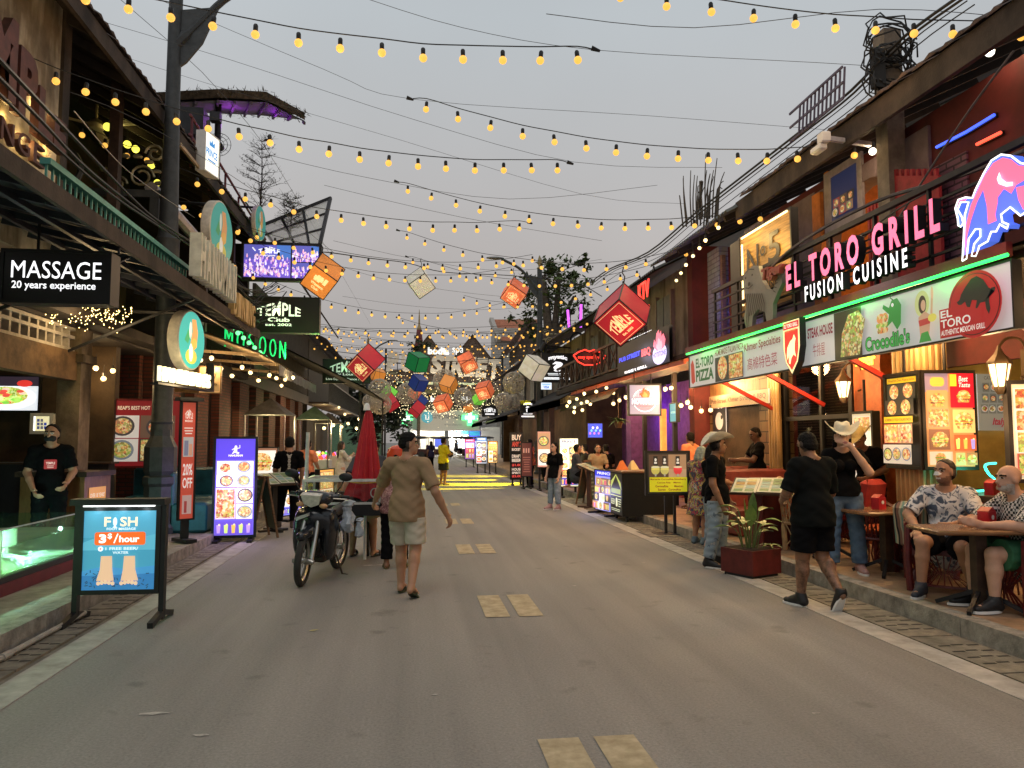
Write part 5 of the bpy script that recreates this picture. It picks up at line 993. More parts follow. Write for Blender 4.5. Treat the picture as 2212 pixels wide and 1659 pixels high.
# ================================================================== strings of bulbs over the street
def bulb_mesh(near):
    g=MB(OB);g.ell((0,0,-.05),.045,12 if near else 8,8 if near else 5);s=MB(BLK);s.lathe([(.02,-.01),(.026,.0),(.026,.05),(.018,.065)],8 if near else 6)
    a=g.build('bulb');b=s.build('socket');ma,mb_=a.data,b.data;bpy.data.objects.remove(a);bpy.data.objects.remove(b);return ma,mb_
BN,BF=bulb_mesh(True),bulb_mesh(False)
def string(label,pts,Ya,Yb,capa=None,capb=None,ext=None,power=0,scale=1.,group='strings of amber bulbs over the street'):
    """pts: bulb centres in the picture; depth runs from Ya to Yb along the string; ext: further picture points of the bare wire"""
    n=len(pts);P=[gy(u,v,lerp(Ya,Yb,i/max(1,n-1))) for i,(u,v) in enumerate(pts)]
    t=thing('string_light',label,'string lights',P[n//2],group=group);o=V(*t.location);near=min(Ya,Yb)<24;up=V(0,0,.115*scale)
    W_=[p+up for p in P]
    if capa:W_=[gy(*capa,Ya)]+W_
    if capb:W_=W_+[gy(*capb,Yb)]
    q=MB(CABLE);q.X=Matrix.Translation(-o);q.tube(smoothpath(W_,3),.007 if near else .009,4)
    for c in(capa and W_[0],capb and W_[-1]):
        if c:q.cyl(c+V(-.05,0,.02),c+V(.05,0,-.01),.03,.015,6)
    q.build('cable',t)
    ma,mb_=BN if near else BF
    for p in P:
        g=bpy.data.objects.new('bulb',ma);COL.objects.link(g);g.parent=t;g.location=p-o;g.scale=(scale,)*3;g.rotation_euler=(random.uniform(-.1,.1),random.uniform(-.12,.12),0)
        s=bpy.data.objects.new('socket',mb_);COL.objects.link(s);s.parent=g
    if power:lamp(t,(0,0,-.4),(1,.62,.28),power,.6)
    return t
string('amber bulb string nearest the top edge on the left, crossing the lamp post',[(186,-9),(278,10),(369,28),(461,47),(552,65),(645,83),(735,95),(825,105),(914,116),(1000,119),(1086,121),(1168,122),(1247,121)],8.2,8.2,None,(1287,108),power=30)
string('amber bulb string in the top right corner, running to the right eave',[(1340,-14),(1440,5),(1536,17),(1628,31),(1718,43),(1804,52),(1891,57),(1974,63),(2058,65),(2137,67),(2205,70)],8.2,7.4,power=30)
string('amber bulb string running down right from a loose end to the white camera arm',[(921,229),(989,250),(1060,269),(1129,287),(1197,300),(1266,313),(1331,322),(1398,330),(1465,335),(1530,339),(1594,340),(1657,340),(1722,336),(1784,333),(1845,328),(1904,322),(1963,310),(2020,297),(2077,286),(2131,270),(2190,252)],11,8.6,(886,214),power=30)
string('amber bulb string from the stained plaster wall past the violet thatched shelter',[(0,125),(57,141),(121,167),(186,190),(249,212),(315,233),(381,254),(450,270),(516,287),(583,301),(646,315),(711,325),(777,337),(840,345),(903,352),(963,357),(1026,361),(1088,361),(1148,361),(1204,361)],9.3,11.2,None,(1232,353),power=30)
string('amber bulb string passing in front of the tall roof sapling',[(376,372),(426,392),(479,408),(530,424),(585,437),(634,452),(684,462),(737,470),(785,477),(834,484),(885,489),(935,492),(982,492),(1030,493),(1079,490),(1122,489)],13.2,15,None,(1145,482),power=28)
string('amber bulb string from a loose end to the gold panel sign',[(881,408),(932,423),(985,438),(1037,451),(1091,462),(1143,471),(1195,478),(1248,483),(1299,487),(1350,488),(1400,487),(1450,486),(1500,482),(1549,480),(1598,473),(1642,467),(1690,457),(1738,445),(1782,436),(1826,421)],15,12,(857,393),power=26)
string('amber bulb string passing below the slanted glass canopy',[(515,494),(555,508),(594,520),(634,531),(675,541),(716,550),(758,558),(796,564),(837,569),(876,573),(916,575),(956,576),(994,576),(1033,574),(1072,571),(1110,566),(1150,559)],17,19.5,power=30)
string('amber bulb string running from a loose end towards the far leafy tree',[(879,510),(918,523),(959,536),(1000,547),(1042,557),(1085,563),(1130,569),(1170,574),(1215,577),(1262,579),(1310,577),(1352,573),(1395,566),(1440,556),(1482,545)],20,16,(860,498),power=30)
string('amber bulb string crossing the orange cube lantern',[(177,285),(227,308),(275,330),(318,340),(358,424),(397,442),(435,460),(474,476),(513,497),(542,515),(569,542),(602,552),(636,562),(670,572),(704,580),(739,587),(774,592),(807,597),(841,600),(875,602),(908,603),(941,603),(974,603),(1007,601),(1038,597),(1070,592),(1105,585)],12.5,22,power=26)
string('amber bulb string sagging right from beside the white cube lantern',[(892,563),(924,573),(959,583),(993,593),(1028,602),(1062,607),(1098,611),(1132,613),(1165,614),(1200,614),(1235,613),(1270,610),(1305,605),(1340,598),(1376,590),(1412,580)],22,18.5,(879,555),power=26)
string('amber bulb string passing under the club sign on the left',[(507,572),(547,596),(573,610),(602,622),(629,633),(658,643),(687,652),(716,660),(746,667),(774,672),(803,677),(832,681),(862,683),(890,684),(919,684),(946,684),(975,682),(1003,678),(1030,674),(1058,668),(1090,660)],20,27,power=26)
string('amber bulb string above the two steep gables',[(870,695),(896,703),(921,709),(947,714),(973,719),(1000,722),(1026,724),(1052,726),(1078,727),(1104,727),(1130,726),(1155,723),(1182,719),(1210,713),(1240,706),(1268,697)],30,25,(858,686),power=30)
string('amber bulb string rising right past the red TEMPLE cube',[(1002,645),(1030,652),(1058,657),(1088,660),(1118,660),(1150,659),(1182,655),(1212,650),(1243,642),(1276,633),(1312,622),(1346,612),(1382,600)],26,21,power=0)
rnd=random.Random(12)
DSC=['from the left awnings','between the gantry letters','over the green cube lantern','beneath the steep gables','by the far lamp post','above the pharmacy','next to the black question mark sign','over the wicker balls','behind the orange cube','near the far end','low over the far road','beside the dark tree','in front of the spa lettering','against the brown gable house','near the red lips sign','over the food stalls']
for k in range(16):
    Y=27+k*2.25;ul,ur=640+k*11+rnd.uniform(-15,15),1330-k*17+rnd.uniform(-30,20);v0=712+k*9.5+rnd.uniform(-9,9);d=rnd.uniform(14,30);n=int((ur-ul)/(600/Y+7));tilt=rnd.uniform(-22,22)
    string('far amber bulb string '+DSC[k],[(lerp(ul,ur,i/n),v0+tilt*(i/n-.5)+d*4*(i/n)*(1-i/n)-d) for i in range(n+1)],Y-1,Y+1,power=26 if k%3==0 else 0,scale=.95)
# curtain of tiny fairy lights before the pharmacy
fl=MB(M('tiny fairy bulb',(1,.9,.6),.4,emit=2.2,vary=0,ec=(1,.82,.45)))
for i in range(900):
    u=rnd.uniform(800,1120);c=868+18*math.cos((u-960)/90);v=c+rnd.gauss(0,1)*13-(rnd.random()**3)*75;p=gy(u,v,rnd.uniform(46,56));r_=rnd.uniform(.018,.04)
    fl.add([p+V(r_,0,0),p+V(0,r_,0),p+V(-r_,0,0),p+V(0,-r_,0),p+V(0,0,r_),p+V(0,0,-r_)],[(0,1,4),(1,2,4),(2,3,4),(3,0,4),(1,0,5),(2,1,5),(3,2,5),(0,3,5)])
o=fl.build('fairy_lights',smooth=0);tag(o,'dense curtain of tiny fairy lights hanging before the pharmacy','fairy lights',kind='stuff');lamp(o,gy(960,860,50),(1,.75,.4),150,.6)
fl=MB(MATS['tiny fairy bulb'])
for i in range(240):
    p=gy(rnd.uniform(90,285),683+rnd.gauss(0,1)*13,rnd.uniform(10.5,12.5));r_=.008
    fl.add([p+V(r_,0,0),p+V(-r_,0,0),p+V(0,0,r_),p+V(0,0,-r_)],[(0,2,1),(1,3,0),(0,1,2),(0,1,3)])
o=fl.build('fairy_lights',smooth=0);tag(o,'fine fairy lights massed under the awning behind the massage sign','fairy lights',kind='stuff');lamp(o,gy(200,690,11),(1,.7,.35),30,.3)
# ------------------------------------------------------------------ hanging cube lanterns
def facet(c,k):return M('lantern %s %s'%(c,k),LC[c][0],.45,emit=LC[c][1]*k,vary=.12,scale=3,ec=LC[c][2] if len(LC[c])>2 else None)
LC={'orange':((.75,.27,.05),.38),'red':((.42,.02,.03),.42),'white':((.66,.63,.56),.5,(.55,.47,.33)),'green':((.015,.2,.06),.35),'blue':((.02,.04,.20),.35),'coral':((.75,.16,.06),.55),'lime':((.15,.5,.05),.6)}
def cube(label,u,v,Y,e,colr,rot,words=None,wires=True,grp=True):
    c=gy(u,v,Y);t=thing('cube_lantern',label,'lantern',c,group='cube lanterns hung over the street');h=e/2
    Q=Matrix.Rotation(R(rot[1]),4,'Y')@Matrix.Rotation(R(rot[2]),4,'Z')@Matrix.Rotation(R(rot[0]),4,'X')
    fr=MB(BLK);fr.X=Q;b=e*.03
    V8=[V(x,y,z) for x in(-h,h) for y in(-h,h) for z in(-h,h)]
    for i in range(8):
        for j in range(i+1,8):
            if abs((V8[i]-V8[j]).length-e)<1e-4:fr.bar(V8[i],V8[j],b,b)
    topz=max(V8,key=lambda p:(Q@p).z);fr.X=None;a=Q@topz;fr.tube([a,a+V(.02,0,.12),a+V(-.03,0,.2),a+V(0,0,.3)],.012,5);fr.build('frame',t,smooth=0)
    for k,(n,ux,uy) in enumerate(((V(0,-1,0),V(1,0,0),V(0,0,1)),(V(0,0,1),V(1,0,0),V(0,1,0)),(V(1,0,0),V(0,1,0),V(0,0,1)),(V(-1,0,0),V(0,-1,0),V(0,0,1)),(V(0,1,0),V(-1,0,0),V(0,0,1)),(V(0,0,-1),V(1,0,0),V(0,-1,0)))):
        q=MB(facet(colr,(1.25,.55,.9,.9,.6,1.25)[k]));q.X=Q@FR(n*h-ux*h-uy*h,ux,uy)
        if colr in('white','coral'):  # faceted star panels
            m=2
            for i in range(m):
                for j in range(m):
                    x0,y0,s=i*e/m,j*e/m,e/m;A=(x0,y0,0);B=(x0+s,y0,0);C=(x0+s,y0+s,0);D=(x0,y0+s,0);O=(x0+s/2,y0+s/2,s*.16)
                    q.add([A,B,C,D,O],[(0,1,4),(1,2,4),(2,3,4),(3,0,4)])
        else:q.rect(0,0,e,e,z=0)
        if words and k in(0,5,2):
            q.mat(M('lantern print glow',(1,.75,.35),.4,emit=.75,vary=0));q.z=.012+(.08*e if colr in('coral',) else 0)
            if words=='TEMPLE' and k==0:
                temple(q,e*.16,e*.3,e*.68,e*.48,(1,.9,.6));q.text('Club',e*.36,e*.3,e*.28,e*.11,bold=.03);q.text('Est. 2002',e*.32,e*.16,e*.36,e*.07,bold=.03)
                for a_,b_ in(((.06,.06),(.94,.06)),((.94,.06),(.94,.94)),((.94,.94),(.06,.94)),((.06,.94),(.06,.06))):q.line([(a_[0]*e,a_[1]*e),(b_[0]*e,b_[1]*e)],e*.01)
            elif words=='#1' and k==0:q.text('#1',e*.25,e*.5,e*.5,e*.3,bold=.08);q.text('Western',e*.25,e*.32,e*.5,e*.12,bold=.04);q.text('Club',e*.36,e*.16,e*.28,e*.11,bold=.04)
        q.build('panel',t,smooth=0)
    return t
LANT=[('big red TEMPLE Club cube lantern on the right, nearest of all cubes',1344,680,13.5,.68,'red',(10,-45,-42),'TEMPLE'),('orange cube lantern printed with a number one, next to the video screen',697,597,18.5,.66,'orange',(38,34,14),'#1'),
 ('white cube lantern alone in front of the open sky',908,611,26,.66,'white',(32,-35,-10),None),('orange red TEMPLE cube lantern in front of the leafy tree',1112,633,25,.64,'coral',(36,33,4),'TEMPLE'),
 ('red TEMPLE Club cube lantern on the left above the folded umbrella',790,784,23.4,.70,'red',(8,-42,-45),'TEMPLE'),('white star panelled cube lantern standing on its corner by the question mark sign',1154,795,25,.64,'white',(35,0,45),None),
 ('green cube lantern hung before the gantry letters',902,782,32,.66,'green',(32,-8,42),None),('coral TEMPLE cube lantern hung before the gantry letters',1010,783,34,.64,'coral',(40,-28,-6),'TEMPLE'),
 ('coral TEMPLE cube lantern below the lips sign level, right of the fairy lights',1047,843,36,.64,'coral',(28,-12,-30),'TEMPLE'),('small orange cube lantern beside the grey wicker ball',817,811,42,.6,'orange',(20,12,20),None),
 ('lime green cube lantern behind the grey wicker ball',838,852,40,.68,'lime',(-25,38,0),None),('red cube lantern low over the umbrella tip',843,869,37,.62,'red',(-25,-36,4),None),
 ('dark blue cube lantern above the fairy lights',904,827,40,.66,'blue',(35,0,40),None),('small coral cube lantern under the dark blue cube',897,846,44,.62,'coral',(-25,30,0),None),
 ('orange striped cube lantern in the middle of the fairy lights',969,830,39,.66,'orange',(-22,20,-25),None),('coral TEMPLE cube lantern low above the pharmacy sign',957,871,36,.62,'coral',(30,-12,-32),'TEMPLE'),
 ('small navy cube lantern low among the fairy lights',909,869,46,.6,'blue',(-20,40,0),None),('bright red cube lantern lowest above the green cross',901,884,42,.62,'red',(-25,40,0),None),('tiny green cube lantern right among the fairy lights',1034,862,52,.6,'lime',(-30,0,40),None),('tiny orange cube lantern beside the right cross',1011,882,54,.5,'orange',(-20,10,25),None)]
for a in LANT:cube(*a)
lamp(bpy.data.objects['cube_lantern'],(0,-.5,-.4),(1,.15,.1),6,.2)
# wicker balls
for k,(u,v,d,nm) in enumerate(((820,842,48,'beside the lime cube'),(804,868,40,'left of the umbrella tip'),(823,873,44,'behind the umbrella tip'),(1110,827,60*.8,'under the white star cube'),(1088,868,40,'left of the far timber sign'),(1115,866,38,'above the right black awning'),(960,822,50,'behind the orange striped cube'),(1000,858,40,'right of the low coral cube'),(880,850,46,'left of the small coral cube'))):
    Y=(34,36,36,34,38,38,42,44,42)[k];p=gy(u,v,Y);r_=d/2/1640*Y;t=thing('wicker_ball','pale hanging wicker ball '+nm,'ornament',p,group='wicker balls among the lanterns')
    q=MB(M('pale wicker',(.62,.56,.48),.8,vary=.2));rr=random.Random(k)
    for i in range(44):
        a=V(rr.gauss(0,1),rr.gauss(0,1),rr.gauss(0,1)).normalized();b=a.orthogonal().normalized();c=a.cross(b);o0=rr.uniform(-.35,.35);s=math.sqrt(1-o0*o0)
        q.tube([(a*o0+(b*math.cos(j*PI/8)+c*math.sin(j*PI/8))*s)*r_*rr.uniform(.97,1.03) for j in range(17)],.008,3)
    q.build('ball',t);q=MB(CABLE);q.cyl((0,0,r_*.9),(0,0,r_+.7),.008,n=4);q.build('cord',t)
# ------------------------------------------------------------------ wires and cables
def wire(label,pts,Ys,r=.006,m=None,cat='wire',name='wire',group=None,sagn=4):
    n=len(pts);Ys=Ys if isinstance(Ys,(list,tuple)) else[Ys]*n
    P=[gy(u,v,Ys[i]) for i,(u,v) in enumerate(pts)];t=thing(name,label,cat,P[0],group=group);q=MB(m or WIRE);q.X=loc(t);q.tube(smoothpath(P,sagn),r,5);q.build('strand',t);return t
GW='thin grey guy wires across the sky'
for k,(p,Y) in enumerate((([(230,-50),(700,150),(889,214),(1400,250),(1780,280)],12),([(770,-10),(1000,60),(1285,108),(1760,135),(2000,150)],9),([(130,20),(500,130),(900,260),(1240,350),(1560,362)],12.5),([(260,120),(480,190),(857,300),(1260,420),(1480,440)],16),([(560,330),(800,385),(1100,430),(1420,400)],18),([(720,520),(900,560),(1100,585),(1300,560)],24),([(700,400),(1000,470),(1300,520)],20),([(740,640),(900,662),(1080,668),(1250,645)],30),([(720,570),(860,610),(1080,640),(1230,640)],28),([(250,-10),(500,225),(660,460),(800,700)],(13,15,22,60)),([(1180,30),(1500,60),(1900,20),(2212,40)],9),([(60,170),(300,260),(560,420),(720,545)],(10,12,16,20)))):
    wire('thin grey wire strung '+('high over the first bulbs','between the first bulb strings','beside the thatched shelter','below the second bulb string','above the third bulb string','near the white cube','above the orange cube','low before the gables','in the middle distance','slanting down from the lamp post to the far post','at the top edge right','along the left eave')[k],p,Y,group=GW,r=.0035 if k<4 else .005)
wire('thick black cable carrying the orange and white cube lanterns',[(690,545),(716,546),(800,558),(880,568),(960,588),(1100,595),(1240,612),(1300,640)],(18.5,18.5,21,25,26,26,24,22),.014,CABLE,'cable','black_cable')
wire('black cable carrying the far cube lanterns before the gables',[(690,755),(800,768),(930,782),(1060,775),(1200,765),(1240,762)],33,.014,CABLE,'cable','black_cable')
RC=[(2075,-10),(1950,82),(1838,196),(1740,275),(1650,345),(1500,462),(1400,545),(1315,582),(1270,615)]
for k in range(4):wire(('thickest black cable of the bundle rising to the right eave','second black cable of the bundle rising to the right eave','thin black cable just below the right eave bundle','black cable drooping under the right eave bundle')[k],[(u+(0,6,14,30)[k],v+(0,7,12,20)[k]*(1-i/9)) for i,(u,v) in enumerate(RC)],[7.2,8.2,9.4,10.6,12,15,18,21,24],(.02,.016,.008,.008)[k],CABLE,'cable','black_cable','cables along the right eave')
for k,(p,Y) in enumerate((([(-10,120),(158,297),(297,440),(352,484),(470,560),(520,600)],(6,8,10.5,11.5,14.5,17)),([(-10,160),(90,262),(200,375),(350,490),(480,575)],(6,7,8.5,11.6,15)),([(-10,195),(100,300),(240,420),(360,500)],(6,7.2,9,11.8)),([(160,240),(255,350),(330,410),(420,470)],(8.6,10,11.5,13.6)))):
    wire(('topmost twisted black cable along the left awning','second twisted black cable in front of the wall letters','lowest twisted black cable along the left awning','thin pale cable sagging to the lamp post')[k],p,Y,(.02,.018,.015,.007)[k],CABLE if k<3 else M('pale cable',(.3,.28,.25),.6),'cable','black_cable' if k<3 else 'pale_cable','cables along the left awning')
for k,p in enumerate(([(1600,655),(1760,610),(1900,480),(2040,395),(2212,300)],[(1605,655),(1700,545),(1880,440),(2060,385),(2212,325)],[(1860,600),(2000,380),(2100,230),(2190,110)])):
    wire('grey cable slung before the maroon upper floor, '+('lowest of three','thick twisted middle one','steepest one')[k],p,(11.4,9.6,8,7,6) if k<2 else(8.4,7.5,6.8,6.2),(.01,.022,.012)[k],M('dusty cable',(.13,.11,.11),.7),'cable','dusty_cable')
t=thing('tangled_cables','tangle of black cables beside the round drum sign and the video screen','cables',gy(500,600,17));q=MB(CABLE);q.X=loc(t)
for i in range(26):
    a=gy(rnd.uniform(470,505),rnd.uniform(570,610),rnd.uniform(16,18));b=gy(rnd.uniform(560,620),rnd.uniform(600,690),rnd.uniform(18,20));q.tube(sag(a,b,rnd.uniform(.1,.7),8),rnd.uniform(.006,.014),4)
q.build('strands',t)
# concrete pole with coiled cables behind the right eave
t=thing('utility_pole','concrete utility pole crowned with coiled black cables behind the right tiled eave','utility pole',(6.05,8.75,.15));q=MB(M('pole concrete',(.20,.17,.14),.85,vary=.3,bump=.2));q.box((-.12,-.12,3.2),(.12,.12,6.75));q.build('pole',t,smooth=0);q=MB(CABLE)
for i in range(15):
    r1,z1=rnd.uniform(.15,.34),rnd.uniform(5.95,6.6);q.tube([(-.1+r1*math.cos(j*.5)*1.1,-.2+rnd.uniform(-.1,.1),z1+r1*math.sin(j*.5)) for j in range(14)],.011,4)
q.box((-.35,-.25,5.9),(-.2,-.15,6.4));q.build('cable_coils',t)
q=MB(M('violet grey rack',(.10,.085,.13),.5,.4))
for i in range(12):q.bar((-.75,-.2+i*.1,5.75),(-.72,-.2+i*.1,6.15),.02,.02)
for z in(5.75,5.95,6.15):q.bar((-.75,-.2,z),(-.72,1.2,z),.02,.03)
q.build('cable_rack',t,smooth=0)
t=thing('security_camera','white security camera at the end of a grey arm below the right eave','camera',gx(1880,312,5.9));a=gx(1780,298,5.2)-t.location;q=MB(M('light grey metal',(.42,.42,.46),.45));q.bar((0,0,0),a,.055,.055);q.build('arm',t,smooth=0);q=MB(WHITE);q.X=Matrix.Translation(a);q.cb((0,0,0),(.12,.14,.14),.015);q.cb((-.02,.1,-.11),(.11,.24,.09),.02);q.build('camera',t)
# ================================================================== people: each body one continuous surface grown from smooth-blended bones
def nets(F,o,h):
    """surface nets: mesh the zero level of F"""
    s=F<0;nx,ny,nz=F.shape;cnt=np.zeros((nx-1,ny-1,nz-1));pos=np.zeros((nx-1,ny-1,nz-1,3))
    C=[(i,j,k) for i in(0,1) for j in(0,1) for k in(0,1)]
    sl=lambda A,c:A[c[0]:nx-1+c[0],c[1]:ny-1+c[1],c[2]:nz-1+c[2]]
    for a in range(8):
        for ax in range(3):
            if C[a][ax]:continue
            c2=list(C[a]);c2[ax]=1;fa,fb=sl(F,C[a]),sl(F,c2);m=(fa<0)!=(fb<0)
            t=np.where(m,fa/np.where(fa==fb,1,fa-fb),0)
            for q in range(3):pos[...,q]+=np.where(m,C[a][q]+(t if q==ax else 0),0)
            cnt+=m
    ok=cnt>0;idx=-np.ones(cnt.shape,int);idx[ok]=np.arange(ok.sum());g=np.argwhere(ok)
    V_=(pos[ok]/cnt[ok][:,None]+g)*h+o;fs=[]
    for ax in range(3):
        b,c=(ax+1)%3,(ax+2)%3;A=[slice(None)]*3;B=[slice(None)]*3;A[ax]=slice(0,-1);B[ax]=slice(1,None)
        m=s[tuple(A)]!=s[tuple(B)];p=np.argwhere(m);sa=s[tuple(A)][m]
        k=(p[:,b]>0)&(p[:,c]>0)&(p[:,b]<cnt.shape[b])&(p[:,c]<cnt.shape[c]);p=p[k];sa=sa[k]
        def at(db,dc):
            q=p.copy();q[:,b]-=db;q[:,c]-=dc;return idx[q[:,0],q[:,1],q[:,2]]
        f=np.stack([at(1,1),at(0,1),at(0,0),at(1,0)],1);f[~sa]=f[~sa][:,::-1];fs.append(f)
    return V_,np.concatenate(fs)
def smin(a,b,k):q=np.clip(.5+.5*(b-a)/k,0,1);return b+(a-b)*q-k*q*(1-q)
def grow(prims,h,k=.02,cuts=(),holes=()):
    """prims: (kind, a, b, ra, rb, flat, cutdir); kinds: c round cone, e ellipsoid"""
    lo=np.min([np.minimum(np.array(p[1]),np.array(p[2] if p[0]=='c' else p[1]))-(max(p[3],p[4]) if p[0]=='c' else max(p[2])) for p in prims],0)-3*h
    hi=np.max([np.maximum(np.array(p[1]),np.array(p[2] if p[0]=='c' else p[1]))+(max(p[3],p[4]) if p[0]=='c' else max(p[2])) for p in prims],0)+3*h
    n=np.ceil((hi-lo)/h).astype(int)+1;F=np.full(n,.06);ax=[lo[i]+h*np.arange(n[i]) for i in range(3)]
    for p in prims:
        if p[0]=='c':r=max(p[3],p[4]);a,b=np.minimum(p[1],p[2])-r,np.maximum(p[1],p[2])+r
        else:r=max(p[2]);a,b=np.array(p[1])-r,np.array(p[1])+r
        pad=k+2*h;i0=np.maximum(0,np.floor((a-pad-lo)/h).astype(int));i1=np.minimum(n,np.ceil((b+pad-lo)/h).astype(int)+1)
        X,Y,Z=np.meshgrid(ax[0][i0[0]:i1[0]],ax[1][i0[1]:i1[1]],ax[2][i0[2]:i1[2]],indexing='ij');P=np.stack([X,Y,Z],-1);s=tuple(slice(i0[i],i1[i]) for i in range(3))
        if p[0]=='c':
            A,B=np.array(p[1],float),np.array(p[2],float);fl=p[5] if len(p)>5 else None;Q=P;A2,B2=A,B
            if fl is not None:  # squash across the direction fl[0] by fl[1]
                d=np.array(fl[0],float);d/=np.linalg.norm(d);w=1/fl[1]-1;mid=A
                Q=P+((P-mid)@d)[...,None]*d*w;B2=B+((B-mid)@d)*d*w
            ba=B2-A2;L2=ba@ba+1e-9;t=np.clip(((Q-A2)@ba)/L2,0,1);d_=np.linalg.norm(Q-A2-t[...,None]*ba,axis=-1)-(p[3]+(p[4]-p[3])*t)
            if fl is not None:d_=d_*(.5+.5*fl[1])
            if len(p)>6 and p[6] is not None:q=np.array(p[6],float);q/=np.linalg.norm(q);d_=np.maximum(d_,(P-B)@q)
        else:
            rad=np.array(p[2],float);D=P-np.array(p[1]);M3=p[3] if len(p)>3 and p[3] is not None else None
            if M3 is not None:D=D@M3
            q=np.linalg.norm(D/rad,axis=-1);d_=(q-1)*rad.min()*np.where(q<1,1,1.15)
        F[s]=smin(F[s],d_,k)
    if cuts or holes:
        X,Y,Z=np.meshgrid(*ax,indexing='ij');P=np.stack([X,Y,Z],-1)
        for c,nrm in cuts:nn=np.array(nrm,float);nn/=np.linalg.norm(nn);F=np.maximum(F,(P-np.array(c))@nn)
        for c,r in holes:F=np.maximum(F,r-np.linalg.norm(P-c,axis=-1))
    return nets(F,lo,h)
def mesh_np(name,V_,F_,mats,mi=None,parent=None):
    me=bpy.data.meshes.new(name);me.from_pydata(V_.tolist(),[],F_.tolist())
    for m in mats:me.materials.append(m)
    if mi is not None:me.polygons.foreach_set('material_index',mi.astype(int))
    me.polygons.foreach_set('use_smooth',[True]*len(F_));me.update();o=bpy.data.objects.new(name,me);COL.objects.link(o);o.parent=parent;return o
SKIN={'tan':M('tan skin',(.42,.22,.13),.55,vary=.08,scale=12),'brown':M('brown skin',(.24,.115,.062),.5,vary=.1,scale=12),'pale':M('pale skin',(.54,.31,.21),.55,vary=.1,scale=12),'dark':M('dark skin',(.15,.07,.04),.5,vary=.1,scale=12)}
def tattoo():
    m=M('tattooed skin',(.26,.13,.075),.5,vary=.75,scale=16,c2=(.33,.17,.10));return m
HAIRB=M('black hair',(.008,.007,.006),.75,vary=.5,scale=60,bump=.5,bscale=70,spec=.15);HAIRG=M('grey streaked hair',(.20,.23,.20),.5,vary=.4,scale=25);EYE=M('dark eye',(.015,.012,.01),.3,vary=0);LIP=M('lips',(.32,.10,.08),.5,vary=0);TEETH=M('teeth',(.7,.68,.62),.3,vary=0);FADE=M('shaved hair',(.05,.032,.022),.7,vary=.3,scale=50);BEARD=M('stubble',(.19,.095,.06),.7,vary=.3,scale=40);GBEARD=M('grey beard',(.42,.38,.34),.8,vary=.3,scale=40);EYEW=M('eye white',(.6,.57,.53),.3,vary=0)
def cloth(name,c,c2=None,scale=4,vary=.18):return M(name,c,.92,vary=vary,scale=scale,c2=c2,bump=.35,bscale=9,spec=.08)
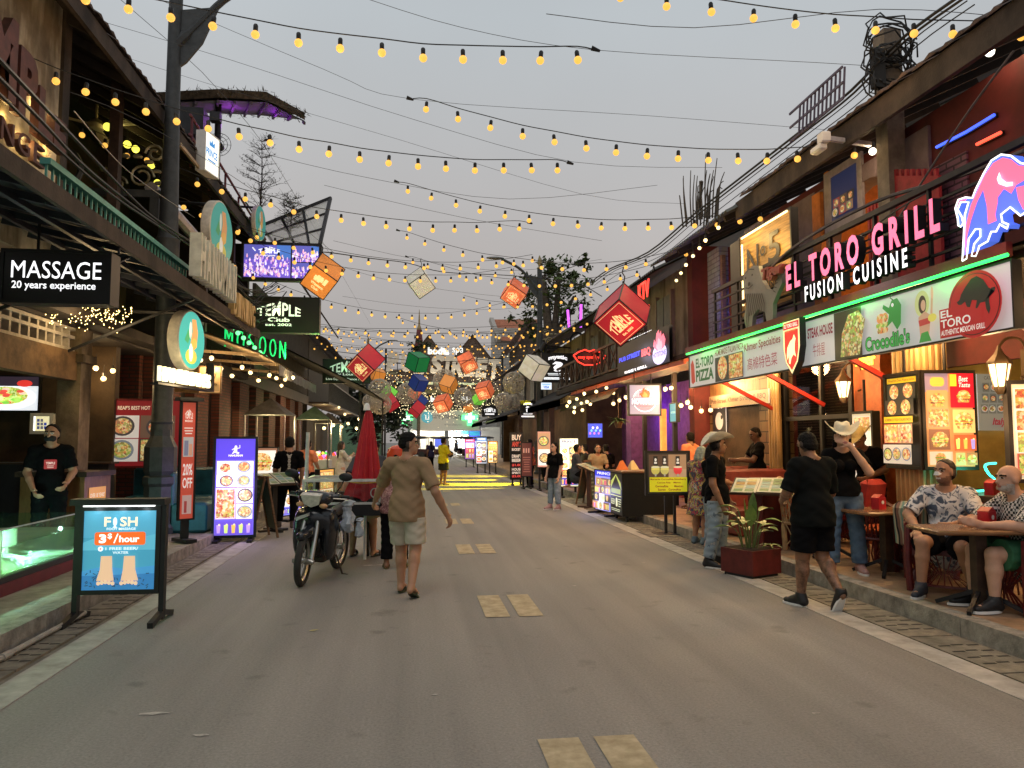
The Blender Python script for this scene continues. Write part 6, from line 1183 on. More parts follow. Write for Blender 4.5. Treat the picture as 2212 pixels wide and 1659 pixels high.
def person(label,at,rz,H=1.68,pose=None,skin='tan',top=None,sleeve=.75,hem=.47,bottom=None,blen=.3,flare=.0,hair='short',hairm=None,shoe=('flip',BLK),girth=1.,vox=.011,look=0.,nod=0.,beard=None,smile=False,mask=None,tat=False,collar=.83,dress=False,lean=0.,female=False,group=None,name='person',hands=True,extra=None):
    J=dict(hipL=(-.055,0,.52),hipR=(.055,0,.52),knL=(-.062,.015,.285),knR=(.062,.015,.285),anL=(-.066,-.012,.045),anR=(.066,-.012,.045),pel=(0,0,.55),wai=(0,.0,.63),che=(0,.0,.735),nek=(0,-.012,.825),head=(0,.012,.925),
 shL=(-.105,-.005,.80),shR=(.105,-.005,.80),elL=(-.14,-.02,.63),elR=(.14,-.02,.63),wrL=(-.145,.03,.475),wrR=(.145,.03,.475))
    if female:J['shL']=(-.094,-.005,.80);J['shR']=(.094,-.005,.80)
    J.update({k:v for k,v in(pose or{}).items() if k in J});pz=pose or{}
    if lean:  # bend the upper body forward about the pelvis
        c,s=math.cos(R(lean)),math.sin(R(lean));z0=J['pel'][2]
        for k in('wai','che','nek','head','shL','shR','elL','elR','wrL','wrR'):
            if k in pz:continue
            x,y,z=J[k];J[k]=(x,y*c+(z-z0)*s,z0-y*s+(z-z0)*c)
    J={k:np.array(v,float)*H for k,v in J.items()};g=girth
    t=thing(name,label,'person',at,rz,group);YV=(0,1,0)
    sw=.84 if female else 1.
    def torso(e,gg=1.):
        f=lambda r:r*H*g*gg+e
        return[('c',J['pel'],J['wai'],f(.088),f(.079*sw),(YV,.72)),('c',J['wai'],J['che'],f(.079*sw),f(.094*sw),(YV,.68)),('c',J['che'],J['che']*.45+J['nek']*.55,f(.094*sw),f(.066*sw),(YV,.66)),('c',J['shL'],J['shR'],f(.036),f(.036))]+([('e',J['che']+np.array([s*.04*H,.055*H,-.01*H]),(f(.036),f(.04),f(.036))) for s in(-1,1)] if female else[])
    TZ=lambda r0,r1:[('c',J['sh'+S],J['nek']*.85+J['head']*.15-np.array([0,.012*H,0]),r0,r1) for S in 'LR']
    body=torso(-.012)+TZ(.03*H,.026*H)+[('c',J['nek']-np.array([0,0,.02*H]),J['head']-np.array([0,.01,.03])*H,.034*H*(1+.4*(g-1)),.032*H)]
    # head with face
    a=R(look);fw=np.array([-math.sin(a),math.cos(a),math.sin(R(nod))]);fw/=np.linalg.norm(fw);rt=np.array([math.cos(a),math.sin(a),0]);up=np.cross(rt,fw);hc=J['head'];B3=np.stack([rt,fw,up],1)
    hp=lambda x,y,z:hc+(rt*x+fw*y+up*z)*H
    body+=[('e',hp(0,-.004,.022),np.array((.047,.057,.052))*H,B3),('e',hp(0,.012,-.02),np.array((.039,.043,.05))*H,B3),('c',hp(0,.05,.012),hp(0,.062,-.012),.006*H,.0095*H),('e',hp(0,.043,-.045),np.array((.02,.014,.014))*H,B3),('e',hp(0,.048,-.028),np.array((.019,.011,.011))*H,B3)]+[('e',hp(s*.047,-.004,.0),np.array((.008,.017,.02))*H,B3) for s in(-1,1)]+[('e',hp(s*.02,.046,.022),np.array((.014,.010,.008))*H,B3) for s in(-1,1)]
    arms=[];hand=[]
    for S,sg in(('L',-1),('R',1)):
        sh,el,wr=J['sh'+S],J['el'+S],J['wr'+S];q=.5+.5*g
        body+=[('c',sh,el,.034*H*q,.027*H*q),('c',el,el*.6+wr*.4,.027*H*q,.025*H*q),('c',el*.6+wr*.4,wr,.025*H*q,.0175*H)]
        if hands:
            d=wr-el;d=np.array(pz.get('hd'+S,d),float);d/=np.linalg.norm(d);n=np.array(pz.get('pn'+S,(-sg*1.,.25,0)),float);n-=d*(n@d);n/=np.linalg.norm(n);l=np.cross(d,n)
            pc=wr+d*.052*H;body+=[('c',wr,pc,.0165*H,.021*H,(n,.55))];curl=pz.get('curl'+S,.5)
            for i,(o,ln) in enumerate(((-.017,.030),(-.006,.036),(.006,.034),(.017,.026))):
                b0=pc+l*o*H+d*.008*H;d1=d*math.cos(curl)+n*math.sin(curl);m=b0+d1*ln*H*.9;d2=d*math.cos(curl*2.4)+n*math.sin(curl*2.4);body+=[('c',b0,m,.0058*H,.0053*H),('c',m,m+d2*ln*H*.9,.0053*H,.0044*H)]
            ths=l*(-1 if(l@np.array((0,1.,0)))<0 else 1) if abs(l[1])>.3 else l*-sg
            b0=wr+d*.018*H+ths*.014*H;m=b0+(d*.6+ths*.7+n*.3)*.026*H;body+=[('c',b0,m,.0075*H,.0062*H),('c',m,m+(d*.9+n*.4)*.022*H,.0062*H,.005*H)]
    feet=[]
    for S,sg in(('L',-1),('R',1)):
        hi,kn,an=J['hip'+S],J['kn'+S],J['an'+S];q=.5+.5*g;to=np.array(pz.get('to'+S,(sg*.15,1,-.22)),float);to/=np.linalg.norm(to)
        cf=kn*.68+an*.32;back=np.cross(np.cross(kn-an,(0,1.,0)),kn-an);nb=np.linalg.norm(back);back=back/nb if nb>1e-6 else np.array((0,0,0.))
        body+=[('c',hi,kn,.058*H*q,.036*H*q),('c',kn,cf,.035*H*q,.034*H*q),('c',cf,an,.034*H*q,.0215*H),('e',cf-back*.012*H,np.array((.03,.03,.05))*H*q)]
        heel=an+np.array((0,0,-.022*H))-to*.02*H;toe=an+to*.108*H;toe[2]=max(toe[2],an[2]-.034*H) if 'to'+S not in pz else toe[2]
        body+=[('c',an,heel,.022*H,.019*H),('c',an+to*.02*H,toe,.024*H,.014*H,((0,0,1),.75))];feet.append((an,heel,toe,to,sg,S))
    Vb,Fb=grow(body,vox,.016);cen=Vb[Fb].mean(1);mi=np.zeros(len(Fb));loc_=(cen-hc)@B3/H;X,Y,Z=loc_[:,0],loc_[:,1],loc_[:,2];face=(Y>.028)&(np.abs(X)<.045)
    mats=[SKIN[skin],EYE,LIP,beard or SKIN[skin],TEETH,tattoo(),EYEW,HAIRB if hairm is None else hairm,FADE]
    mi[face&(np.hypot((np.abs(X)-.019)/.011,(Z-.011)/.0055)<1)]=6;mi[face&(np.hypot((np.abs(X)-.019)/.0055,(Z-.011)/.0055)<1)]=1;mi[face&(np.abs(np.abs(X)-.020)<.014)&(np.abs(Z-.0245+(np.abs(X)-.02)**2*12)<.0042)]=7
    if beard:mi[(np.hypot(X/.05,1)>0)&(Z<-.027+.010*(np.abs(X)>.032))&(Z>-.075)&(Y>-.005)&(mi==0)]=3
    mi[face&(np.hypot(X/(.021 if smile else .016),(Z+.032)/.0065)<1)]=2
    if smile:mi[face&(np.hypot(X/.017,(Z+.0315)/.0045)<1)]=4
    if hair in('fade','crop','short'):mi[(mi==0)&(Y<.002)&(Z>-.04)&(Z<.06)&(np.abs(X)<.056)&(np.abs(Y)<.08)]=8
    if tat:mi[(cen[:,2]<.27*H)&(cen[:,2]>.05*H)]=5
    mesh_np('body',Vb,Fb,mats,mi,t)
    dn=(0,0,-1)
    if top is not None:
        P_=torso(.012+.004*(g>1.1))+TZ(.034*H+.007,.032*H+.004);zc=(0,0,hem*H)
        if not dress:P_+=[('c',J['pel']+np.array((0,0,.02)),J['pel']+np.array((0,0,-.06*H)),.095*H*g+.027,.098*H*g+.030,(YV,.86))]
        else:P_+=[('c',J['pel'],J['pel']+np.array((0,0,hem*H-J['pel'][2]-.02)),.092*H*g+.018,.115*H*g+flare,(YV,.85))]
        for S in 'LR':
            sh,el,wr=J['sh'+S],J['el'+S],J['wr'+S]
            if sleeve<=1:e=sh+(el-sh)*sleeve;P_.append(('c',sh,e,.040*H*(.5+.5*g)+.008,.036*H*(.5+.5*g)+.014,None,e-sh))
            else:e=el+(wr-el)*(sleeve-1);P_+=[('c',sh,el,.040*H+.008,.034*H+.008),('c',el,e,.034*H+.008,.026*H+.008,None,e-el)]
        upv=J['nek']-J['che'];fl=J['hipL'][2]<.4*H
        Vt,Ft=grow(P_,vox,.02,[(zc,dn)] if not pz.get('seat') else[],[(J['nek']+upv/np.linalg.norm(upv)*.028*H+np.array((0,.012*H,0)),.054*H)])
        for q in(3,):Vt=Vt+.0035*np.stack([np.sin(Vt[:,2]*61+3*np.sin(Vt[:,0]*23)),np.sin(Vt[:,2]*47+Vt[:,0]*35),np.zeros(len(Vt))],1)
        mesh_np('dress' if dress else 'shirt',Vt,Ft,[top],None,t)
    if bottom is not None:
        P_=[('c',J['pel']+np.array((0,0,.025*H)),(J['hipL']+J['hipR'])/2,.080*H*g+.002,.082*H*g+.004,(YV,.74))]
        for S in 'LR':
            hi,kn,an=J['hip'+S],J['kn'+S],J['an'+S];q=.5+.5*g;e=lambda r:r*H*q
            if blen<=.5:m=hi+(kn-hi)*min(1,blen*2);P_.append(('c',hi,m,e(.060)+.016,e(.052)+.018+flare,None,m-hi))
            else:m=kn+(an-kn)*(blen*2-1);P_+=[('c',hi,kn,e(.060)+.014,e(.040)+.018),('c',kn,m,e(.040)+.018,e(.031)+.014+flare,None,m-kn)]
        Vp,Fp=grow(P_,vox,.006 if blen<=.5 else .012,[] if pz.get('seat') or dress or lean else[((0,0,(hem+.025)*H),(0,0,1))]);Vp=Vp+.003*np.stack([np.sin(Vp[:,2]*71+4*np.sin(Vp[:,0]*19)),np.sin(Vp[:,2]*57+Vp[:,0]*25),np.zeros(len(Vp))],1);mesh_np('trousers' if blen>.6 else 'shorts',Vp,Fp,[bottom],None,t)
    hm=hairm or HAIRB
    if hair!='bald':
        P_=[('e',hp(0,-.008,.03),np.array((.052,.061,.053))*H,B3)];P_+=[('e',hp(0,-.02,-.004),np.array((.049,.044,.045))*H,B3)];cut=[(hp(0,.012,.038),fw*.90-up*.5)]
        if hair=='fade':P_=[('e',hp(0,-.002,.036),np.array((.050,.058,.050))*H,B3),('e',hp(0,-.018,.01),np.array((.049,.046,.038))*H,B3)];cut=[(hp(0,.03,.042),fw*.75-up*.66)]
        if hair=='crop':P_=[('e',hp(0,-.006,.027),np.array((.0495,.059,.0525))*H,B3),('e',hp(0,-.02,-.004),np.array((.048,.043,.044))*H,B3)];cut=[(hp(0,.018,.042),fw*.88-up*.52)]
        if hair=='bob':P_+=[('c',hp(s*.034,-.018,.02),hp(s*.04,-.012,-.07),.026*H,.022*H) for s in(-1,1)]+[('c',hp(0,-.04,.01),hp(0,-.035,-.065),.036*H,.034*H)];cut=[(hp(0,.022,.03),fw*.9-up*.3)]
        if hair=='long':P_+=[('c',hp(s*.03,-.02,.02),hp(s*.04,-.02,-.17),.028*H,.024*H) for s in(-1,1)]+[('c',hp(0,-.04,.01),hp(0,-.05,-.2),.04*H,.034*H)];cut=[(hp(0,.02,.03),fw*.9-up*.3)]
        if hair=='bun':P_+=[('e',hp(0,-.07,.02),np.array((.03,.028,.03))*H,B3)]
        Vh,Fh=grow(P_,min(vox,.01),.012,cut);Vh=Vh+.002*np.sin(Vh[:,[1,2,0]]*160);mesh_np('hair',Vh,Fh,[hm],None,t)
    if mask:Vm,Fm=grow([('e',hp(0,.022,-.028),np.array((.043,.046,.03))*H,B3)],min(vox,.009),.01,[(hp(0,.02,0),-fw)]);mesh_np('face_mask',Vm,Fm,[mask],None,t)
    kind,sm=shoe
    for an,heel,toe,to,sg,S in feet:
        if kind=='none':continue
        q=MB(sm);d=V(*to);d.z=0 if 'to'+S not in pz else d.z;d.normalize();l=V(-d.y,d.x,0).normalized();c=V(*an)+d*.045*H;zb=min(heel[2],toe[2])-.022*H;dz=d.cross(l)*-1;dz=l.cross(d)*-1
        base=V(*heel)*.5+V(*toe)*.5+V(0,0,-.020*H);L_,w_=.083*H,.027*H
        n_=l.cross(d);n_=-n_ if n_.z<0 else n_
        out=[(math.cos(a_)*L_*(1 if math.cos(a_)>0 else .92),math.sin(a_)*w_*(1+.18*math.cos(a_))) for a_ in[2*PI*i/16 for i in range(16)]]
        if kind in('flip','slide'):
            vs=[base+d*x+l*y+n_*z for z in(-.008,.006) for x,y in out];q.add(vs,[tuple(range(15,-1,-1)),tuple(range(16,32))]+[(i,(i+1)%16,16+(i+1)%16,16+i) for i in range(16)])
            m=base+d*.035*H
            if kind=='flip':
                for s in(-1,1):q.tube([m+d*.02*H+n_*.012,m+l*s*w_*.55+n_*.030*H-d*.015*H,m+l*s*w_*.95-d*.045*H+n_*.004],.006,5)
            else:
                for k in range(4):q.tube([m+d*(.012-k*.011)*H+l*w_*math.cos(a_)*1.0+n_*(.004+.034*H*math.sin(a_)) for a_ in[PI*i/8 for i in range(9)]],.009,5)
            q.build('sandal',t)
        else:
            P_=[('c',np.array(base-d*.055*H+n_*.022*H),np.array(base+d*.058*H+n_*.014*H),.026*H,.021*H,(tuple(n_),.8)),('c',np.array(an)+np.array((0,0,.02*H)),np.array(heel),.030*H,.027*H),('c',np.array(an)+np.array((0,0,.005)),np.array(base+d*.02*H+n_*.02*H),.029*H,.024*H)]
            Vs,Fs=grow(P_,min(vox,.01),.015,[(np.array(base-n_*.004),-np.array(n_)),(np.array(an)+np.array((0,0,.034*H)),(0,0,1))]);o=mesh_np('shoe',Vs,Fs,[sm],None,t)
            vs=[base+(d*x+l*y)*1.06+n_*z for z in(-.014,.008) for x,y in out];q=MB(WHITE);q.add(vs,[tuple(range(15,-1,-1)),tuple(range(16,32))]+[(i,(i+1)%16,16+(i+1)%16,16+i) for i in range(16)]);so_=q.build('sole',o)
    if extra:extra(t,J,hp,fw,rt,up,H)
    return t
def cowboy(m,band=BLK,tilt=0.,r=.2,dz=.045):
    def f(t,J,hp,fw,rt,up,H):
        q=MB(m);X=Matrix((tuple(rt),tuple(fw),tuple(up))).transposed().to_4x4();X.translation=V(*hp(0,-.004,dz));q.X=X@Matrix.Rotation(R(tilt),4,'X');n=28;vs=[]
        prof=[(.092,.0),(.105,-.008),(.15,-.004),(r,.008),(r,.014),(.15,.004),(.1,.0),(.092,.05),(.084,.09),(.06,.105),(.02,.098)]
        for pr,pz_ in prof:
            for j in range(n):
                a=2*PI*j/n;s=abs(math.cos(a))**2;zz=pz_+(max(0,pr-.1)*1.0*s if pr>.1 else 0)-(max(0,pr-.1)*.35*abs(math.sin(a)) if pr>.1 else 0)-(.022*abs(math.sin(a))**3 if pz_>.08 else 0);vs.append((pr*math.cos(a)*.92,pr*math.sin(a)*1.12,zz))
        q.add(vs,[(i*n+j,i*n+(j+1)%n,i*n+n+(j+1)%n,i*n+n+j) for i in range(len(prof)-1) for j in range(n)]+[tuple(range((len(prof)-1)*n,len(prof)*n))]);o=q.build('hat',t,smooth=60)
        q=MB(band);q.X=X@Matrix.Rotation(R(tilt),4,'X');q.lathe([(.0945,.012),(.0935,.036)],n,sx=.92,sy=1.12,cap=False);q.build('hat_band',o)
    return f
BTEE=cloth('black tee',(.005,.005,.0055));BTEE2=cloth('charcoal tee',(.007,.008,.0075));BEIGE=cloth('sand tee',(.30,.20,.115),vary=.12);CREAM=cloth('cream linen shorts',(.50,.44,.34));DENIM=cloth('blue denim',(.085,.14,.22),(.14,.21,.30),7);LDEN=cloth('pale denim',(.16,.22,.27),(.30,.36,.40),7);BPANT=cloth('black trousers',(.006,.006,.007));KHAK=cloth('khaki shorts',(.36,.27,.16));YEL=cloth('yellow tee',(.62,.50,.02));ORT=cloth('orange polo',(.62,.16,.06));CORALT=cloth('coral tee',(.72,.24,.12));OLIVE=cloth('dark olive shorts',(.03,.03,.022));GREYT=cloth('slate grey shirt',(.06,.062,.07));WHT=cloth('white dress cloth',(.62,.56,.50))
def patterned(name,cols,scale,base):
    m=M(name,base,.85,vary=0);t=m.node_tree;b=t.nodes['Principled BSDF'];tcn=t.nodes.new('ShaderNodeTexCoord');n=t.nodes.new('ShaderNodeTexNoise');n.inputs['Scale'].default_value=scale;n.inputs['Detail'].default_value=2;n.inputs['Distortion'].default_value=.8
    r=t.nodes.new('ShaderNodeValToRGB');r.color_ramp.interpolation='CONSTANT';e=r.color_ramp.elements;e[0].position=0;e[0].color=tuple(cols[0][1])+(1,);e[1].position=cols[1][0];e[1].color=tuple(cols[1][1])+(1,)
    for p,c in cols[2:]:q=e.new(p);q.color=tuple(c)+(1,)
    t.links.new(tcn.outputs['Object'],n.inputs['Vector']);t.links.new(n.outputs['Fac'],r.inputs[0]);t.links.new(r.outputs[0],b.inputs['Base Color']);return m
FLOR=patterned('bright floral cloth',[(0,(.05,.07,.10)),(.40,(.40,.05,.06)),(.46,(.05,.06,.09)),(.50,(.55,.42,.10)),(.56,(.07,.08,.10)),(.6,(.5,.42,.32)),(.64,(.30,.06,.08))],11,(.1,.1,.1))
PALM=patterned('white palm print cloth',[(0,(.07,.09,.13)),(.41,(.25,.27,.30)),(.44,(.66,.64,.62)),(.60,(.14,.16,.2)),(.66,(.66,.64,.62))],12,(.6,.6,.6))
PNKF=patterned('dusty pink floral cloth',[(0,(.22,.09,.09)),(.45,(.42,.24,.22)),(.55,(.20,.08,.08))],40,(.4,.2,.2));RIP=patterned('ripped pale denim',[(0,(.10,.14,.18)),(.35,(.22,.28,.32)),(.66,(.42,.42,.40))],9,(.2,.25,.3))
def gingham():
    m=M('black white gingham',(.5,.5,.5),.85,vary=0);t=m.node_tree;b=t.nodes['Principled BSDF'];tcn=t.nodes.new('ShaderNodeTexCoord');k=t.nodes.new('ShaderNodeTexChecker');k.inputs['Scale'].default_value=42;k.inputs['Color1'].default_value=(.60,.58,.54,1);k.inputs['Color2'].default_value=(.02,.025,.022,1);t.links.new(tcn.outputs['Object'],k.inputs['Vector']);t.links.new(k.outputs[0],b.inputs['Base Color']);return m
GING=gingham();STRAW=M('cream straw hat',(.62,.56,.44),.8,vary=.15,scale=20);YSTRAW=M('yellow straw hat',(.6,.46,.2),.8,vary=.2,scale=20)
G=lambda u,v,z=0.:gz(u,v,z)
def face_to(p,q):return math.degrees(math.atan2(-(q[0]-p[0]),q[1]-p[1]))  # rz that turns +Y from p towards q
# walking man in the sand tee
p=G(877,1285)
person('man in a sand tee, cream shorts and flip flops walking away past the motorbike',p,-22,1.72,dict(hipL=(-.05,0,.52),knL=(-.06,.06,.282),anL=(-.055,.05,.05),knR=(.06,.0,.285),anR=(.085,-.13,.07),toR=(.0,.9,-.45),elL=(-.22,.10,.66),wrL=(-.31,.21,.56),elR=(.20,-.03,.64),wrR=(.245,.045,.50),shL=(-.112,.0,.805),shR=(.112,0,.805)),'tan',BEIGE,.85,.455,CREAM,.43,.004,'fade',shoe=('flip',M('green flip flop',(.035,.045,.02),.7)),girth=1.03,vox=.0085,look=-62)
# man in black on the right, seen from behind
def watch(t,J,hp,fw,rt,up,H):pass
p=G(1762,1312)
person('broad man in black tee and shorts with a tattooed calf walking away beside the kerb',p,12,1.74,dict(elL=(-.15,.03,.65),wrL=(-.085,.15,.60),elR=(.155,.03,.64),wrR=(.09,.14,.58),knL=(-.055,.03,.285),anL=(-.05,.06,.045),knR=(.05,-.005,.285),anR=(.035,-.16,.10),toR=(.05,.55,-.9),head=(0,.03,.915)),'brown',BTEE2,.95,.46,BPANT,.43,.004,'crop',shoe=('shoe',M('black trainer',(.015,.015,.016),.5)),girth=1.17,vox=.0085,tat=True,nod=-22)
# woman in cowboy hat, hand to mouth
p=G(1828,1236,.15)
person('woman in a white cowboy hat and blue jeans covering her mouth with one hand',p,158,1.66,dict(elL=(-.15,.10,.685),wrL=(-.03,.125,.865),hdL=(.6,-.15,.35),pnL=(.2,-1,0),curlL=.35,elR=(.15,-.02,.64),wrR=(.155,.03,.49),anL=(-.09,0,.045),anR=(.09,0,.045),knL=(-.075,.01,.285),knR=(.078,.01,.285)),'pale',BTEE,.7,.52,DENIM,.95,.02,'bob',shoe=('shoe',M('pink trainer',(.42,.24,.22),.6)),vox=.0095,female=True,extra=cowboy(STRAW,tilt=-6),nod=-4)
# smiling host in the white hat
p=G(1552,1223)
person('smiling young man in a white cowboy hat and ripped jeans standing by the planter',p,-128,1.70,dict(elL=(-.15,-.02,.635),wrL=(-.15,.055,.49),elR=(.15,.01,.635),wrR=(.14,.07,.49),anR=(.10,-.05,.045),knR=(.085,-.0,.285)),'brown',BTEE,.72,.48,RIP,.94,.014,'crop',shoe=('shoe',M('black trainer',(.015,.015,.016),.5)),girth=.95,vox=.009,look=32,smile=True,extra=cowboy(STRAW,STRAW,tilt=14))
p=G(1513,1176);person('older woman with grey hair in a bright floral dress looking down at the menus',p,-68,1.56,dict(elL=(-.13,.06,.65),wrL=(-.06,.19,.60),elR=(.13,.06,.65),wrR=(.06,.2,.6),head=(0,.035,.91)),'tan',FLOR,.85,.30,BPANT,.3,.03,'bob',HAIRG,('shoe',M('blue grey trainer',(.12,.17,.2),.6)),girth=1.12,vox=.010,dress=True,female=True,nod=-30)
p=G(1541,1186);person('woman in black tee and pale jeans half hidden behind the smiling host',p,-80,1.58,dict(elL=(-.12,.05,.65),wrL=(-.05,.2,.62),elR=(.12,.05,.65),wrR=(.05,.2,.62)),'tan',BTEE,.75,.5,LDEN,.93,.008,'bob',shoe=('shoe',M('blush trainer',(.5,.36,.3),.6)),vox=.011,female=True,nod=-20)
# seated man with the bandaged nose
def bandage(t,J,hp,fw,rt,up,H):
    q=MB(M('white plaster strip',(.75,.72,.68),.7,vary=.05));a,b=V(*hp(0,.066,.008)),V(*hp(0,.073,-.014));r_=V(*rt)*H
    q.add([a-r_*.012,a+r_*.012,b+r_*.017,b-r_*.017,V(*hp(-.022,.052,-.006)),V(*hp(.022,.052,-.006))],[(0,1,2,3),(0,3,4),(1,5,2)]);q.build('nose_bandage',t)
SEAT=dict(seat=1,elL=(-.15,.03,.39),elR=(.15,.03,.39),wrL=(-.09,.19,.37),wrR=(.09,.19,.37),hipL=(-.055,0,.27),hipR=(.055,0,.27),pel=(0,-.01,.29),wai=(0,-.015,.37),che=(0,-.01,.475),nek=(0,-.005,.565),head=(0,.02,.665),shL=(-.107,-.005,.54),shR=(.107,-.005,.54),knL=(-.075,.26,.28),knR=(.08,.26,.28),anL=(-.085,.27,.045),anR=(.085,.27,.045))
def seated(**k):d=dict(SEAT);d.update(k);return d
sm=V(5.36,7.08,.15)
person('seated man in a white palm print shirt with a bandaged nose, hand on his knee',sm,135,1.76,seated(elR=(.19,.07,.42),wrR=(.12,.20,.345),hdR=(-.15,1,-.3),pnR=(0,-.2,-1),curlR=.6,elL=(-.17,.1,.43),wrL=(-.08,.25,.40),knL=(-.10,.25,.27),anL=(-.13,.14,.05),anR=(.10,.28,.045),knR=(.085,.27,.29)),'tan',PALM,.85,.2,BPANT,.42,.02,'crop',M('brown black hair',(.03,.02,.014),.5),('shoe',M('navy ankle boot',(.03,.035,.05),.6)),girth=1.08,vox=.0085,look=-30,beard=BEARD,smile=True,extra=bandage)
bm=V(5.52,6.2,.16)
person('bald bearded man in a black and white gingham shirt leaning on the table',bm,84,1.74,seated(elL=(-.16,.16,.43),wrL=(-.07,.29,.425),hdL=(.1,1,.25),curlL=.2,elR=(.16,.18,.43),wrR=(.06,.28,.43),hdR=(-.2,1,.2),che=(0,.05,.47),nek=(0,.07,.555),head=(0,.11,.65),shL=(-.107,.06,.53),shR=(.107,.06,.53)),'pale',GING,1.0,.2,M('green shorts',(.03,.13,.06),.85),.42,.02,'bald',shoe=('shoe',BLK),girth=1.2,vox=.009,beard=GBEARD)
p=gx(1884,1130,6.25);p.z=.15
person('man in a yellow straw hat and black tee bowing his head beside the menu boards',p,120,1.70,dict(elL=(-.15,.06,.65),wrL=(-.1,.18,.6),elR=(.15,.05,.65),wrR=(.1,.17,.58)),'dark',BTEE,.75,.48,BPANT,.95,0,'crop',vox=.012,lean=24,nod=-35,extra=cowboy(YSTRAW,BLK,tilt=0))
p=gx(1637,1050,6.2);p.z=.15;person('waiter in black reading a red menu in the lit doorway',p,80,1.72,dict(elL=(-.14,.08,.66),wrL=(-.07,.22,.66),elR=(.14,.08,.66),wrR=(.07,.22,.66)),'dark',BTEE,.7,.48,BPANT,.95,0,'crop',vox=.013,nod=-25,name='person')
p=gx(1493,1050,6.1);p.z=.15;person('person in orange behind the drinks board near the timber wall',p,20,1.66,None,'brown',CORALT,.75,.48,BPANT,.95,0,'short',vox=.014)
# further down the right side
p=G(1199,1100);person('young woman in a black bear print tee and jeans standing in the road',p,128,1.58,dict(elL=(-.125,.0,.635),wrL=(-.12,.05,.485),elR=(.125,.0,.635),wrR=(.11,.07,.49),anL=(-.07,.0,.045),anR=(.075,.03,.045)),'pale',BTEE,.85,.47,LDEN,.92,0,'bob',shoe=('shoe',M('pink trainer',(.42,.24,.22),.6)),vox=.011,female=True,look=-8)
p=G(1145,1054);person('heavy man in an orange polo standing by the black menu board',p,60,1.66,dict(elR=(.15,.02,.64),wrR=(.12,.1,.53)),'brown',ORT,.8,.47,BPANT,.95,.01,'short',shoe=('shoe',BLK),girth=1.2,vox=.013)
p=G(1177,1040,.15);person('slim person in black standing in shadow behind the orange polo man',p,60,1.62,None,'brown',BTEE,.8,.48,BPANT,.95,0,'short',vox=.015,shoe=('shoe',BLK))
p=G(957,1048);person('man in a yellow tee standing with folded arms in the yellow light',p,-58,1.72,dict(elL=(-.15,.04,.66),wrL=(.0,.14,.655),elR=(.15,.05,.65),wrR=(.02,.15,.665),hdL=(1,0,0),hdR=(-1,0,.0)),'brown',YEL,.9,.46,OLIVE,.42,.02,'short',shoe=('flip',BLK),girth=1.1,vox=.012)
p=G(931,1012);person('woman in a dark dress with a shoulder bag walking far down the road',p,20,1.56,dict(knR=(.06,.05,.285),anL=(-.05,-.08,.06)),'brown',cloth('navy purple dress',(.03,.028,.07)),.6,.4,BPANT,.9,0,'long',shoe=('shoe',BLK),vox=.015,female=True)
# left side
p=G(622,1141)
def bone(t,J,hp,fw,rt,up,H):
    q=MB(M('white back print',(.5,.45,.4),.8,vary=0));c=V(*J['che']);F_=FR(c+V(-.0,-.13,-.06),(1,0,0),(0,0,1));q.X=F_;q.z=.0
    for i in range(9):q.rect(-.02-.006*(i%2),-.12+i*.034,.04+.012*(i%2),.026)
    q.poly([(-.05,.19),(-.02,.13),(.02,.13),(.05,.19),(.03,.2),(0,.16),(-.03,.2)]);q.poly([(-.05,-.17),(-.02,-.11),(.02,-.11),(.05,-.17),(0,-.14)]);q.build('back_print',t,smooth=0)
person('waiter in black with a white bone print on his back beside the lit menu box',p,8,1.70,dict(elL=(-.15,.03,.64),wrL=(-.14,.12,.52),elR=(.14,0,.64),wrR=(.13,.08,.5),anL=(-.10,.06,.045),knL=(-.085,.05,.285),anR=(.05,-.03,.045)),'tan',BTEE,.85,.5,BPANT,.93,.0,'short',shoe=('shoe',M('taupe trainer',(.12,.09,.075),.7)),girth=.98,vox=.010,look=-10,extra=bone)
p=G(662,1095);person('person in a coral tee behind the waiter with the bone print',p,-30,1.64,dict(elR=(.14,.03,.65),wrR=(.13,.12,.55)),'tan',CORALT,.85,.5,BPANT,.93,0,'short',shoe=('shoe',BLK),vox=.012)
p=G(735,1075);person('long haired young woman in a white dress lifting her phone beside the glass cart',p,-60,1.60,dict(elL=(-.12,.09,.66),wrL=(-.04,.2,.74),elR=(.12,.09,.67),wrR=(.05,.2,.75)),'pale',WHT,1.6,.32,None,.3,.02,'long',M('dark brown hair',(.03,.015,.01),.4),('shoe',BLK),vox=.012,dress=True,female=True)
p=G(782,1202);person('man in slate shirt and khaki shorts bending over the glass cart',p,-18,1.76,dict(knL=(-.075,.01,.285),knR=(.08,.01,.285),anL=(-.085,0,.045),anR=(.095,0,.045)),'tan',GREYT,.8,.48,KHAK,.45,.02,'short',shoe=('slide',M('black slide',(.015,.015,.016),.6)),girth=1.08,vox=.011,lean=34,nod=-30)
p=G(852,1228)
def helmet(t,J,hp,fw,rt,up,H):
    q=MB(M('orange red helmet',(.60,.065,.02),.25,vary=.05));q.X=Matrix((tuple(rt),tuple(fw),tuple(up))).transposed().to_4x4();q.X.translation=V(*hp(0,-.005,.02));q.lathe([(.13,-.07),(.14,-.03),(.14,.03),(.12,.09),(.07,.125),(.01,.138)],20,sx=.92);q.build('helmet',t)
person('street vendor in an orange red helmet, pink floral blouse and black trousers at the cart',p,-6,1.54,dict(elL=(-.13,.07,.65),wrL=(-.1,.19,.6),elR=(.13,.07,.65),wrR=(.08,.19,.6)),'brown',PNKF,1.7,.46,BPANT,.93,.01,'bun',shoe=('slide',M('olive sandal',(.16,.13,.06),.7)),girth=1.08,vox=.0105,female=True,lean=10,extra=helmet)
p=gy(105,1110,10.5);p.z=.15
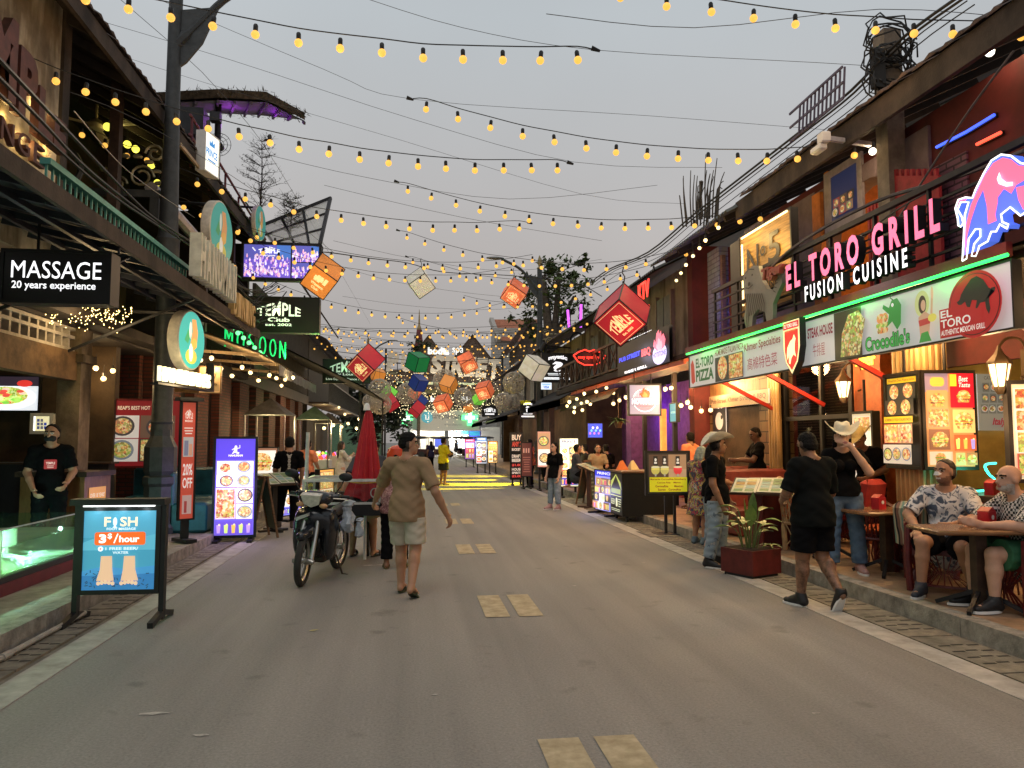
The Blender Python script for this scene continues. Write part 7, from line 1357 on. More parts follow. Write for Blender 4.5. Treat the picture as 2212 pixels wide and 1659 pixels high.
def badge(t,J,hp,fw,rt,up,H):
    q=MB(PRD);c=V(*J['che']);q.X=FR(c+V(.0,.135,-.06),(-1,0,0),(0,0,1));q.rrect(-.07,-.06,.14,.12,.01,(.35,.015,.02));q.text('TEMPLE',-.05,.0,.1,.03,(.8,.6,.55),bold=.03);lines(q,-.04,-.05,.08,.04,2,(.7,.5,.45));q.build('print',t,smooth=0)
person('masked spa attendant in black with a red chest print behind the fish tank',p,202,1.70,dict(elL=(-.15,.0,.64),wrL=(-.11,.12,.56),elR=(.15,.0,.64),wrR=(.10,.14,.52),head=(0,.03,.92)),'tan',BTEE,.8,.47,BPANT,.95,0,'short',vox=.0095,mask=M('black face mask',(.012,.012,.013),.8),look=-20,extra=badge)
# guests in the violet lit bar
for k,(u,v,rz,lab,hr,tp) in enumerate(((1245,975,-90,'seated guest in dark shirt facing right in the bar','short',GREYT),(1291,978,180,'seated guest with long hair in the violet bar','long',KHAK),(1310,985,20,'seated guest seen from behind in the violet bar','short',BTEE),(1265,985,60,'seated guest nearest the timber post in the violet bar','short',OLIVE))):
    q=gy(u,v,20+.4*k);q.z=.28;person(lab,q,rz,1.68,seated(),'tan',tp,.8,.2,BPANT,.95,0,hr,vox=.016,shoe=('none',None),name='person',hands=False)
# ================================================================== furniture, boards and carts
def standing(name,label,cat,P,art,legs=.12,depth=.1,rim=.03,case=None,base=None,partname='face',group=None,casters=False):
    t,L_,w,h=signbox(name,label,cat,P,art,depth,rim,case,group=group,partname=partname);z0=L_.translation.z
    zf=-(t.location.z)+(base if base is not None else 0.)
    for x in(.06,w-.12):q=MB(case or BLK);q.X=L_;q.box((x,zf,-depth*.8),(x+.06,-.002,-depth*.3));q.build('leg',t,smooth=0)
    for x in(.04,w-.12):q=MB(case or BLK);q.X=L_;q.box((x,zf+.002,-.26),(x+.08,zf+.05,.2));q.build('foot',t,smooth=0)
    return t,L_,w,h
# fish massage board
def a_fish(b,x,y,w,h):
    b.rect(x,y,w,h,(.05,.26,.38));b.rect(x,y+h*.66,w,h*.34,(.07,.30,.44));
    b.col=(.09,.36,.48);b.poly([(x,y+h*.6),(x+w*.35,y+h*.72),(x+w*.7,y+h*.64),(x+w,y+h*.7),(x+w,y+h*.5),(x,y+h*.5)])
    b.rect(x,y,w,h*.24,(.03,.16,.36));b.col=(.05,.24,.46);b.poly([(x,y+h*.24),(x+w*.3,y+h*.30),(x+w*.6,y+h*.26),(x+w,y+h*.3),(x+w,y+h*.2),(x,y+h*.18)])
    wh=(.95,.72,.5);b.text('F',x+w*.28,y+h*.80,w*.09,h*.12,wh,bold=.02);b.text('SH',x+w*.5,y+h*.80,w*.24,h*.12,wh,bold=.02);b.disc(x+w*.43,y+h*.86,w*.028,h*.055,(.75,.85,.9));b.col=(.75,.85,.9);b.poly([(x+w*.43,y+h*.82),(x+w*.40,y+h*.785),(x+w*.46,y+h*.785)])
    b.text('FOOT MASSAGE',x+w*.32,y+h*.755,w*.4,h*.03,(.8,.9,.92),bold=.02);b.rrect(x+w*.16,y+h*.565,w*.7,h*.165,h*.03,(.80,.12,.015));b.text('3',x+w*.22,y+h*.59,w*.10,h*.115,(1,1,.98),bold=.05);b.text('$',x+w*.34,y+h*.64,w*.06,h*.075,bold=.03);b.line([(x+w*.43,y+h*.59),(x+w*.48,y+h*.71)],w*.018);b.text('hour',x+w*.5,y+h*.6,w*.28,h*.085,bold=.03)
    b.disc(x+w*.25,y+h*.52,w*.035,w*.035,(.9,.9,.92));b.rect(x+w*.235,y+h*.517,w*.03,h*.007,(.7,.05,.03));b.rect(x+w*.245,y+h*.507,w*.01,h*.026);b.text('1 FREE BEER/',x+w*.32,y+h*.505,w*.45,h*.035,(.7,.85,.9),bold=.02);b.text('WATER',x+w*.42,y+h*.455,w*.22,h*.033,bold=.02)
    for cx,s in((.34,-1),(.66,1)):
        b.col=(.66,.42,.26);b.poly([(x+w*(cx-.075),y+h*.43),(x+w*(cx+.075),y+h*.43),(x+w*(cx+.085),y+h*.26),(x+w*(cx+.12+.01*s),y+h*.12),(x+w*(cx-.12+.01*s),y+h*.12),(x+w*(cx-.085),y+h*.26)])
        for i in range(5):b.disc(x+w*(cx-.1+.05*i),y+h*(.105-.008*abs(i-2)),w*.027,h*.026,(.70,.46,.30),10)
    r=random.Random(8)
    for i in range(46):a=r.uniform(0,3.1);cx,cy=x+w*r.uniform(.06,.94),y+h*r.uniform(.03,.26);dx,dy=w*.022*math.cos(a),h*.016*math.sin(a);b.z=.02+i*1e-4;b.line([(cx-dx,cy-dy),(cx+dx,cy+dy)],w*.012,(.02,.05,.09))
pa,pb=V(-2.97,7.42,0),V(-2.27,7.40,0)
Pf=angled((pa.x,pa.y),(pb.x,pb.y),.26,1.04)
t,L_,w_,h_=signbox('fish_massage_board','framed blue FISH foot massage board on splayed black feet over the gutter','sign board',Pf,a_fish,depth=.05,rim=.035,partname='poster')
tl=t.location
for x in(-.045,w_+.005):q=MB(BLK);q.X=L_;q.box((x,-.24,-.06),(x+.045,h_+.02,.01));q.build('post',t,smooth=0)
q=MB(BLK);q.X=L_;q.box((-.06,h_+.02,-.08),(w_+.06,h_+.075,.09));q.build('hood',t,smooth=0)
for x in(-.022,w_+.027):q=MB(BLK);q.X=L_;q.bar((x,-.18,-.02),(x,-.235,.26),.05,.05);q.bar((x,-.18,-.03),(x,-.235,-.28),.05,.05);q.build('foot',t,smooth=0)
q=MB(WLET);q.X=L_;q.box((.04,h_+.004,.03),(w_-.04,h_+.018,.05));q.build('light_strip',t,smooth=0)
for k in range(3):lamp(t,L_@V(w_*(.2+.3*k),h_-.03,.09),(.8,.95,1),.25,.02)
# lit menu boxes
def a_han(b,x,y,w,h):
    b.rect(x,y,w,h,(.16,.12,.60));b.rect(x,y+h*.78,w,h*.22,(.10,.06,.62));c=(.9,.88,1);cx,cy=x+w*.5,y+h*.885
    b.disc(cx,cy+h*.03,w*.035,h*.016,c,10);b.col=c;b.poly([(cx-w*.04,cy+h*.02),(cx+w*.04,cy+h*.02),(cx+w*.03,cy-h*.02),(cx+w*.1,cy-h*.03),(cx+w*.06,cy-h*.045),(cx-w*.02,cy-h*.03),(cx-w*.1,cy-h*.045),(cx-w*.05,cy-h*.01)]);b.line([(cx+w*.03,cy+h*.015),(cx+w*.1,cy+h*.02),(cx+w*.1,cy+h*.05)],w*.02);b.line([(cx-w*.03,cy+h*.015),(cx-w*.1,cy+h*.0)],w*.02)
    b.text('HANUMAN',x+w*.32,y+h*.815,w*.36,h*.022,bold=.04);grid(b,x+w*.03,y+h*.5,w*.94,h*.27,2,2,31,kinds='p',bg=(.8,.78,.9));rn=random.Random(4);food(b,x+w*.03,y+h*.17,w*.50,h*.32,rn,PRN,PRF,(.85,.6,.8),'a');food(b,x+w*.55,y+h*.33,w*.42,h*.16,rn,PRN,PRF,(.9,.85,.95),'p');food(b,x+w*.55,y+h*.17,w*.42,h*.15,rn,PRN,PRF,(.9,.8,.8),'p');food(b,x+w*.03,y+h*.01,w*.94,h*.14,rn,PRN,PRF,(.14,.08,.55),'d')
t,L_,w_,h_=standing('lit_menu_box','tall violet lit menu box with a white figure emblem standing over the left gutter','menu board',angled((-3.16,12.85),(-2.49,12.92),.08,1.70),a_han,depth=.12,rim=.035);lamp(t,(.35,-.35,.8),(.6,.45,1),16,.25)
def a_off(b,x,y,w,h):
    b.mat(PRD);b.rect(x,y,w,h,(.55,.08,.05));temple(b,x+w*.2,y+h*.86,w*.6,h*.08,(.85,.75,.72));b.text('MASSAGE',x+w*.22,y+h*.83,w*.56,h*.02,bold=.02);lines(b,x+w*.15,y+h*.72,w*.7,h*.07,3,(.8,.65,.6));b.rect(x+w*.12,y+h*.53,w*.76,h*.17,(.45,.42,.42));b.rect(x+w*.2,y+h*.54,w*.3,h*.13,(.2,.2,.3));b.rect(x+w*.55,y+h*.54,w*.25,h*.1,(.6,.3,.2));b.text('20%',x+w*.14,y+h*.37,w*.72,h*.1,(.92,.8,.78),bold=.02);b.text('OFF',x+w*.14,y+h*.26,w*.72,h*.09,bold=.02);b.rect(x+w*.15,y+h*.04,w*.7,h*.16,(.5,.32,.3));b.rect(x+w*.3,y+h*.05,w*.2,h*.1,(.35,.05,.05))
t,L_,w_,h_=standing('discount_banner','narrow tall red banner stand reading 20% OFF beside the lamp post','banner',angled((-3.35,11.68),(-3.17,11.84),.48,2.22),a_off,depth=.05,rim=.02,base=.16)
q=MB(BLK);q.X=L_;q.box((-.06,h_,-.08),(w_+.06,h_+.05,.1));q.build('hood',t,smooth=0)
def chalk(b,x,y,w,h):b.mat(PRM);b.rect(x,y,w,h,(.04,.09,.055));lines(b,x+w*.1,y+h*.08,w*.8,h*.84,8,(.25,.32,.26),3)
def aboard(name,label,x,y,z,rz,h=1.1,w=.5):
    t=thing(name,label,'sign board',(x,y,z),rz)
    for s in(-1,1):
        q=MB(WOOD);q.X=Matrix.Rotation(PI if s>0 else 0,4,'Z')@Matrix.Translation((0,-.22,0))@Matrix.Rotation(R(-11),4,'X')
        for a in(-w/2,w/2-.04):q.box((a,-.015,0),(a+.04,.015,h))
        q.box((-w/2,-.012,h-.05),(w/2,.012,h));q.build('frame',t,smooth=0);X=q.X;q=MB(PRM);q.X=X@FR((-w/2+.04,-.002,.14),(1,0,0),(0,0,1));q.z=.003;chalk(q,0,0,w-.08,h-.2);q.build('board',t,smooth=0)
    return t
aboard('chalk_board','green chalk A board beside the violet lit menu box',-2.52,13.5,0,-62,1.05);aboard('chalk_board','green chalk A board behind the open menu stand',4.52,19.3,0,55,1.15)
def a_grid(seed,bg,rows,cols,head=None,foot=None,kinds=None):
    def f(b,x,y,w,h):
        b.rect(x,y,w,h,bg);t0=1
        if head:t0=.86;b.rect(x,y+h*t0,w,h*(1-t0),head[1]);b.text(head[0],x+w*.12,y+h*(t0+.04),w*.76,h*.07,head[2],bold=.03)
        grid(b,x+w*.04,y+h*(.04+(.16 if foot else 0)),w*.92,h*(t0-.08-(.16 if foot else 0)),rows,cols,seed,kinds=kinds)
        if foot:food(b,x+w*.04,y+h*.03,w*.92,h*.15,random.Random(seed),PRN,PRF,foot,'d')
    return f
standing('lit_menu_box','blue lit menu box with drinks behind the waiter','menu board',angled((-2.62,15.9),(-2.15,16.6),.1,1.0),a_grid(41,(.25,.25,.75),3,2,foot=(.1,.1,.6)),rim=.02);standing('lit_menu_box','orange lit menu box behind the waiter on the left pavement','menu board',angled((-2.0,17.2),(-1.75,17.9),.1,1.0),a_grid(42,(.85,.4,.08),2,1,kinds='a'),rim=.02)
standing('meal_poster','brown burger meal poster standing behind the bone print waiter','poster',front(532,966,600,1085,17.5),a_grid(43,(.3,.14,.08),2,1,kinds='ba'),rim=.02)
t,L_,w_,h_=standing('lit_menu_box','tall pale yellow lit PRINCE menu box on the right','menu board',front(1208,946,1250,1052,21.5),a_grid(44,(.85,.82,.45),4,2,('PRINCE',(.95,.95,.75),(.02,.04,.25)),(.1,.08,.5),kinds='p'),rim=.02);lamp(t,(.2,-.4,.8),(1,.9,.5),18,.2)
t,L_,w_,h_=standing('lit_menu_box','small blue lit drinks menu box leaning by the black counter','menu board',angled((4.16,17.0),(4.32,15.9),.08,.98),a_grid(45,(.30,.30,.80),4,3,('PRINCE',(.04,.05,.6),(.8,.8,1)),kinds='pd'),rim=.015);lamp(t,(-.3,-.3,.4),(.5,.5,1),5,.1)
def a_beer(b,x,y,w,h):
    b.mat(PRM);b.rect(x,y,w,h,(.012,.013,.010));b.mat(PRN);b.col=(.45,.50,.12);b.poly([(x+w*.05,y+h*.6),(x+w*.5,y+h*.95),(x+w*.95,y+h*.6),(x+w*.9,y+h*.78),(x+w*.5,y+h*.98),(x+w*.1,y+h*.8)]);b.rect(x+w*.1,y+h*.5,w*.8,h*.12,(.3,.36,.06));b.rect(x+w*.05,y+h*.44,w*.9,h*.015,(.85,.9,.3));b.text('BEER',x+w*.08,y+h*.22,w*.34,h*.14,(.6,.62,.42),bold=.02);b.rrect(x+w*.5,y+h*.18,w*.14,h*.22,w*.05,(.8,.82,.55));lines(b,x+w*.68,y+h*.18,w*.28,h*.22,4,(.55,.58,.4));lines(b,x+w*.1,y+h*.06,w*.8,h*.08,2,(.55,.58,.4))
t=thing('black_counter','black wheeled counter with a glowing beer panel beside the right kerb','counter',(4.75,15.1,0));q=MB(M('black counter laminate',(.010,.011,.010),.6));q.box((-.55,-.25,.12),(.5,.7,.98));q.build('body',t,smooth=0);q=MB(WOOD);q.box((-.58,-.28,.985),(.53,.73,1.02));q.build('top',t,smooth=0)
q=MB(PRN);q.X=FR((-.555,.68,.14),(0,-1,0),(0,0,1));q.z=.004;a_beer(q,0,0,.9,.82);q.build('lit_panel',t,smooth=0)
for x in(-.45,.4):
    for y in(-.18,.6):q=MB(DKM);q.cyl((x-.02,y,.06),(x+.02,y,.06),.058,n=10);q.box((x-.03,y-.02,.06),(x+.03,y+.02,.12));q.build('caster',t)
def napkins(label,c,rz,colr,g='folded napkins on the tables and counter'):
    t=thing('folded_napkin',label,'napkin',c,rz,g);q=MB(M(colr+' napkin',{'orange':(.75,.2,.05),'cream':(.6,.5,.25),'red':(.55,.06,.03)}[colr],.8,vary=.15));q.add([(-.13,-.07,0),(.13,-.07,0),(.11,.08,0),(-.11,.08,0),(.02,0,.2),(-.04,.02,.18)],[(0,1,4),(0,4,5),(1,2,4),(2,3,5,4),(3,0,5),(0,3,2,1)]);q.build('cloth',t,smooth=0)
for k,(x,y,c,d) in enumerate(((-.35,.5,'orange','at the far left of the black counter'),(-.1,.55,'cream','second on the black counter'),(.2,.3,'orange','third on the black counter'),(.42,.1,'orange','nearest on the black counter'))):napkins(c+' folded napkin standing '+d,(4.75+x,15.1+y,1.021),30*k,c)
def menu_stand(label,x,y,z,rz,m,h=.92):
    t=thing('menu_stand',label,'menu stand',(x,y,z),rz);q=MB(m);q.box((-.045,-.045,.03),(.045,.045,h));q.build('post',t,smooth=0);q=MB(m);q.box((-.28,-.04,0),(.28,.04,.045));q.box((-.04,-.28,.001),(.04,.28,.05));q.build('base',t,smooth=0)
    q=MB(DWOOD);q.X=Matrix.Translation((0,0,h))@Matrix.Rotation(R(22),4,'X');q.box((-.36,-.25,0),(.36,.25,.03));q.build('desk',t,smooth=0);X=q.X;q=MB(PRM);q.X=X;q.z=.034;rn=random.Random(3)
    for s in(0,1):q.rect(-.34+.345*s,-.23,.335,.46,(.55,.55,.45));[q.rect(-.31+.345*s+.15*(i%2),-.2+.1*(i//2),.12,.08,rn.choice([(.4,.25,.08),(.2,.3,.15),(.5,.45,.2),(.25,.4,.38)])) for i in range(8)]
    q.build('open_menu',t,smooth=0);return t
menu_stand('open menu on a dark red stand beside the smiling host',4.78,10.05,.15,-35,M('dark red wood',(.10,.012,.010),.5),.84)
t=thing('red_cabinet','dark red panel cabinet behind the menu stand','cabinet',(5.12,10.45,.15),-10);q=MB(MATS['dark red wood']);q.cb((0,0,.42),(.5,.4,.84),.015);q.build('body',t,smooth=0);q=MB(M('brown leather',(.09,.04,.025),.4));q.cb((0,0,.90),(.52,.42,.1),.03);q.build('top',t)
menu_stand('open menu on a dark stand beside the blue lit menu box',4.3,18.2,0,60,M('dark brown stand',(.06,.03,.02),.5),.95);menu_stand('open menu on a stand in front of the bone print waiter',-2.45,14.3,0,40,BLK,.92)
def a_marg(b,x,y,w,h):
    b.mat(PRD);b.rect(x,y,w,h,(.03,.025,.02));b.rect(x+w*.04,y+h*.4,w*.92,h*.56,(.10,.06,.04));b.rect(x+w*.52,y+h*.4,w*.44,h*.56,(.38,.24,.14));b.rect(x+w*.52,y+h*.4,w*.44,h*.2,(.45,.32,.2))
    for cx,cc,bt in((.2,(.55,.5,.12),1),(.42,(.55,.5,.15),1),(.74,(.65,.05,.06),0)):
        b.disc(x+w*cx,y+h*.58,w*.105,h*.12,cc);b.rect(x+w*(cx-.1),y+h*.58,w*.2,h*.07,tuple(v*1.25 for v in cc));b.disc(x+w*cx,y+h*.65,w*.105,h*.025,(.7,.68,.5));b.rect(x+w*(cx-.02),y+h*.42,w*.04,h*.06,(.4,.4,.35));b.rect(x+w*(cx-.05),y+h*.68,w*.1,h*.24,(.015,.015,.015));b.rect(x+w*(cx-.035),y+h*.73,w*.07,h*.05,(.7,.7,.65));b.disc(x+w*cx,y+h*.83,w*.028,h*.04,(.75,.75,.7),10)
    b.rect(x+w*.04,y+h*.04,w*.92,h*.36,(.62,.58,.02));r=(.22,.03,.02)
    for i,(s,a,c2) in enumerate((('Margarita CoronaRita Strawberry',.06,.88),('Corona Rita    Mango',.22,.58),('CoronaRita        Mexican',.18,.68),('Sunrise    CoronaRita',.24,.56))):b.text(s,x+w*a,y+h*(.32-.083*i),w*c2,h*.052,r,bold=.02)
P_=front(1394,974,1490,1070,12.95);t,L_,w_,h_=signbox('drinks_board','black framed drinks board with three cocktails above a yellow list on two thin posts','sign board',P_,a_marg,depth=.05,rim=.035,partname='poster')
for x in(w_*.42,w_*.62):q=MB(BLK);q.X=L_;q.box((x,-t.location.z+.02,-.03),(x+.045,0,.01));q.build('post',t,smooth=0)
q=MB(DKM);q.X=L_;q.box((w_*.2,-t.location.z+.004,-.2),(w_*.9,-t.location.z+.02,.18));q.build('base_plate',t,smooth=0)
# boards further down the right side
def a_buy(b,x,y,w,h):
    b.mat(PRM);b.rect(x,y,w,h,(.012,.010,.010));b.mat(PRD)
    for s,yy,hh,cc in(('BUY',.84,.12,(1,.75,.55)),('ANY 2',.70,.11,(.8,.08,.05)),('BUCKETS',.61,.06,(1,.8,.65)),('DRAFT',.46,.07,(1,.8,.65)),('BEER',.37,.07,(1,.8,.65)),('$1.00',.27,.06,(1,.1,.08)),('HOUSE',.18,.06,(1,.8,.65)),('SPIRITS',.11,.05,(1,.8,.65)),('$2.00',.03,.06,(1,.1,.08))):b.text(s,x+w*.1,y+h*yy,w*.8,h*hh,cc,bold=.04)
standing('bar_board','tall black board reading BUY ANY 2 in cream and red letters','sign board',front(1102,934,1130,1036,27.5),a_buy,rim=.02);standing('brown_board','dark brown drinks board in front of the orange polo man','sign board',front(1125,955,1150,1030,25.5),lambda b,x,y,w,h:(b.mat(PRD),b.rect(x,y,w,h,(.14,.04,.03)),[b.rect(x+w*(.15+.25*i),y+h*.7,w*.14,h*.14,(.7,.35,.25)) for i in range(3)],lines(b,x+w*.1,y+h*.1,w*.8,h*.5,7,(.4,.15,.1))),rim=.03)
standing('meal_poster','peach coloured noodle poster behind the girl in black','poster',front(1160,931,1190,1010,24.5),a_grid(47,(.55,.25,.18),2,1,kinds='p'),rim=.02)
for k,(u0,v0,u1,v1,Y,bg,hd,d) in enumerate(((1004,948,1026,992,46,(.25,.1,.45),(.8,.1,.15),'violet and red'),(1028,944,1052,1002,38,(.55,.6,.7),(.1,.2,.4),'pale blue'),(1054,953,1075,1000,37,(.9,.55,.2),(.7,.3,.05),'orange and white'))):
    t,*_=standing('lit_menu_box',d+' lit menu box far down the right kerb','menu board',front(u0,v0,u1,v1,Y),a_grid(50+k,bg,3,2-(k==0),('MENU' if 0 else 'DRINKS',hd,(1,1,1)),kinds='dpb'[k]),rim=.02);lamp(t,(.3,-.5,.8),tuple(bg),25,.2)
# hanging signs on the right
def a_hot2(b,x,y,w,h):
    b.rect(x,y,w,h,(.28,.26,.36));cx,cy=x+w*.5,y+h*.48;b.disc(cx,cy,w*.40,h*.40,(.85,.85,.9),32);b.disc(cx,cy,w*.37,h*.37,(.25,.23,.33),32)
    for i in range(9):b.rect(x+w*(.2+.07*i),y+h*.6,w*.018,h*.17,(.8,.8,.85))
    flame(b,cx,y+h*.56,w*.34,h*.36,(.85,.09,.03),(1,.25,.08));b.rect(x+w*.06,y+h*.30,w*.88,h*.28,(.24,.22,.32));b.text('HOTSTONE',x+w*.07,y+h*.34,w*.86,h*.2,(1,1,1),bold=.04);b.text('PUB STREET BBQ',x+w*.26,y+h*.25,w*.48,h*.04,(.9,.15,.1),bold=.02);b.text('Fusion Cuisine',x+w*.34,y+h*.18,w*.32,h*.03,(.9,.2,.15))
def flame(b,cx,y,w,h,c1,c2):
    pts=[(-.5,.3),(-.42,.62),(-.3,.45),(-.22,.85),(-.02,1.0),(.0,.78),(.16,.9),(.2,.62),(.34,.74),(.5,.42),(.42,.1),(.2,0),(-.2,0)]
    b.col=c1;b.poly([(cx+p*w,y+q*h) for p,q in pts]);b.col=c2;b.poly([(cx+p*w*.5,y+q*h*.62) for p,q in pts])
t,L_,w_,h_=signbox('round_logo_sign','square grey lit HOTSTONE sign with a red flame hung under the red awning','sign',front(1357,829,1428,898,15.6),a_hot2,depth=.1,rim=.03)
for x in(.15,w_-.2):q=MB(DKM);q.cyl((x,.05,h_),(x,.05,h_+.35),.012,n=6);q.build('hanger',t)
def a_q(b,x,y,w,h):b.mat(PRM);b.rect(x,y,w,h,(.010,.010,.012));b.mat(PRN);b.text('mystic',x+w*.2,y+h*.72,w*.6,h*.18,(1,1,1.05),bold=.04,arch=h*.06);b.text('?',x+w*.32,y+h*.36,w*.34,h*.36,bold=.05);lines(b,x+w*.15,y+h*.22,w*.7,h*.1,2,(.9,.95,1));b.rrect(x+w*.04,y+h*.08,w*.9,h*.08,h*.03);b.text('Family Favourite Since',x+w*.1,y+h*.095,w*.78,h*.05,(.02,.02,.03))
signbox('question_sign','big black sign with a white question mark behind the white star cube','sign',front(1170,763,1240,826,27.5),a_q,depth=.2,rim=.02,partname='lettering');signbox('question_sign','small black sign with a white question mark under the far awning','sign',front(1124,866,1157,905,31),a_q,depth=.1,rim=.02,partname='lettering')
signbox('card_sign','small white lit sign below the big question mark sign','sign',front(1168,826,1192,842,27),lambda b,x,y,w,h:(b.rect(x,y,w,h,(.8,.9,1)),b.text('VISA',x+w*.2,y+h*.15,w*.6,h*.4,(.1,.2,.6),bold=.05),b.rect(x+w*.1,y+h*.65,w*.8,h*.2,(.3,.5,.8))),depth=.1,rim=.01)
signbox('far_club_sign','small black sign with white arched lettering over the far right awning','sign',front(1041,876,1075,900,44),lambda b,x,y,w,h:(b.mat(PRM),b.rect(x,y,w,h,(.01,.01,.012)),b.mat(PRN),temple(b,x+w*.1,y+h*.4,w*.8,h*.45,(1,1,1)),b.rect(x+w*.2,y+h*.15,w*.6,h*.12)),depth=.1,rim=.02,partname='lettering')
t=thing('lips_sign','red neon lips sign on a black board above the right awning','neon sign',gy(1273,772,21.5));k=21.5/1640;NEO=M('red neon tube',(1,.05,.04),.4,emit=1.8,vary=0,ec=(1,.05,.03))
lipf=lambda s:[(x*k*s,z*k*s) for x,z in((-36,4),(-24,12),(-10,17),(0,13),(10,17),(24,12),(36,4),(26,-10),(12,-17),(-12,-17),(-26,-10),(-36,4))]
q=MB(M('black sign board',(.012,.008,.008),.5));q.X=FR((0,0,0),(1,0,0),(0,0,1));q.prism(lipf(1.08)[:-1],-.08,0);q.build('board',t,smooth=0);q=MB(NEO);q.X=FR((0,-.02,0),(1,0,0),(0,0,1));q.tube([(x,y,0) for x,y in lipf(1.0)],.02,5);q.text('easy speaking',-26*k,-5*k,52*k,9*k,bold=.01);q.build('tubes',t);lamp(t,(0,-.3,0),(1,.08,.05),8,.1)
t=thing('barbecue_sign','row of lit HOT STONE PUB STREET BBQ letters on the lattice balcony','sign',gx(1372,765,5.0));F5=FR(t.location,(0,-1,0),(0,0,1));gp=lambda u,v:pl(F5,u,v)
def gtext(q,s,u0,v0,u1,v1):a,b=gp(u0,v0),gp(u1,v1);q.text(s,a[0],min(a[1],b[1]),b[0]-a[0],abs(b[1]-a[1]),bold=.035)
q=MB(BLK);q.X=loc(t)@F5;a,b=gp(1332,815),gp(1442,700);q.rect(a[0],a[1],b[0]-a[0],b[1]-a[1],z=-.03);q.rect(a[0],a[1],b[0]-a[0],b[1]-a[1],z=-.1);q.build('board',t,smooth=0)
q=MB(WLET);q.X=loc(t)@F5;gtext(q,'HOTSTONE',1345,742,1408,712);gtext(q,'KHMER GRILL',1350,808,1398,787);q.build('white_letters',t);q=MB(M('blue lit letter',(.05,.08,1),.4,emit=1.3,vary=0));q.X=loc(t)@F5;gtext(q,'PUB STREET',1338,784,1383,757);q.build('blue_letters',t);q=MB(NEO);q.X=loc(t)@F5;gtext(q,'BBQ',1386,774,1405,748);q.build('red_letters',t)
q=MB(PRN);q.X=loc(t)@F5;a,b=gp(1409,792),gp(1441,704);w_,h_=b[0]-a[0],b[1]-a[1];q.disc(a[0]+w_/2,a[1]+h_*.3,w_*.46,h_*.3,(.75,.7,1));flame(q,a[0]+w_/2,a[1]+h_*.4,w_*.8,h_*.6,(1,.2,.3),(1,.45,.55));q.text('HOTSTONE',a[0]+w_*.08,a[1]+h_*.22,w_*.84,h_*.16,(.25,.2,.5),bold=.05);q.build('flame_emblem',t,smooth=0);lamp(t,(-.4,0,0),(.7,.7,1),8,.2)
t=thing('red_neon_letters','small red neon lettering high on the right facade','neon sign',gx(1395,640,5.3));q=MB(NEO);q.X=loc(t)@FR(t.location,(0,-1,0),(0,0,1));q.text('KTV',-.5,-.05,.8,.4,depth=.03);q.text('bars',-.4,-.4,.7,.25,depth=.03);q.build('tubes',t)
t=thing('tiger_neon','yellow neon script under the long banner','neon sign',gx(1868,782,5.9));q=MB(M('yellow neon tube',(1,.8,.1),.4,emit=1.6,vary=0,ec=(1,.78,.10)));q.X=FR((0,0,0),(.25,-1,0),(0,0,1));q.text('Tiger',-.18,-.1,.36,.22,depth=.02,bold=.02);q.build('tubes',t);lamp(t,(-.15,-.1,0),(1,.8,.2),4,.05)
for k in range(2):
    p=gz(1112+0,1000);x=6.0+k*.2;t=thing('violet_neon','violet neon stroke on the far right roof terrace, '+('left of two' if k==0 else 'right of two'),'neon tube',gx(1228+28*k,690-10*k,6.2));q=MB(M('violet neon tube',(.8,.1,1),.4,emit=1.5,vary=0,ec=(.7,.12,1)));q.tube([(0,-.15+.3*k,-.45),(0,.15-.1*k,.4)],.05,5);q.build('tube',t);q=MB(DKM);q.cyl((.08,0,-.5),(.08,0,.4),.02,n=5);q.build('stand',t)
signbox('bar_screen','blue lit television inside the violet bar','television',front(1269,914,1302,946,23.2),lambda b,x,y,w,h:(b.rect(x,y,w,h,(.05,.1,.65)),[b.disc(x+w*(.15+.1*i),y+h*(.3+.2*(i%3)),w*.08,h*.1,((.5,.2,.9),(.2,.6,1),(.9,.8,1))[i%3],8) for i in range(8)]),depth=.06,rim=.015,partname='screen')
# bulbs strung under the awnings
def bulbs(label,pts,a,b,group,m=None,r_=.045,power=0):
    for i in range(len(pts)):
        p=gy(pts[i][0],pts[i][1],lerp(a,b,i/max(1,len(pts)-1)));t=thing('awning_bulb',label,'light bulb',p,group=group);q=MB(m or WB);q.ell((0,0,0),r_,8,6);q.build('glass',t);q=MB(BLK);q.cyl((0,0,r_*.8),(0,0,r_*.8+.06),.02,n=6);q.cyl((0,0,r_*.8+.06),(0,0,r_*.8+.2),.005,n=3);q.build('socket',t)
        if power and i%3==1:lamp(t,(0,0,-.1),(1,.66,.3),power,.06)
bulbs('warm white bulb strung under the cream awning',[(433,778),(457,773),(477,796),(501,812),(523,793),(541,805),(558,822),(582,810),(597,817),(616,820),(633,815),(608,833)],15,20,'bulbs under the cream awning',power=30)
bulbs('warm bulb hanging by the dark spa doorway',[(191,792),(207,795),(244,801),(224,818)],13.6,13.8,'bulbs by the spa doorway',power=20)
bulbs('warm bulb strung along the red awning edge',[(1246,862),(1262,850),(1288,846),(1268,868),(1230,868),(1338,865),(1325,872),(1352,858),(1405,841)],20,16,'bulbs under the red awning',power=12)
bulbs('warm bulb strung in the violet bar entrance',[(1225,877),(1241,880),(1256,871),(1275,873),(1290,863),(1304,858),(1325,849),(1240,890),(1258,886),(1310,838),(1360,845)],22,19,'bulbs in the violet bar entrance',power=12)
bulbs('warm bulb hung before the timber wall of the stone grill',[(1450,838),(1437,840),(1471,876),(1492,880),(1485,869),(1515,888),(1535,886)],15.5,14.5,'bulbs before the timber wall',power=14)
bulbs('small bright bulb under the corrugated eave',[(1752-200,492),(1524,519),(1511,536),(1497,553),(1482,572),(1471,590),(1461,606)],12.5,15.5,'bulbs under the corrugated eave',r_=.035,power=5)
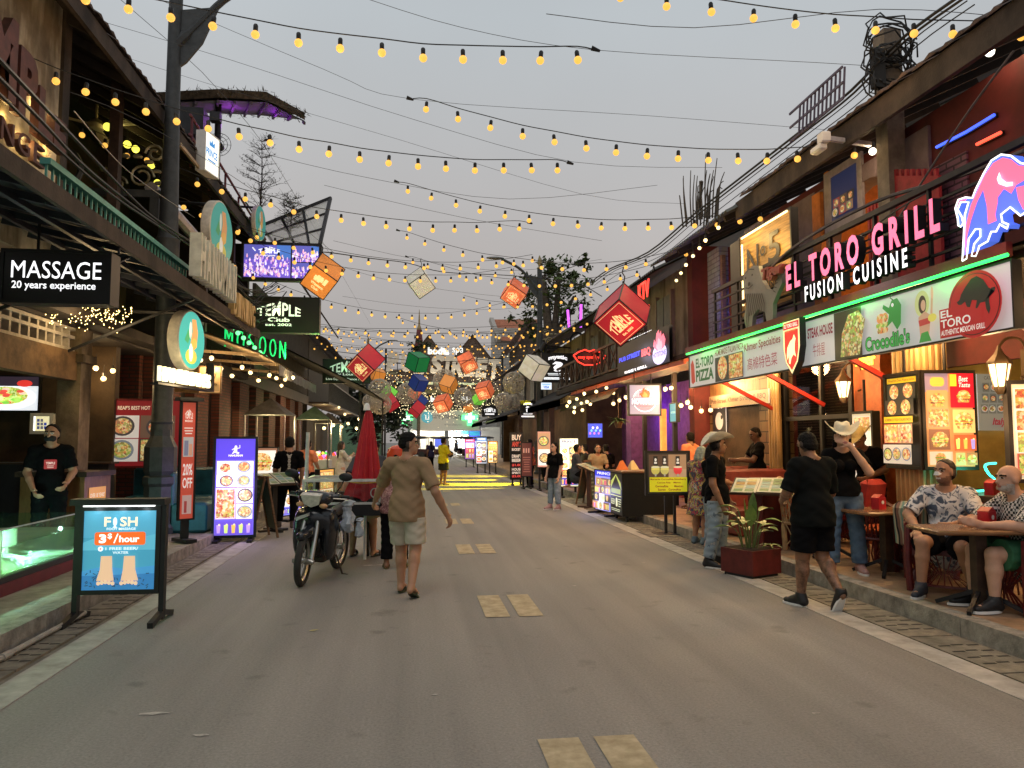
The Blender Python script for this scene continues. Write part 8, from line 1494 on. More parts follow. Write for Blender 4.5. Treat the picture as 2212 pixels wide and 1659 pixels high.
bulbs('warm bulb among the far food stalls',[(700,925),(720,918),(738,922),(752,915),(770,925),(715,900),(745,895),(775,905),(690,905),(732,880)],30,42,'bulbs over the food stalls',r_=.07,power=30)
# wall lanterns
for k,(u,v,x,nm) in enumerate(((1822,838,6.35,'beside the stone window'),(2160,806,6.0,'in front of the ochre wall'))):
    t=thing('wall_lantern','glowing coach lantern on a scroll arm '+nm,'lantern',gx(u,v,x));s=.8;q=MB(M('lantern glass',(1,.85,.55),.3,emit=2.2,vary=0,ec=(1,.80,.45)));q.lathe([(.07*s,-.14),(.13*s,.09)],6);q.build('glass',t,smooth=0)
    q=MB(M('old brass',(.14,.09,.05),.4,.6));q.lathe([(.15*s,.09),(.145*s,.12),(.06*s,.2),(.03*s,.25),(.01,.29)],6);q.lathe([(.03,-.22),(.075*s,-.17),(.075*s,-.14)],6)
    for i in range(6):a=R(60*i+30);q.bar((.07*s*math.cos(a),.07*s*math.sin(a),-.14),(.132*s*math.cos(a),.132*s*math.sin(a),.09),.012,.012)
    q.tube(smoothpath([(0,0,.27),(.08,-.02,.36),(.22,-.04,.34),(.27,-.05,.2),(.27,-.05,.0),(.2,-.04,-.05)],4),.014,5);q.box((.26,-.12,-.1),(.3,.02,.25));q.build('frame',t,smooth=30);lamp(t,(-.16,-.1,-.05),(1,.68,.32),12,.08)
# lit food boards of the grill house
def a_pizza(b,x,y,w,h):
    b.mat(PRM);b.rect(x,y,w,h,(.02,.016,.012));b.mat(PRN);b.rect(x+w*.04,y+h*.92,w*.92,h*.06,(.75,.5,.02));b.text('Wood Fire Oven, Pizzeria Italiana',x+w*.08,y+h*.935,w*.84,h*.03,(.25,.1,.02),bold=.01);grid(b,x+w*.03,y+h*.56,w*.94,h*.35,2,2,61,kinds='z',bg=(.05,.04,.03));b.rect(x+w*.04,y+h*.475,w*.92,h*.07,(.75,.5,.02));b.text('HOMEMADE FRESH ITALIAN PASTA',x+w*.08,y+h*.495,w*.84,h*.03,(.25,.1,.02),bold=.01);grid(b,x+w*.03,y+h*.245,w*.94,h*.22,1,2,62,kinds='a');grid(b,x+w*.03,y+h*.02,w*.94,h*.215,1,3,63,kinds='p',bg=(.7,.62,.5))
def a_burger(b,x,y,w,h):
    b.rect(x,y,w,h,(.75,.35,.12));b.rect(x,y+h*.8,w*.5,h*.2,(.35,.25,.32));b.rrect(x+w*.12,y+h*.86,w*.3,h*.1,h*.04,(.95,.55,.08));rn=random.Random(7);food(b,x+w*.04,y+h*.62,w*.44,h*.2,rn,PRN,PRF,(.8,.4,.15),'b');food(b,x+w*.04,y+h*.42,w*.44,h*.2,rn,PRN,PRF,(.55,.35,.2),'a');food(b,x+w*.04,y+h*.18,w*.44,h*.22,rn,PRN,PRF,(.3,.12,.06),'b');food(b,x+w*.03,y+h*.02,w*.48,h*.14,rn,PRN,PRF,(.8,.6,.45),'b')
    b.rect(x+w*.5,y+h*.63,w*.5,h*.37,(.62,.012,.03));b.rect(x+w*.5,y+h*.86,w*.14,h*.13,(.85,.65,.04));b.text('Best',x+w*.68,y+h*.91,w*.2,h*.06,(.95,.9,.88),bold=.02,shear=.2);b.text('Taste',x+w*.68,y+h*.85,w*.24,h*.05,bold=.02,shear=.2);food(b,x+w*.6,y+h*.66,w*.34,h*.18,rn,PRN,PRF,(.62,.012,.03),'b');food(b,x+w*.52,y+h*.36,w*.46,h*.25,rn,PRN,PRF,(.9,.55,.2),'b');food(b,x+w*.52,y+h*.17,w*.46,h*.17,rn,PRN,PRF,(.7,.12,.04),'d');food(b,x+w*.53,y+h*.02,w*.2,h*.13,rn,PRN,PRF,(.6,.5,.2),'b');food(b,x+w*.75,y+h*.02,w*.22,h*.13,rn,PRN,PRF,(.5,.2,.08),'b')
PRW,PRWF=printed('warm board print',.62),printed('warm board food',.62,True)
def lb(name,label,P,art,pw=8):
    t,L_,w,h=signbox(name,label,'menu board',P,art,depth=.1,rim=.035,case=M('dark bronze case',(.035,.027,.022),.4,.3));q=MB(DKM);q.X=L_;q.cyl((w*.5,h,-.05),(w*.5,h+.45,-.05),.02,n=6);q.build('hanger',t);lamp(t,L_@V(w/2,h/2,.4),(1,.6,.3),pw,.2)
    for c in t.children:
        if c.type=='MESH' and 'face' in c.name:
            for i,m in enumerate(c.data.materials):c.data.materials[i]={PRN:PRW,PRF:PRWF}.get(m,m)
    return t
zf=lambda u,v,x:gx(u,v,x).z
lb('pizza_board','lit black board of pizzas and pasta on the left face of the bamboo column',angled((5.97,gx(1913,900,5.97).y),(5.97,gx(1989,900,5.97).y),1.30,2.47),a_pizza);lb('burger_board','lit red and orange board of burgers on the front face of the bamboo column',angled((5.985,8.26),(6.63,8.20),1.30,2.47),a_burger)
lb('noodle_board','narrow lit board of noodle dishes between the lantern and the straw hat',angled((6.3,gx(1838,900,6.3).y),(6.3,gx(1886,900,6.3).y),1.05,2.05),a_grid(66,(.85,.75,.5),4,1,kinds='apap'),4);lb('rib_board','lit board of ribs and steaks cut by the right edge of the picture',angled((6.02,7.0),(6.5,6.85),1.22,2.25),a_grid(67,(.85,.7,.45),4,1,kinds='a'),5)
def flat(name,label,P,art,cat='poster'):
    F,w,h=P;t=thing(name,label,cat,F.translation);q=MB(PRD);q.X=Matrix.Translation(-F.translation)@F;q.prism([(0,0),(w,0),(w,h),(0,h)],-.012,0);q.z=.002;art(q,0,0,w,h);q.build('print',t,smooth=0);return t
flat('italy_poster','pale poster of Italian foods lettered Italy on the ochre wall',front(2112,808,2173,930,9.3),lambda b,x,y,w,h:(b.rect(x,y,w,h,(.30,.29,.24)),b.text('CATERING',x+w*.25,y+h*.9,w*.6,h*.06,(.12,.1,.08),bold=.02),[food(b,x+w*(.1+.27*(i%3)),y+h*(.3+.19*(i//3)),w*.24,h*.16,random.Random(i),PRD,PRDF,(.30,.29,.24),'p',.6) for i in range(9)],b.text('Italy',x+w*.35,y+h*.06,w*.5,h*.16,(.35,.03,.05),bold=.03,shear=.3)))
flat('black_poster','black poster with a white face hanging on the timber wall',side(1540,1568,1.75,2.5,6.52),lambda b,x,y,w,h:(b.rect(x,y,w,h,(.02,.02,.02)),b.disc(x+w*.5,y+h*.4,w*.3,h*.25,(.6,.55,.5)),b.text('33',x+w*.4,y+h*.75,w*.4,h*.2,(.8,.8,.8)),b.disc(x+w*.7,y+h*.5,w*.08,h*.06,(.02,.02,.02))))
flat('plank_sign','weathered plank sign with carved lettering over the lit doorway',side(1533,1662,2.32,2.58,6.42),lambda b,x,y,w,h:(b.mat(PRM),b.rect(x,y,w,h,(.30,.2,.13)),b.text('Pub Street Khmer Shrimp & BBQ',x+w*.04,y+h*.25,w*.92,h*.5,(.06,.03,.02),bold=.03)),'sign')
for k,(u0,u1,z0,z1) in enumerate(((1602,1626,2.0,2.3),(1602,1626,1.62,1.9),(1602,1626,1.25,1.52))):flat('food_card',('top','middle','lowest')[k]+' of three lit food cards inside the doorway',side(u0,u1,z0,z1,6.95),lambda b,x,y,w,h:food(b,x,y,w,h,random.Random(k),PRN,PRF,(.85,.6,.25),'p'),'card')
signbox('blue_round_board','small blue lit board hung by the timber wall','sign',side(1447,1462,2.05,2.5,6.0),lambda b,x,y,w,h:(b.rect(x,y,w,h,(.05,.30,.38)),b.text('HOTSTONE',x+w*.15,y+h*.45,w*.7,h*.12,(.4,.7,.8),bold=.03)),depth=.08,rim=.02)
t=thing('lit_column','tall orange lit column with printed squares near the drinks board','light column',gx(1433,950,6.1));q=MB(M('orange lit column',(1,.35,.05),.5,emit=.9,vary=.4,scale=5,ec=(1,.42,.08)));q.box((-.06,-.08,-.6),(.06,.08,.75));q.build('column',t,smooth=0);q=MB(BLK);q.box((-.1,-.12,-.75),(.1,.12,-.605));q.build('base',t,smooth=0)
# ================================================================== chairs, tables, tank, motorbike, cart
def rattan(label,at,rz,m,cush=None,s=1.):
    t=thing('rattan_armchair',label,'chair',at,rz,'rattan armchairs on the terrace');t.scale=(s,s,s)
    hoop=smoothpath([(-.29,.25,.60),(-.33,.0,.64),(-.27,-.24,.78),(0,-.33,.88),(.27,-.24,.78),(.33,.0,.64),(.29,.25,.60)],5);q=MB(m);q.tube(hoop,.036,7);q.build('top_rail',t)
    low=smoothpath([(-.28,.24,.34),(-.3,.0,.34),(-.24,-.22,.34),(0,-.28,.34),(.24,-.22,.34),(.3,.0,.34),(.28,.24,.34)],5);q=MB(m);q.tube(low,.02,6)
    for i in range(1,30):q.tube([low[i],hoop[i]],.011,4)
    for i in range(6,25,2):q.tube([low[i],hoop[min(30,i+3)]],.008,3)
    q.build('backrest',t);q=MB(m);q.prism([(-.27,.26),(-.29,0),(-.22,-.21),(0,-.27),(.22,-.21),(.29,0),(.27,.26)],.34,.39);q.build('seat',t,smooth=0)
    for x,y,d in((-.29,.25,.6),(.29,.25,.6),(-.22,-.22,.36),(.22,-.22,.36)):q=MB(m);q.tube([(x,y,d),(x*1.03,y*1.06,.3),(x*.98,y*1.02,0)],.034,7);q.build('leg',t)
    q=MB(m)
    for x in(-.28,.28):
        for i in range(7):q.tube([(x,-.2+i*.066,.34),(x,-.03+(i-3)*.03,.17),(x,-.2+i*.066,.06)],.008,4)
    for i in range(9):q.tube([(-.26+i*.065,.25,.34),(-.0+(i-4)*.02,.255,.18),(-.26+i*.065,.25,.06)],.008,4)
    q.tube([(-.28,.25,.06),(.28,.25,.06)],.014,5);q.build('skirt',t)
    if cush:q=MB(cush);q.cb((0,-.02,.43),(.5,.46,.08),.03);q.build('cushion',t)
    return t
RATN=M('natural rattan',(.42,.27,.13),.45,vary=.3,scale=14);ORC=M('orange cushion',(.55,.12,.03),.8,vary=.15);OLC=M('olive cushion',(.25,.22,.04),.8)
rattan('dark red rattan armchair under the bandaged man',(5.38,7.12,.15),135,REDW,OLC,1.06);rattan('dark red rattan armchair at the right edge under the bald man',(5.5,6.2,.15),84,REDW,OLC,1.06);rattan('dark red rattan armchair behind the woman in jeans',(5.62,8.5,.15),-150,REDW,ORC);rattan('dark red rattan armchair by the bamboo column',(5.75,7.9,.15),60,REDW,ORC);rattan('pale natural rattan armchair beside the red cabinet',(5.42,9.95,.15),-130,RATN,ORC,1.08)
c0=bpy.data.objects['rattan_armchair']
for lab,x,y,rz in(('dark red rattan armchair deep in the terrace by the stone window',6.1,10.6,-70),('dark red rattan armchair nearest the red bench',6.0,11.9,100),('dark red rattan armchair under the plank sign',5.7,13.4,-120),('dark red rattan armchair beside the blue floor vase',5.9,14.6,60)):dup(c0,None,(x,y,.15),rz,lab)
def pillow(label,c,m,rx,rz,w=.44):
    t=thing('pillow',label,'pillow',c,rz);q=MB(m);q.X=Matrix.Rotation(R(rx),4,'X');q.cb((0,0,0),(w,.14,w),.05);q.build('cover',t)
ZIG=M('zigzag cloth',(.4,.3,.2),.85,vary=0);zt=ZIG.node_tree;zw=zt.nodes.new('ShaderNodeTexWave');zw.wave_profile='SAW';zw.inputs['Scale'].default_value=3.2;zw.inputs['Distortion'].default_value=4;zc=zt.nodes.new('ShaderNodeTexCoord');zr=zt.nodes.new('ShaderNodeValToRGB');zr.color_ramp.interpolation='CONSTANT';ze=zr.color_ramp.elements;ze[0].color=(.03,.03,.03,1);ze[1].position=.2;ze[1].color=(.5,.42,.28,1)
for p_,c_ in((.4,(.2,.32,.25)),(.6,(.5,.42,.28)),(.75,(.25,.13,.09))):e_=ze.new(p_);e_.color=c_+(1,)
zt.links.new(zc.outputs['Object'],zw.inputs['Vector']);zt.links.new(zw.outputs['Fac'],zr.inputs[0]);zt.links.new(zr.outputs[0],zt.nodes['Principled BSDF'].inputs['Base Color'])
pillow('zigzag striped pillow behind the bandaged man',(5.30,7.40,.76),ZIG,-15,135,.5);pillow('orange pillow on the pale rattan armchair',(5.32,10.05,.8),ORC,-20,-130,.5);pillow('red pillow behind the woman in jeans',(5.62,8.75,.95),M('red cushion',(.4,.03,.02),.8),-10,-150)
def table(label,x,y,rz,w=1.0,d=.6,z=.72):
    t=thing('wooden_table',label,'table',(x,y,.15),rz,'wooden terrace tables');q=MB(M('varnished table top',(.20,.10,.045),.25,vary=.35,scale=4,stretch=(1,7,1)));q.cb((0,0,z-.02),(w,d,.04),.012);q.build('table_top',t);q=MB(DWOOD);q.box((-.05,-.05,.03),(.05,.05,z-.041));q.build('column',t,smooth=0)
    for k in range(4):q=MB(DKM);a=R(45+90*k);q.bar((.04*math.cos(a),.04*math.sin(a),.16),(.36*math.cos(a),.36*math.sin(a),.02),.035,.035);q.build('foot',t,smooth=0)
table('wooden table in front of the bald man',5.02,6.25,-8,1.0,.55);table('wooden table behind the zigzag pillow',5.3,8.0,5,.9,.6);table('wooden table before the pale rattan armchair',5.35,9.35,-10,.7,.5)
for k,(x,y) in enumerate(((5.9,11.2),(5.75,12.6),(5.8,14.0))):table('wooden table '+('before the stone window','beside the red bench','under the plank sign')[k],x,y,10*k,.8,.6);napkins('orange folded napkin on the table '+('before the stone window','beside the red bench','under the plank sign')[k],(x,y,.871),40*k,'orange')
for nm,x,y,z in(('on the bald man\'s table',5.2,6.35,.871),('behind the bandaged man',5.22,8.0,.871),('under the lit rib board',6.3,7.6,1.05)):
    t=thing('napkin_box','small red napkin box '+nm,'napkin box',(x,y,z),20,'red napkin boxes');q=MB(M('red plastic box',(.5,.012,.02),.35));q.prism([(-.06,-.05),(.06,-.05),(.06,.05),(-.06,.05)],0,.13);q.add([(-.06,-.05,.131),(.06,-.05,.131),(.06,.05,.131),(-.06,.05,.131),(0,-.05,.17),(0,.05,.17)],[(0,1,4),(1,2,5,4),(2,3,5),(3,0,4,5)]);q.build('box',t,smooth=0);q=MB(WHITE);q.X=FR((0,-.051,.08),(1,0,0),(0,0,1));q.disc(0,0,.022,.022,n=10);q.build('badge',t,smooth=0)
t=thing('bar_counter','dark bar shelf lit teal behind the tables at the right edge','counter',(6.4,7.7,.15));q=MB(DWOOD);q.box((-.35,-.4,.84),(.6,1.2,.9));q.build('top',t,smooth=0);q=MB(MARO);q.box((-.25,-.3,0),(.5,1.1,.838));q.build('body',t,smooth=0)
t=thing('teal_neon','small teal neon figure standing on the dark bar shelf','neon sign',(6.62,8.0,1.06));q=MB(M('teal neon tube',(.1,1,.8),.4,emit=1.7,vary=0,ec=(.08,.9,.65)));q.tube(smoothpath([(.08,0,.32),(-.06,0,.3),(-.02,0,.2),(.06,0,.12),(.0,0,.02),(-.3,0,.0)],4),.014,5);q.build('tube',t);lamp(t,(-.1,-.1,.2),(.05,.9,.6),6,.05)
for k,(u,v) in enumerate(((1618,1040),(1600,1052))):
    t=thing('bench',('red upholstered bench behind the smiling host','red bench nearer the patchwork column')[k],'bench',(5.6+.5*k,11.6+1.3*k,.15),8);q=MB(M('red brown leatherette',(.24,.05,.035),.45,vary=.3));q.cb((0,0,.22),(1.2,.5,.42),.03);q.cb((0,.3,.55),(1.2,.14,.95),.04);q.build('cushions',t)
# planter
t=thing('planter','dark red wooden planter box with a broad leaved green plant at the kerb','plant',(4.14,8.97,.0),24);q=MB(M('dark red planks',(.10,.013,.011),.5,vary=.4,scale=6));q.box((-.25,-.25,.04),(.25,.25,.33));q.mat(BLK);q.box((-.22,-.22,0),(.22,.22,.039));q.mat(M('soil',(.03,.02,.013),.95));q.box((-.22,-.22,.331),(.22,.22,.334));q.build('box',t,smooth=0)
LEAF=M('glossy leaf',(.09,.16,.03),.4,vary=.35,scale=8,c2=(.16,.26,.06));rn=random.Random(5)
def leaf(q,p,d,L_,w):
    s=d.cross(V(0,0,1)).normalized();pts=[];n=6;vs=[]
    for i in range(n+1):f=i/n;c=p+d*L_*f+V(0,0,L_*(.55*f-.75*f*f)*(1-abs(d.z)));ww=w*math.sin(PI*min(1,f*.92+.08));vs+=[c-s*ww,c-V(0,0,ww*.25),c+s*ww]
    q.add(vs,[(3*i+j,3*i+j+1,3*i+j+4,3*i+j+3) for i in range(n) for j in(0,1)])
st=MB(M('leaf stalk',(.12,.17,.05),.6));fo=MB(LEAF)
for k in range(15):
    a=k*2.4;r0=rn.uniform(.02,.1);b=V(r0*math.cos(a),r0*math.sin(a),.33);hh=rn.uniform(.25,.5);e=b+V(.10*math.cos(a),.10*math.sin(a),hh)*rn.uniform(.7,1.1);st.tube([b,b.lerp(e,.5)+V(0,0,.05),e],.008,5);leaf(fo,e,V(math.cos(a),math.sin(a),.15).normalized(),rn.uniform(.2,.28),rn.uniform(.06,.08))
for k in range(3):a=k*2.1;e=V(.03*math.cos(a),.03*math.sin(a),.6);st.tube([(0,0,.33),e],.008,5);leaf(fo,e,V(.1*math.cos(a),.1*math.sin(a),1).normalized(),.42-.08*k,.075)
for k in range(8):a=k*.8;leaf(fo,V(.17,-.16,.36),V(math.cos(a),math.sin(a),.1),.17,.018)
st.build('stalks',t);fo.build('leaves',t)
t=thing('blue_vase','tall dark blue glazed floor vase beside the drinks board','vase',(4.98,12.7,.15));q=MB(M('dark blue glaze',(.012,.02,.07),.15,vary=.3));q.lathe([(.1,0),(.13,.1),(.21,.5),(.22,.7),(.15,.88),(.11,.93),(.14,.97)],20);q.build('body',t)
t=thing('hanging_fern','green fern in a basket hanging at the red awning edge','plant',gy(1336,915,17));q=MB(LEAF)
for k in range(40):a=k*2.4;leaf(q,V(0,0,.05),V(math.cos(a),math.sin(a),rn.uniform(-.3,.5)).normalized(),rn.uniform(.2,.34),.02)
q.build('leaves',t);q=MB(WOOD);q.lathe([(.06,-.1),(.12,.05)],10);q.cyl((0,0,.05),(0,0,.7),.006,n=4);q.build('basket',t)
# fish tank
t=thing('fish_tank','long glowing green glass fish tank on a dark red base at the left pavement','fish tank',(-3.86,7.6,.15));x0,x1,y0,y1=-1.5,0,-2.6,2.15
q=MB(M('dark red tank base',(.16,.012,.02),.4));q.box((x0,y0,0),(x1,y1,.12));q.mat(BLK);q.box((x0,y0,.121),(x1-.01,y1-.01,.18));q.build('base',t,smooth=0)
q=MB(M('pale green tank lining',(.50,.72,.55),.6,vary=.4,scale=2.5,c2=(.70,.78,.40)));q.box((x0+.03,y0+.03,.181),(x1-.03,y1-.03,.2));q.box((-.74,y0+.03,.2),(-.72,y1-.03,.47));[q.ell((rn.uniform(-.7,-.05),rn.uniform(y0,y1-.1),.205),rn.uniform(.012,.03),5,3) for _ in range(160)];q.build('lining',t,smooth=0)
q=MB(glass('tank glass',(.6,.95,.8),.10));q.box((x1-.012,y0,.181),(x1,y1,.64));q.box((x0,y1-.012,.181),(x1-.013,y1,.64));q.box((x0+.6,y0,.181),(x0+.612,y1-.013,.66));q.build('glass',t,smooth=0)
q=MB(M('cloudy tank water',(.60,.88,.70),.3,vary=.25,scale=2.2,alpha=.55,c2=(.72,.92,.50)));q.quad((x1-.025,y0,.205),(x1-.025,y1-.03,.205),(x1-.025,y1-.03,.47),(x1-.025,y0,.47));q.quad((x0+.03,y0,.47),(x1-.02,y0,.47),(x1-.02,y1-.02,.47),(x0+.03,y1-.02,.47));q.build('water',t,smooth=0)
q=MB(M('pale edge trim',(.5,.62,.58),.3));[q.bar((x1-.006,y,.18),(x1-.006,y,.64),.016,.016) for y in(-1.2,.3,y1)];q.bar((x1-.006,y0,.64),(x1-.006,y1,.64),.014,.012);q.build('edges',t,smooth=0)
q=MB(M('tank light tube',(1,1,.9),.4,emit=2.5,vary=0));q.tube([(-.75,y0,.36),(-.75,y1-.1,.36)],.012,6);q.build('light_tube',t)
for y,c in((-2,(.6,1,.6)),(-.6,(.75,1,.5)),(.7,(.55,1,.75)),(1.7,(.55,.95,1))):lamp(t,(-.45,y,.40),c,45,.02)
fm=None
for k in range(26):
    p=V(-3.86+rn.uniform(-.42,-.08),7.6+rn.uniform(-1.2,2.0),.15+rn.uniform(.24,.45))
    if fm is None:q=MB(M('dark fish',(.06,.04,.02),.5));q.ell((0,0,0),(.012,.05,.018),8,6);q.add([(0,-.045,0),(0,-.075,.02),(0,-.075,-.02)],[(0,1,2),(2,1,0)]);o=q.build('fish');fm=o.data
    else:o=bpy.data.objects.new('fish',fm);COL.objects.link(o)
    o.location=p;o.rotation_euler=(0,0,rn.uniform(0,6));tag(o,'small dark fish swimming in the glowing tank','fish','fish in the glowing tank')
t=thing('spa_bench','blue violet vinyl bench behind the glowing fish tank','bench',(-5.75,9.2,.15));q=MB(M('blue vinyl',(.07,.08,.19),.4,vary=.3));q.cb((0,-.6,.56),(.9,2.6,.26),.05);q.build('cushion',t);q=MB(DWOOD);q.box((-.4,-1.8,0),(.4,.6,.43));q.build('base',t,smooth=0);q=MB(M('teal vinyl',(.015,.10,.13),.4,vary=.3));q.cb((-.5,-.6,.85),(.14,2.6,.6),.05);q.build('backrest',t)
t=thing('podium','brown wooden podium with an orange card behind the fish board','counter',(-4.72,11.3,.15),-8);q=MB(M('podium wood',(.22,.10,.035),.45,vary=.3,scale=4,stretch=(6,6,1)));q.box((-.45,-.3,0),(.42,.35,1.0));q.build('body',t,smooth=0);q=MB(DWOOD);q.box((-.5,-.35,1.001),(.47,.4,1.07));q.build('top',t,smooth=0);q=MB(PRD);q.X=FR((.425,-.2,.45),(0,1,0),(0,0,1));q.rect(0,0,.42,.4,(.75,.35,.06));q.text("OVER 18 YEARS'",.03,.26,.36,.06,(.9,.75,.6),bold=.02);q.text('EXPERIENCE',.05,.16,.32,.05,bold=.02);q.build('card',t,smooth=0)
t=thing('dark_partition','long black counter across the dark spa behind the podium','counter',(-6.6,12.8,.15));q=MB(BLK);q.box((-3,-.1,0),(1.9,.15,1.12));q.build('body',t,smooth=0);q=MB(DWOOD);q.box((-3,-.14,1.121),(1.95,.2,1.15));q.build('top',t,smooth=0)
for k,(x,y,rz) in enumerate(((-4.3,14.6,0),(-3.55,13.3,90))):
    t=thing('teal_sofa',('teal vinyl sofa behind the lamp post base','teal vinyl seat between the lamp post and the violet menu box')[k],'sofa',(x,y,.15),rz);w=(1.5,.8)[k];q=MB(MATS['teal vinyl']);q.cb((0,0,.25),(w,.6,.48),.04);q.build('seat',t);q=MB(MATS['teal vinyl']);q.cb((0,.3,.5),(w,.16,.98),.04);q.build('backrest',t)
# motorbike
MB1=M('black bike paint',(.012,.014,.019),.18,vary=.1,spec=.6);CHR=M('dull chrome',(.5,.49,.46),.3,.9,vary=.15);RUB=M('dusty tyre rubber',(.035,.032,.028),.85,vary=.3);DIRT=M('oily engine metal',(.06,.045,.035),.6,.4,vary=.4)
t=thing('motorbike','black small motorbike with chrome forks parked on its stand in the left lane','motorbike',(-1.07,9.56,0),166);t.rotation_euler[1]=R(-4)
def wheel(y,parent,steer=0):
    w=MB(RUB);X=Matrix.Translation((0,y,.285))@Matrix.Rotation(R(steer),4,'Z')@Matrix.Rotation(PI/2,4,'Y');w.X=X;w.lathe([(.225,-.03),(.26,-.04),(.285,-.022),(.288,0),(.285,.022),(.26,.04),(.225,.03)],32,cap=False);o=w.build('wheel',parent);r=MB(CHR);r.X=X;r.lathe([(.23,-.02),(.205,0),(.23,.02)],32,cap=False);r.cyl((0,0,-.06),(0,0,.06),.04)
    for k in range(16):a=k*PI/8;r.tube([(.04*math.cos(a),.04*math.sin(a),.02*(-1)**k),(.22*math.cos(a+.25),.22*math.sin(a+.25),0)],.004,3)
    r.build('rim',o)
wheel(.61,t,8);wheel(-.6,t)
for s in(-1,1):
    q=MB(CHR);q.tube([(s*.085,.60,.26),(s*.085,.50,.62),(s*.07,.44,.8)],[.028,.026,.024],8);q.cyl((s*.06,.61,.285),(s*.12,.61,.27),.03);q.build('fork',t)
    q=MB(BLK);q.tube([(s*.2,.33,1.02),(s*.27,.34,1.12),(s*.31,.36,1.2)],.008,5);q.ell((s*.33,.36,1.24),(.085,.025,.05),12,8);q.build('mirror',t)
    q=MB(BLK);q.cyl((s*.22,.30,1.0),(s*.36,.25,1.0),.02);q.mat(CHR);q.tube([(s*.2,.36,.98),(s*.36,.33,.98)],.007,5);q.build('grip',t)
    q=MB(M('amber indicator',(.55,.3,.15),.2));q.ell((s*.14,.49,.9),(.05,.03,.03),10,6);q.build('indicator',t)
def shell(name,prims,m,k=.03,cuts=()):Vv,Ff=grow(prims,.012,k,cuts);return mesh_np(name,Vv,Ff,[m],None,t)
shell('front_fender',[('c',(0,.46,.60),(0,.74,.57),.075,.055),('c',(0,.38,.5),(0,.48,.6),.07,.075)],MB1)
shell('leg_shield',[('e',(0,.36,.72),(.23,.11,.17)),('e',(-.18,.28,.56),(.08,.16,.30)),('e',(.18,.28,.56),(.08,.16,.30)),('c',(0,.18,.45),(0,-.2,.42),.13,.12),('e',(0,.43,.74),(.15,.07,.11)),('e',(0,.05,.36),(.15,.22,.16))],MB1)
shell('handlebar_cowl',[('e',(0,.39,.97),(.20,.14,.10)),('c',(-.24,.31,1.0),(.24,.31,1.0),.045,.045)],MB1);shell('seat',[('c',(0,-.02,.72),(0,-.7,.79),.09,.10,((0,0,1),.55))],M('black seat vinyl',(.015,.015,.015),.5));shell('tail_fairing',[('c',(0,-.05,.56),(0,-.8,.72),.10,.07,((1,0,0),1))],MB1)
q=MB(M('headlight glass',(.62,.58,.50),.1,vary=.3,scale=18));q.X=FR((0,.525,.965),(-1,0,0),(0,.35,1));q.prism([(-.12,.06),(.12,.06),(.09,-.05),(0,-.09),(-.09,-.05)],-.06,.016);q.build('headlight',t,smooth=0);q=MB(M('pale lamp lens',(.5,.5,.46),.15));q.X=FR((.10,.50,.77),(-1,.2,0),(0,.25,1));q.prism([(-.09,-.03),(.07,.035),(.08,.005),(-.07,-.06)],-.05,.02);q.build('side_light',t,smooth=0)
q=MB(DIRT);q.cb((0,.0,.30),(.2,.42,.2),.03);q.cyl((0,.1,.34),(0,.28,.36),.07);q.tube([(.12,-.0,.22),(.14,-.3,.24),(.14,-.75,.34)],.04,8);q.build('engine',t);q=MB(DIRT);q.tube([(-.12,-.15,.25),(-.2,-.2,.02),(-.28,-.17,.015)],.012,6);q.tube([(-.16,.1,.24),(.16,.1,.24)],.014,5);q.build('kickstand',t)
def bag(label,p,s,m):
    b=thing('plastic_bag',label,'bag',p,group=None);q=MB(m);n=14;prof=[(.02,.0),(.035,-.04),(.03,-.07),(.05,-.14),(.062,-.22),(.058,-.3),(.02,-.33)];q.lathe([(r_*s,z*s*.8) for i,(r_,z) in enumerate(prof)],n);q.ell((0,0,.015),(.06*s,.045*s,.035*s),10,6);q.v=[(x*(1+.35*math.sin(z*60+9*x+k*2))+.012*math.sin(z*33),y*(1+.3*math.cos(z*47+k)),z) for k,(x,y,z) in enumerate(q.v)];q.build('film',b)
PLB=M('milky plastic',(.40,.45,.50),.3,vary=.3,scale=14);bag('milky plastic bag knotted on the motorbike handlebar',gy(752,1090,9.3),1.25,PLB);bag('smaller plastic bag hanging under the glass cart',gy(777,1125,10.0),.8,PLB)
# glass food cart and folded umbrella
t=thing('food_cart','glass sided food cart with a white frame beside the motorbike','cart',(-.9,10.75,0));A=[(-.48,-.55,.82),(.5,-.55,.82),(.5,.55,.82),(-.48,.55,.82)];Bt=[(x,y,1.12) for x,y,z in A];q=MB(M('white alloy frame',(.62,.63,.58),.35,.3))
for k in range(4):q.bar(A[k],Bt[k],.03,.03);q.bar(Bt[k],Bt[(k+1)%4],.035,.035);q.bar(A[k],A[(k+1)%4],.03,.03)
q.bar((-.48,-.2,1.12),(.5,-.2,1.12),.03,.03);q.tube([(-.5,-.2,.8),(-.48,-.2,1.75)],.025,8);q.build('frame',t,smooth=0);q=MB(glass('cart glass',(.6,.7,.65),.12))
for k in range(4):q.quad(A[k],A[(k+1)%4],Bt[(k+1)%4],Bt[k])
q.build('glass',t,smooth=0);q=MB(BLK);q.box((-.5,-.58,.66),(.78,.58,.8));q.bar((-.4,-.5,.3),(.5,.5,.66),.04,.04);q.build('tray',t,smooth=0);q=MB(DIRT)
for k in range(40):q.ell((rn.uniform(-.4,.4),rn.uniform(-.45,.45),rn.uniform(.83,.9)),.06,6,4)
q.build('snacks',t);q=MB(RUB);q.X=Matrix.Translation((.3,.4,.26))@Matrix.Rotation(PI/2,4,'Y');q.lathe([(.2,-.025),(.26,-.025),(.26,.025),(.2,.025)],20);q.build('wheel',t)
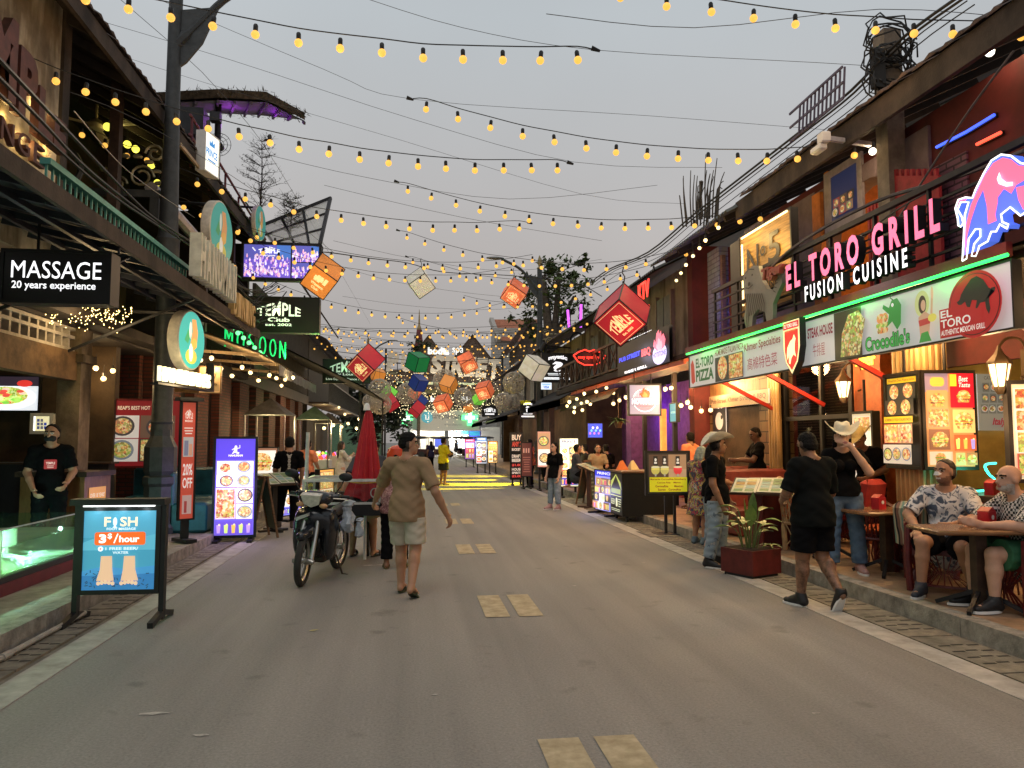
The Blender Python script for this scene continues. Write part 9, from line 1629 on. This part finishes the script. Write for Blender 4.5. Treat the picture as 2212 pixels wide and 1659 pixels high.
t=thing('folded_umbrella','folded red parasol tied with a yellow cord standing in the glass cart','umbrella',(gy(790,1060,10.5).x,10.5,.9));n=48;vs=[];prof=[(.02,1.16),(.05,1.1),(.10,.8),(.15,.45),(.19,.2),(.24,.05),(.26,-.03)]
for r_,z in prof:
    for j in range(n):a=2*PI*j/n;rr=r_*(1+.13*math.cos(a*12+z));vs.append((rr*math.cos(a)+.02*z,rr*math.sin(a),z+.03*math.cos(a*6)*(z<.1)))
q=MB(M('red parasol cloth',(.42,.012,.02),.6,vary=.2));q.add(vs,[(i*n+j,i*n+n+j,i*n+n+(j+1)%n,i*n+(j+1)%n) for i in range(len(prof)-1) for j in range(n)]+[tuple(range((len(prof)-1)*n,len(prof)*n))]);q.build('canopy',t);q=MB(WHITE);q.lathe([(.05,1.15),(.04,1.22),(.015,1.25)],10);q.cyl((0,0,-.85),(0,0,-.03),.02);q.build('pole',t);q=MB(M('yellow cord',(.6,.4,.06),.7));q.tube([(.225*math.cos(a),.225*math.sin(a),.2+.02*math.sin(a)) for a in[i*PI/12 for i in range(25)]],.008,4);q.build('cord',t);q=MB(WHITE);q.tube([(.13+.05*math.cos(a),-.245,.05+.06*math.sin(a)) for a in[R(60+i*22) for i in range(12)]],.008,4);q.build('white_mark',t)
# stalls, far vehicles
t=thing('food_stall','lit food stall with a small grey gabled canopy on the left','stall',(-3.4,27.5,0));q=MB(M('grey canopy cloth',(.2,.19,.17),.8));q.add([(-.6,-.6,2.35),(.6,-.6,2.35),(.6,.6,2.35),(-.6,.6,2.35),(0,0,2.85)],[(0,1,4),(1,2,4),(2,3,4),(3,0,4),(3,2,1,0)]);q.build('canopy',t,smooth=0)
for x in(-.55,.55):
    for y in(-.55,.55):q=MB(STEEL);q.cyl((x,y,0),(x,y,2.34),.025,n=6);q.build('post',t)
q=MB(WHITE);q.box((-.6,-.5,.1),(.6,.5,.95));q.build('counter',t,smooth=0);q=MB(PRN)
for k in range(24):q.col=rn.choice([(.8,.1,.05),(.1,.7,.1),(.9,.7,.1),(.6,.2,.8),(.9,.9,.7)]);q.ell((rn.uniform(-.5,.5),rn.uniform(-.5,.3),1.0+rn.uniform(0,.12)),.07,6,4)  # goods given a glow of their own to read as coloured lights
q.build('glowing_goods',t);lamp(t,(0,-.3,2.1),(1,.8,.4),40,.1);dup(t,None,(-3.6,34,0),8,'second lit food stall under a grey canopy further along the left');dup(t,None,(-4.0,22.5,0),-6,'nearest lit food stall under the cream awning')
tk=None
for k,(u,v,d) in enumerate(((905,1000,'behind the walking man'),(950,1000,'behind the man in yellow'),(1000,1003,'before the lit pharmacy doors'),(1045,1002,'at the far right corner'))):
    p=gz(u,v);p=gy(u,985,70+k);p.z=.004
    if tk is None:
        tk=thing('tuk_tuk','parked dark tuk tuk with a domed canopy '+d,'tuk tuk',p,80,'tuk tuks parked before the pharmacy');q=MB(BLK);q.ell((0,0,1.85),(.75,1.1,.14),14,6);q.build('canopy',tk);q=MB(M('maroon tuk tuk body',(.06,.02,.02),.4));q.cb((0,-.2,.55),(1.1,1.5,.5),.1);q.cb((0,-.8,.95),(1.1,.2,.5),.08);q.build('body',tk)
        for x,y in((-.55,-.3),(.55,-.3),(0,1.2)):q=MB(RUB);q.X=Matrix.Translation((x,y,.3))@Matrix.Rotation(PI/2,4,'Y');q.lathe([(.15,-.05),(.3,-.04),(.3,.04),(.15,.05)],14);q.build('wheel',tk)
        for x in(-.5,.5):
            for y in(-.8,.6):q=MB(BLK);q.cyl((x,y,.6),(x,y,1.8),.025,n=5);q.build('post',tk)
    else:dup(tk,None,p,80+8*k,'parked dark tuk tuk with a domed canopy '+d)
p=gz(1000,990);person('motorcyclist sitting astride far off before the pharmacy',(gy(985,985,66).x,66,.38),-80,1.68,seated(),'brown',GREYT,.8,.2,BPANT,.95,0,'short',vox=.025,shoe=('none',None),hands=False)
t=thing('fallen_leaf','small yellow leaf lying on the asphalt','leaf',gz(678,1362,.006),30);q=MB(M('yellow leaf',(.5,.42,.12),.7));q.poly([(-.05,0),(-.01,.018),(.05,.004),(.0,-.015)],z=.004);q.build('blade',t,smooth=0)
t=thing('drain_pipe','thin grey pipe lying along the left gutter','pipe',(-3.0,6,.03));q=MB(M('grey pipe',(.35,.32,.27),.6));q.tube([(0,-6,0),(.02,-1,.01),(.0,1.3,.01),(.03,1.6,.03)],.022,7);q.cyl((.01,.2,.01),(.01,.32,.01),.03,n=8);q.build('pipe',t)
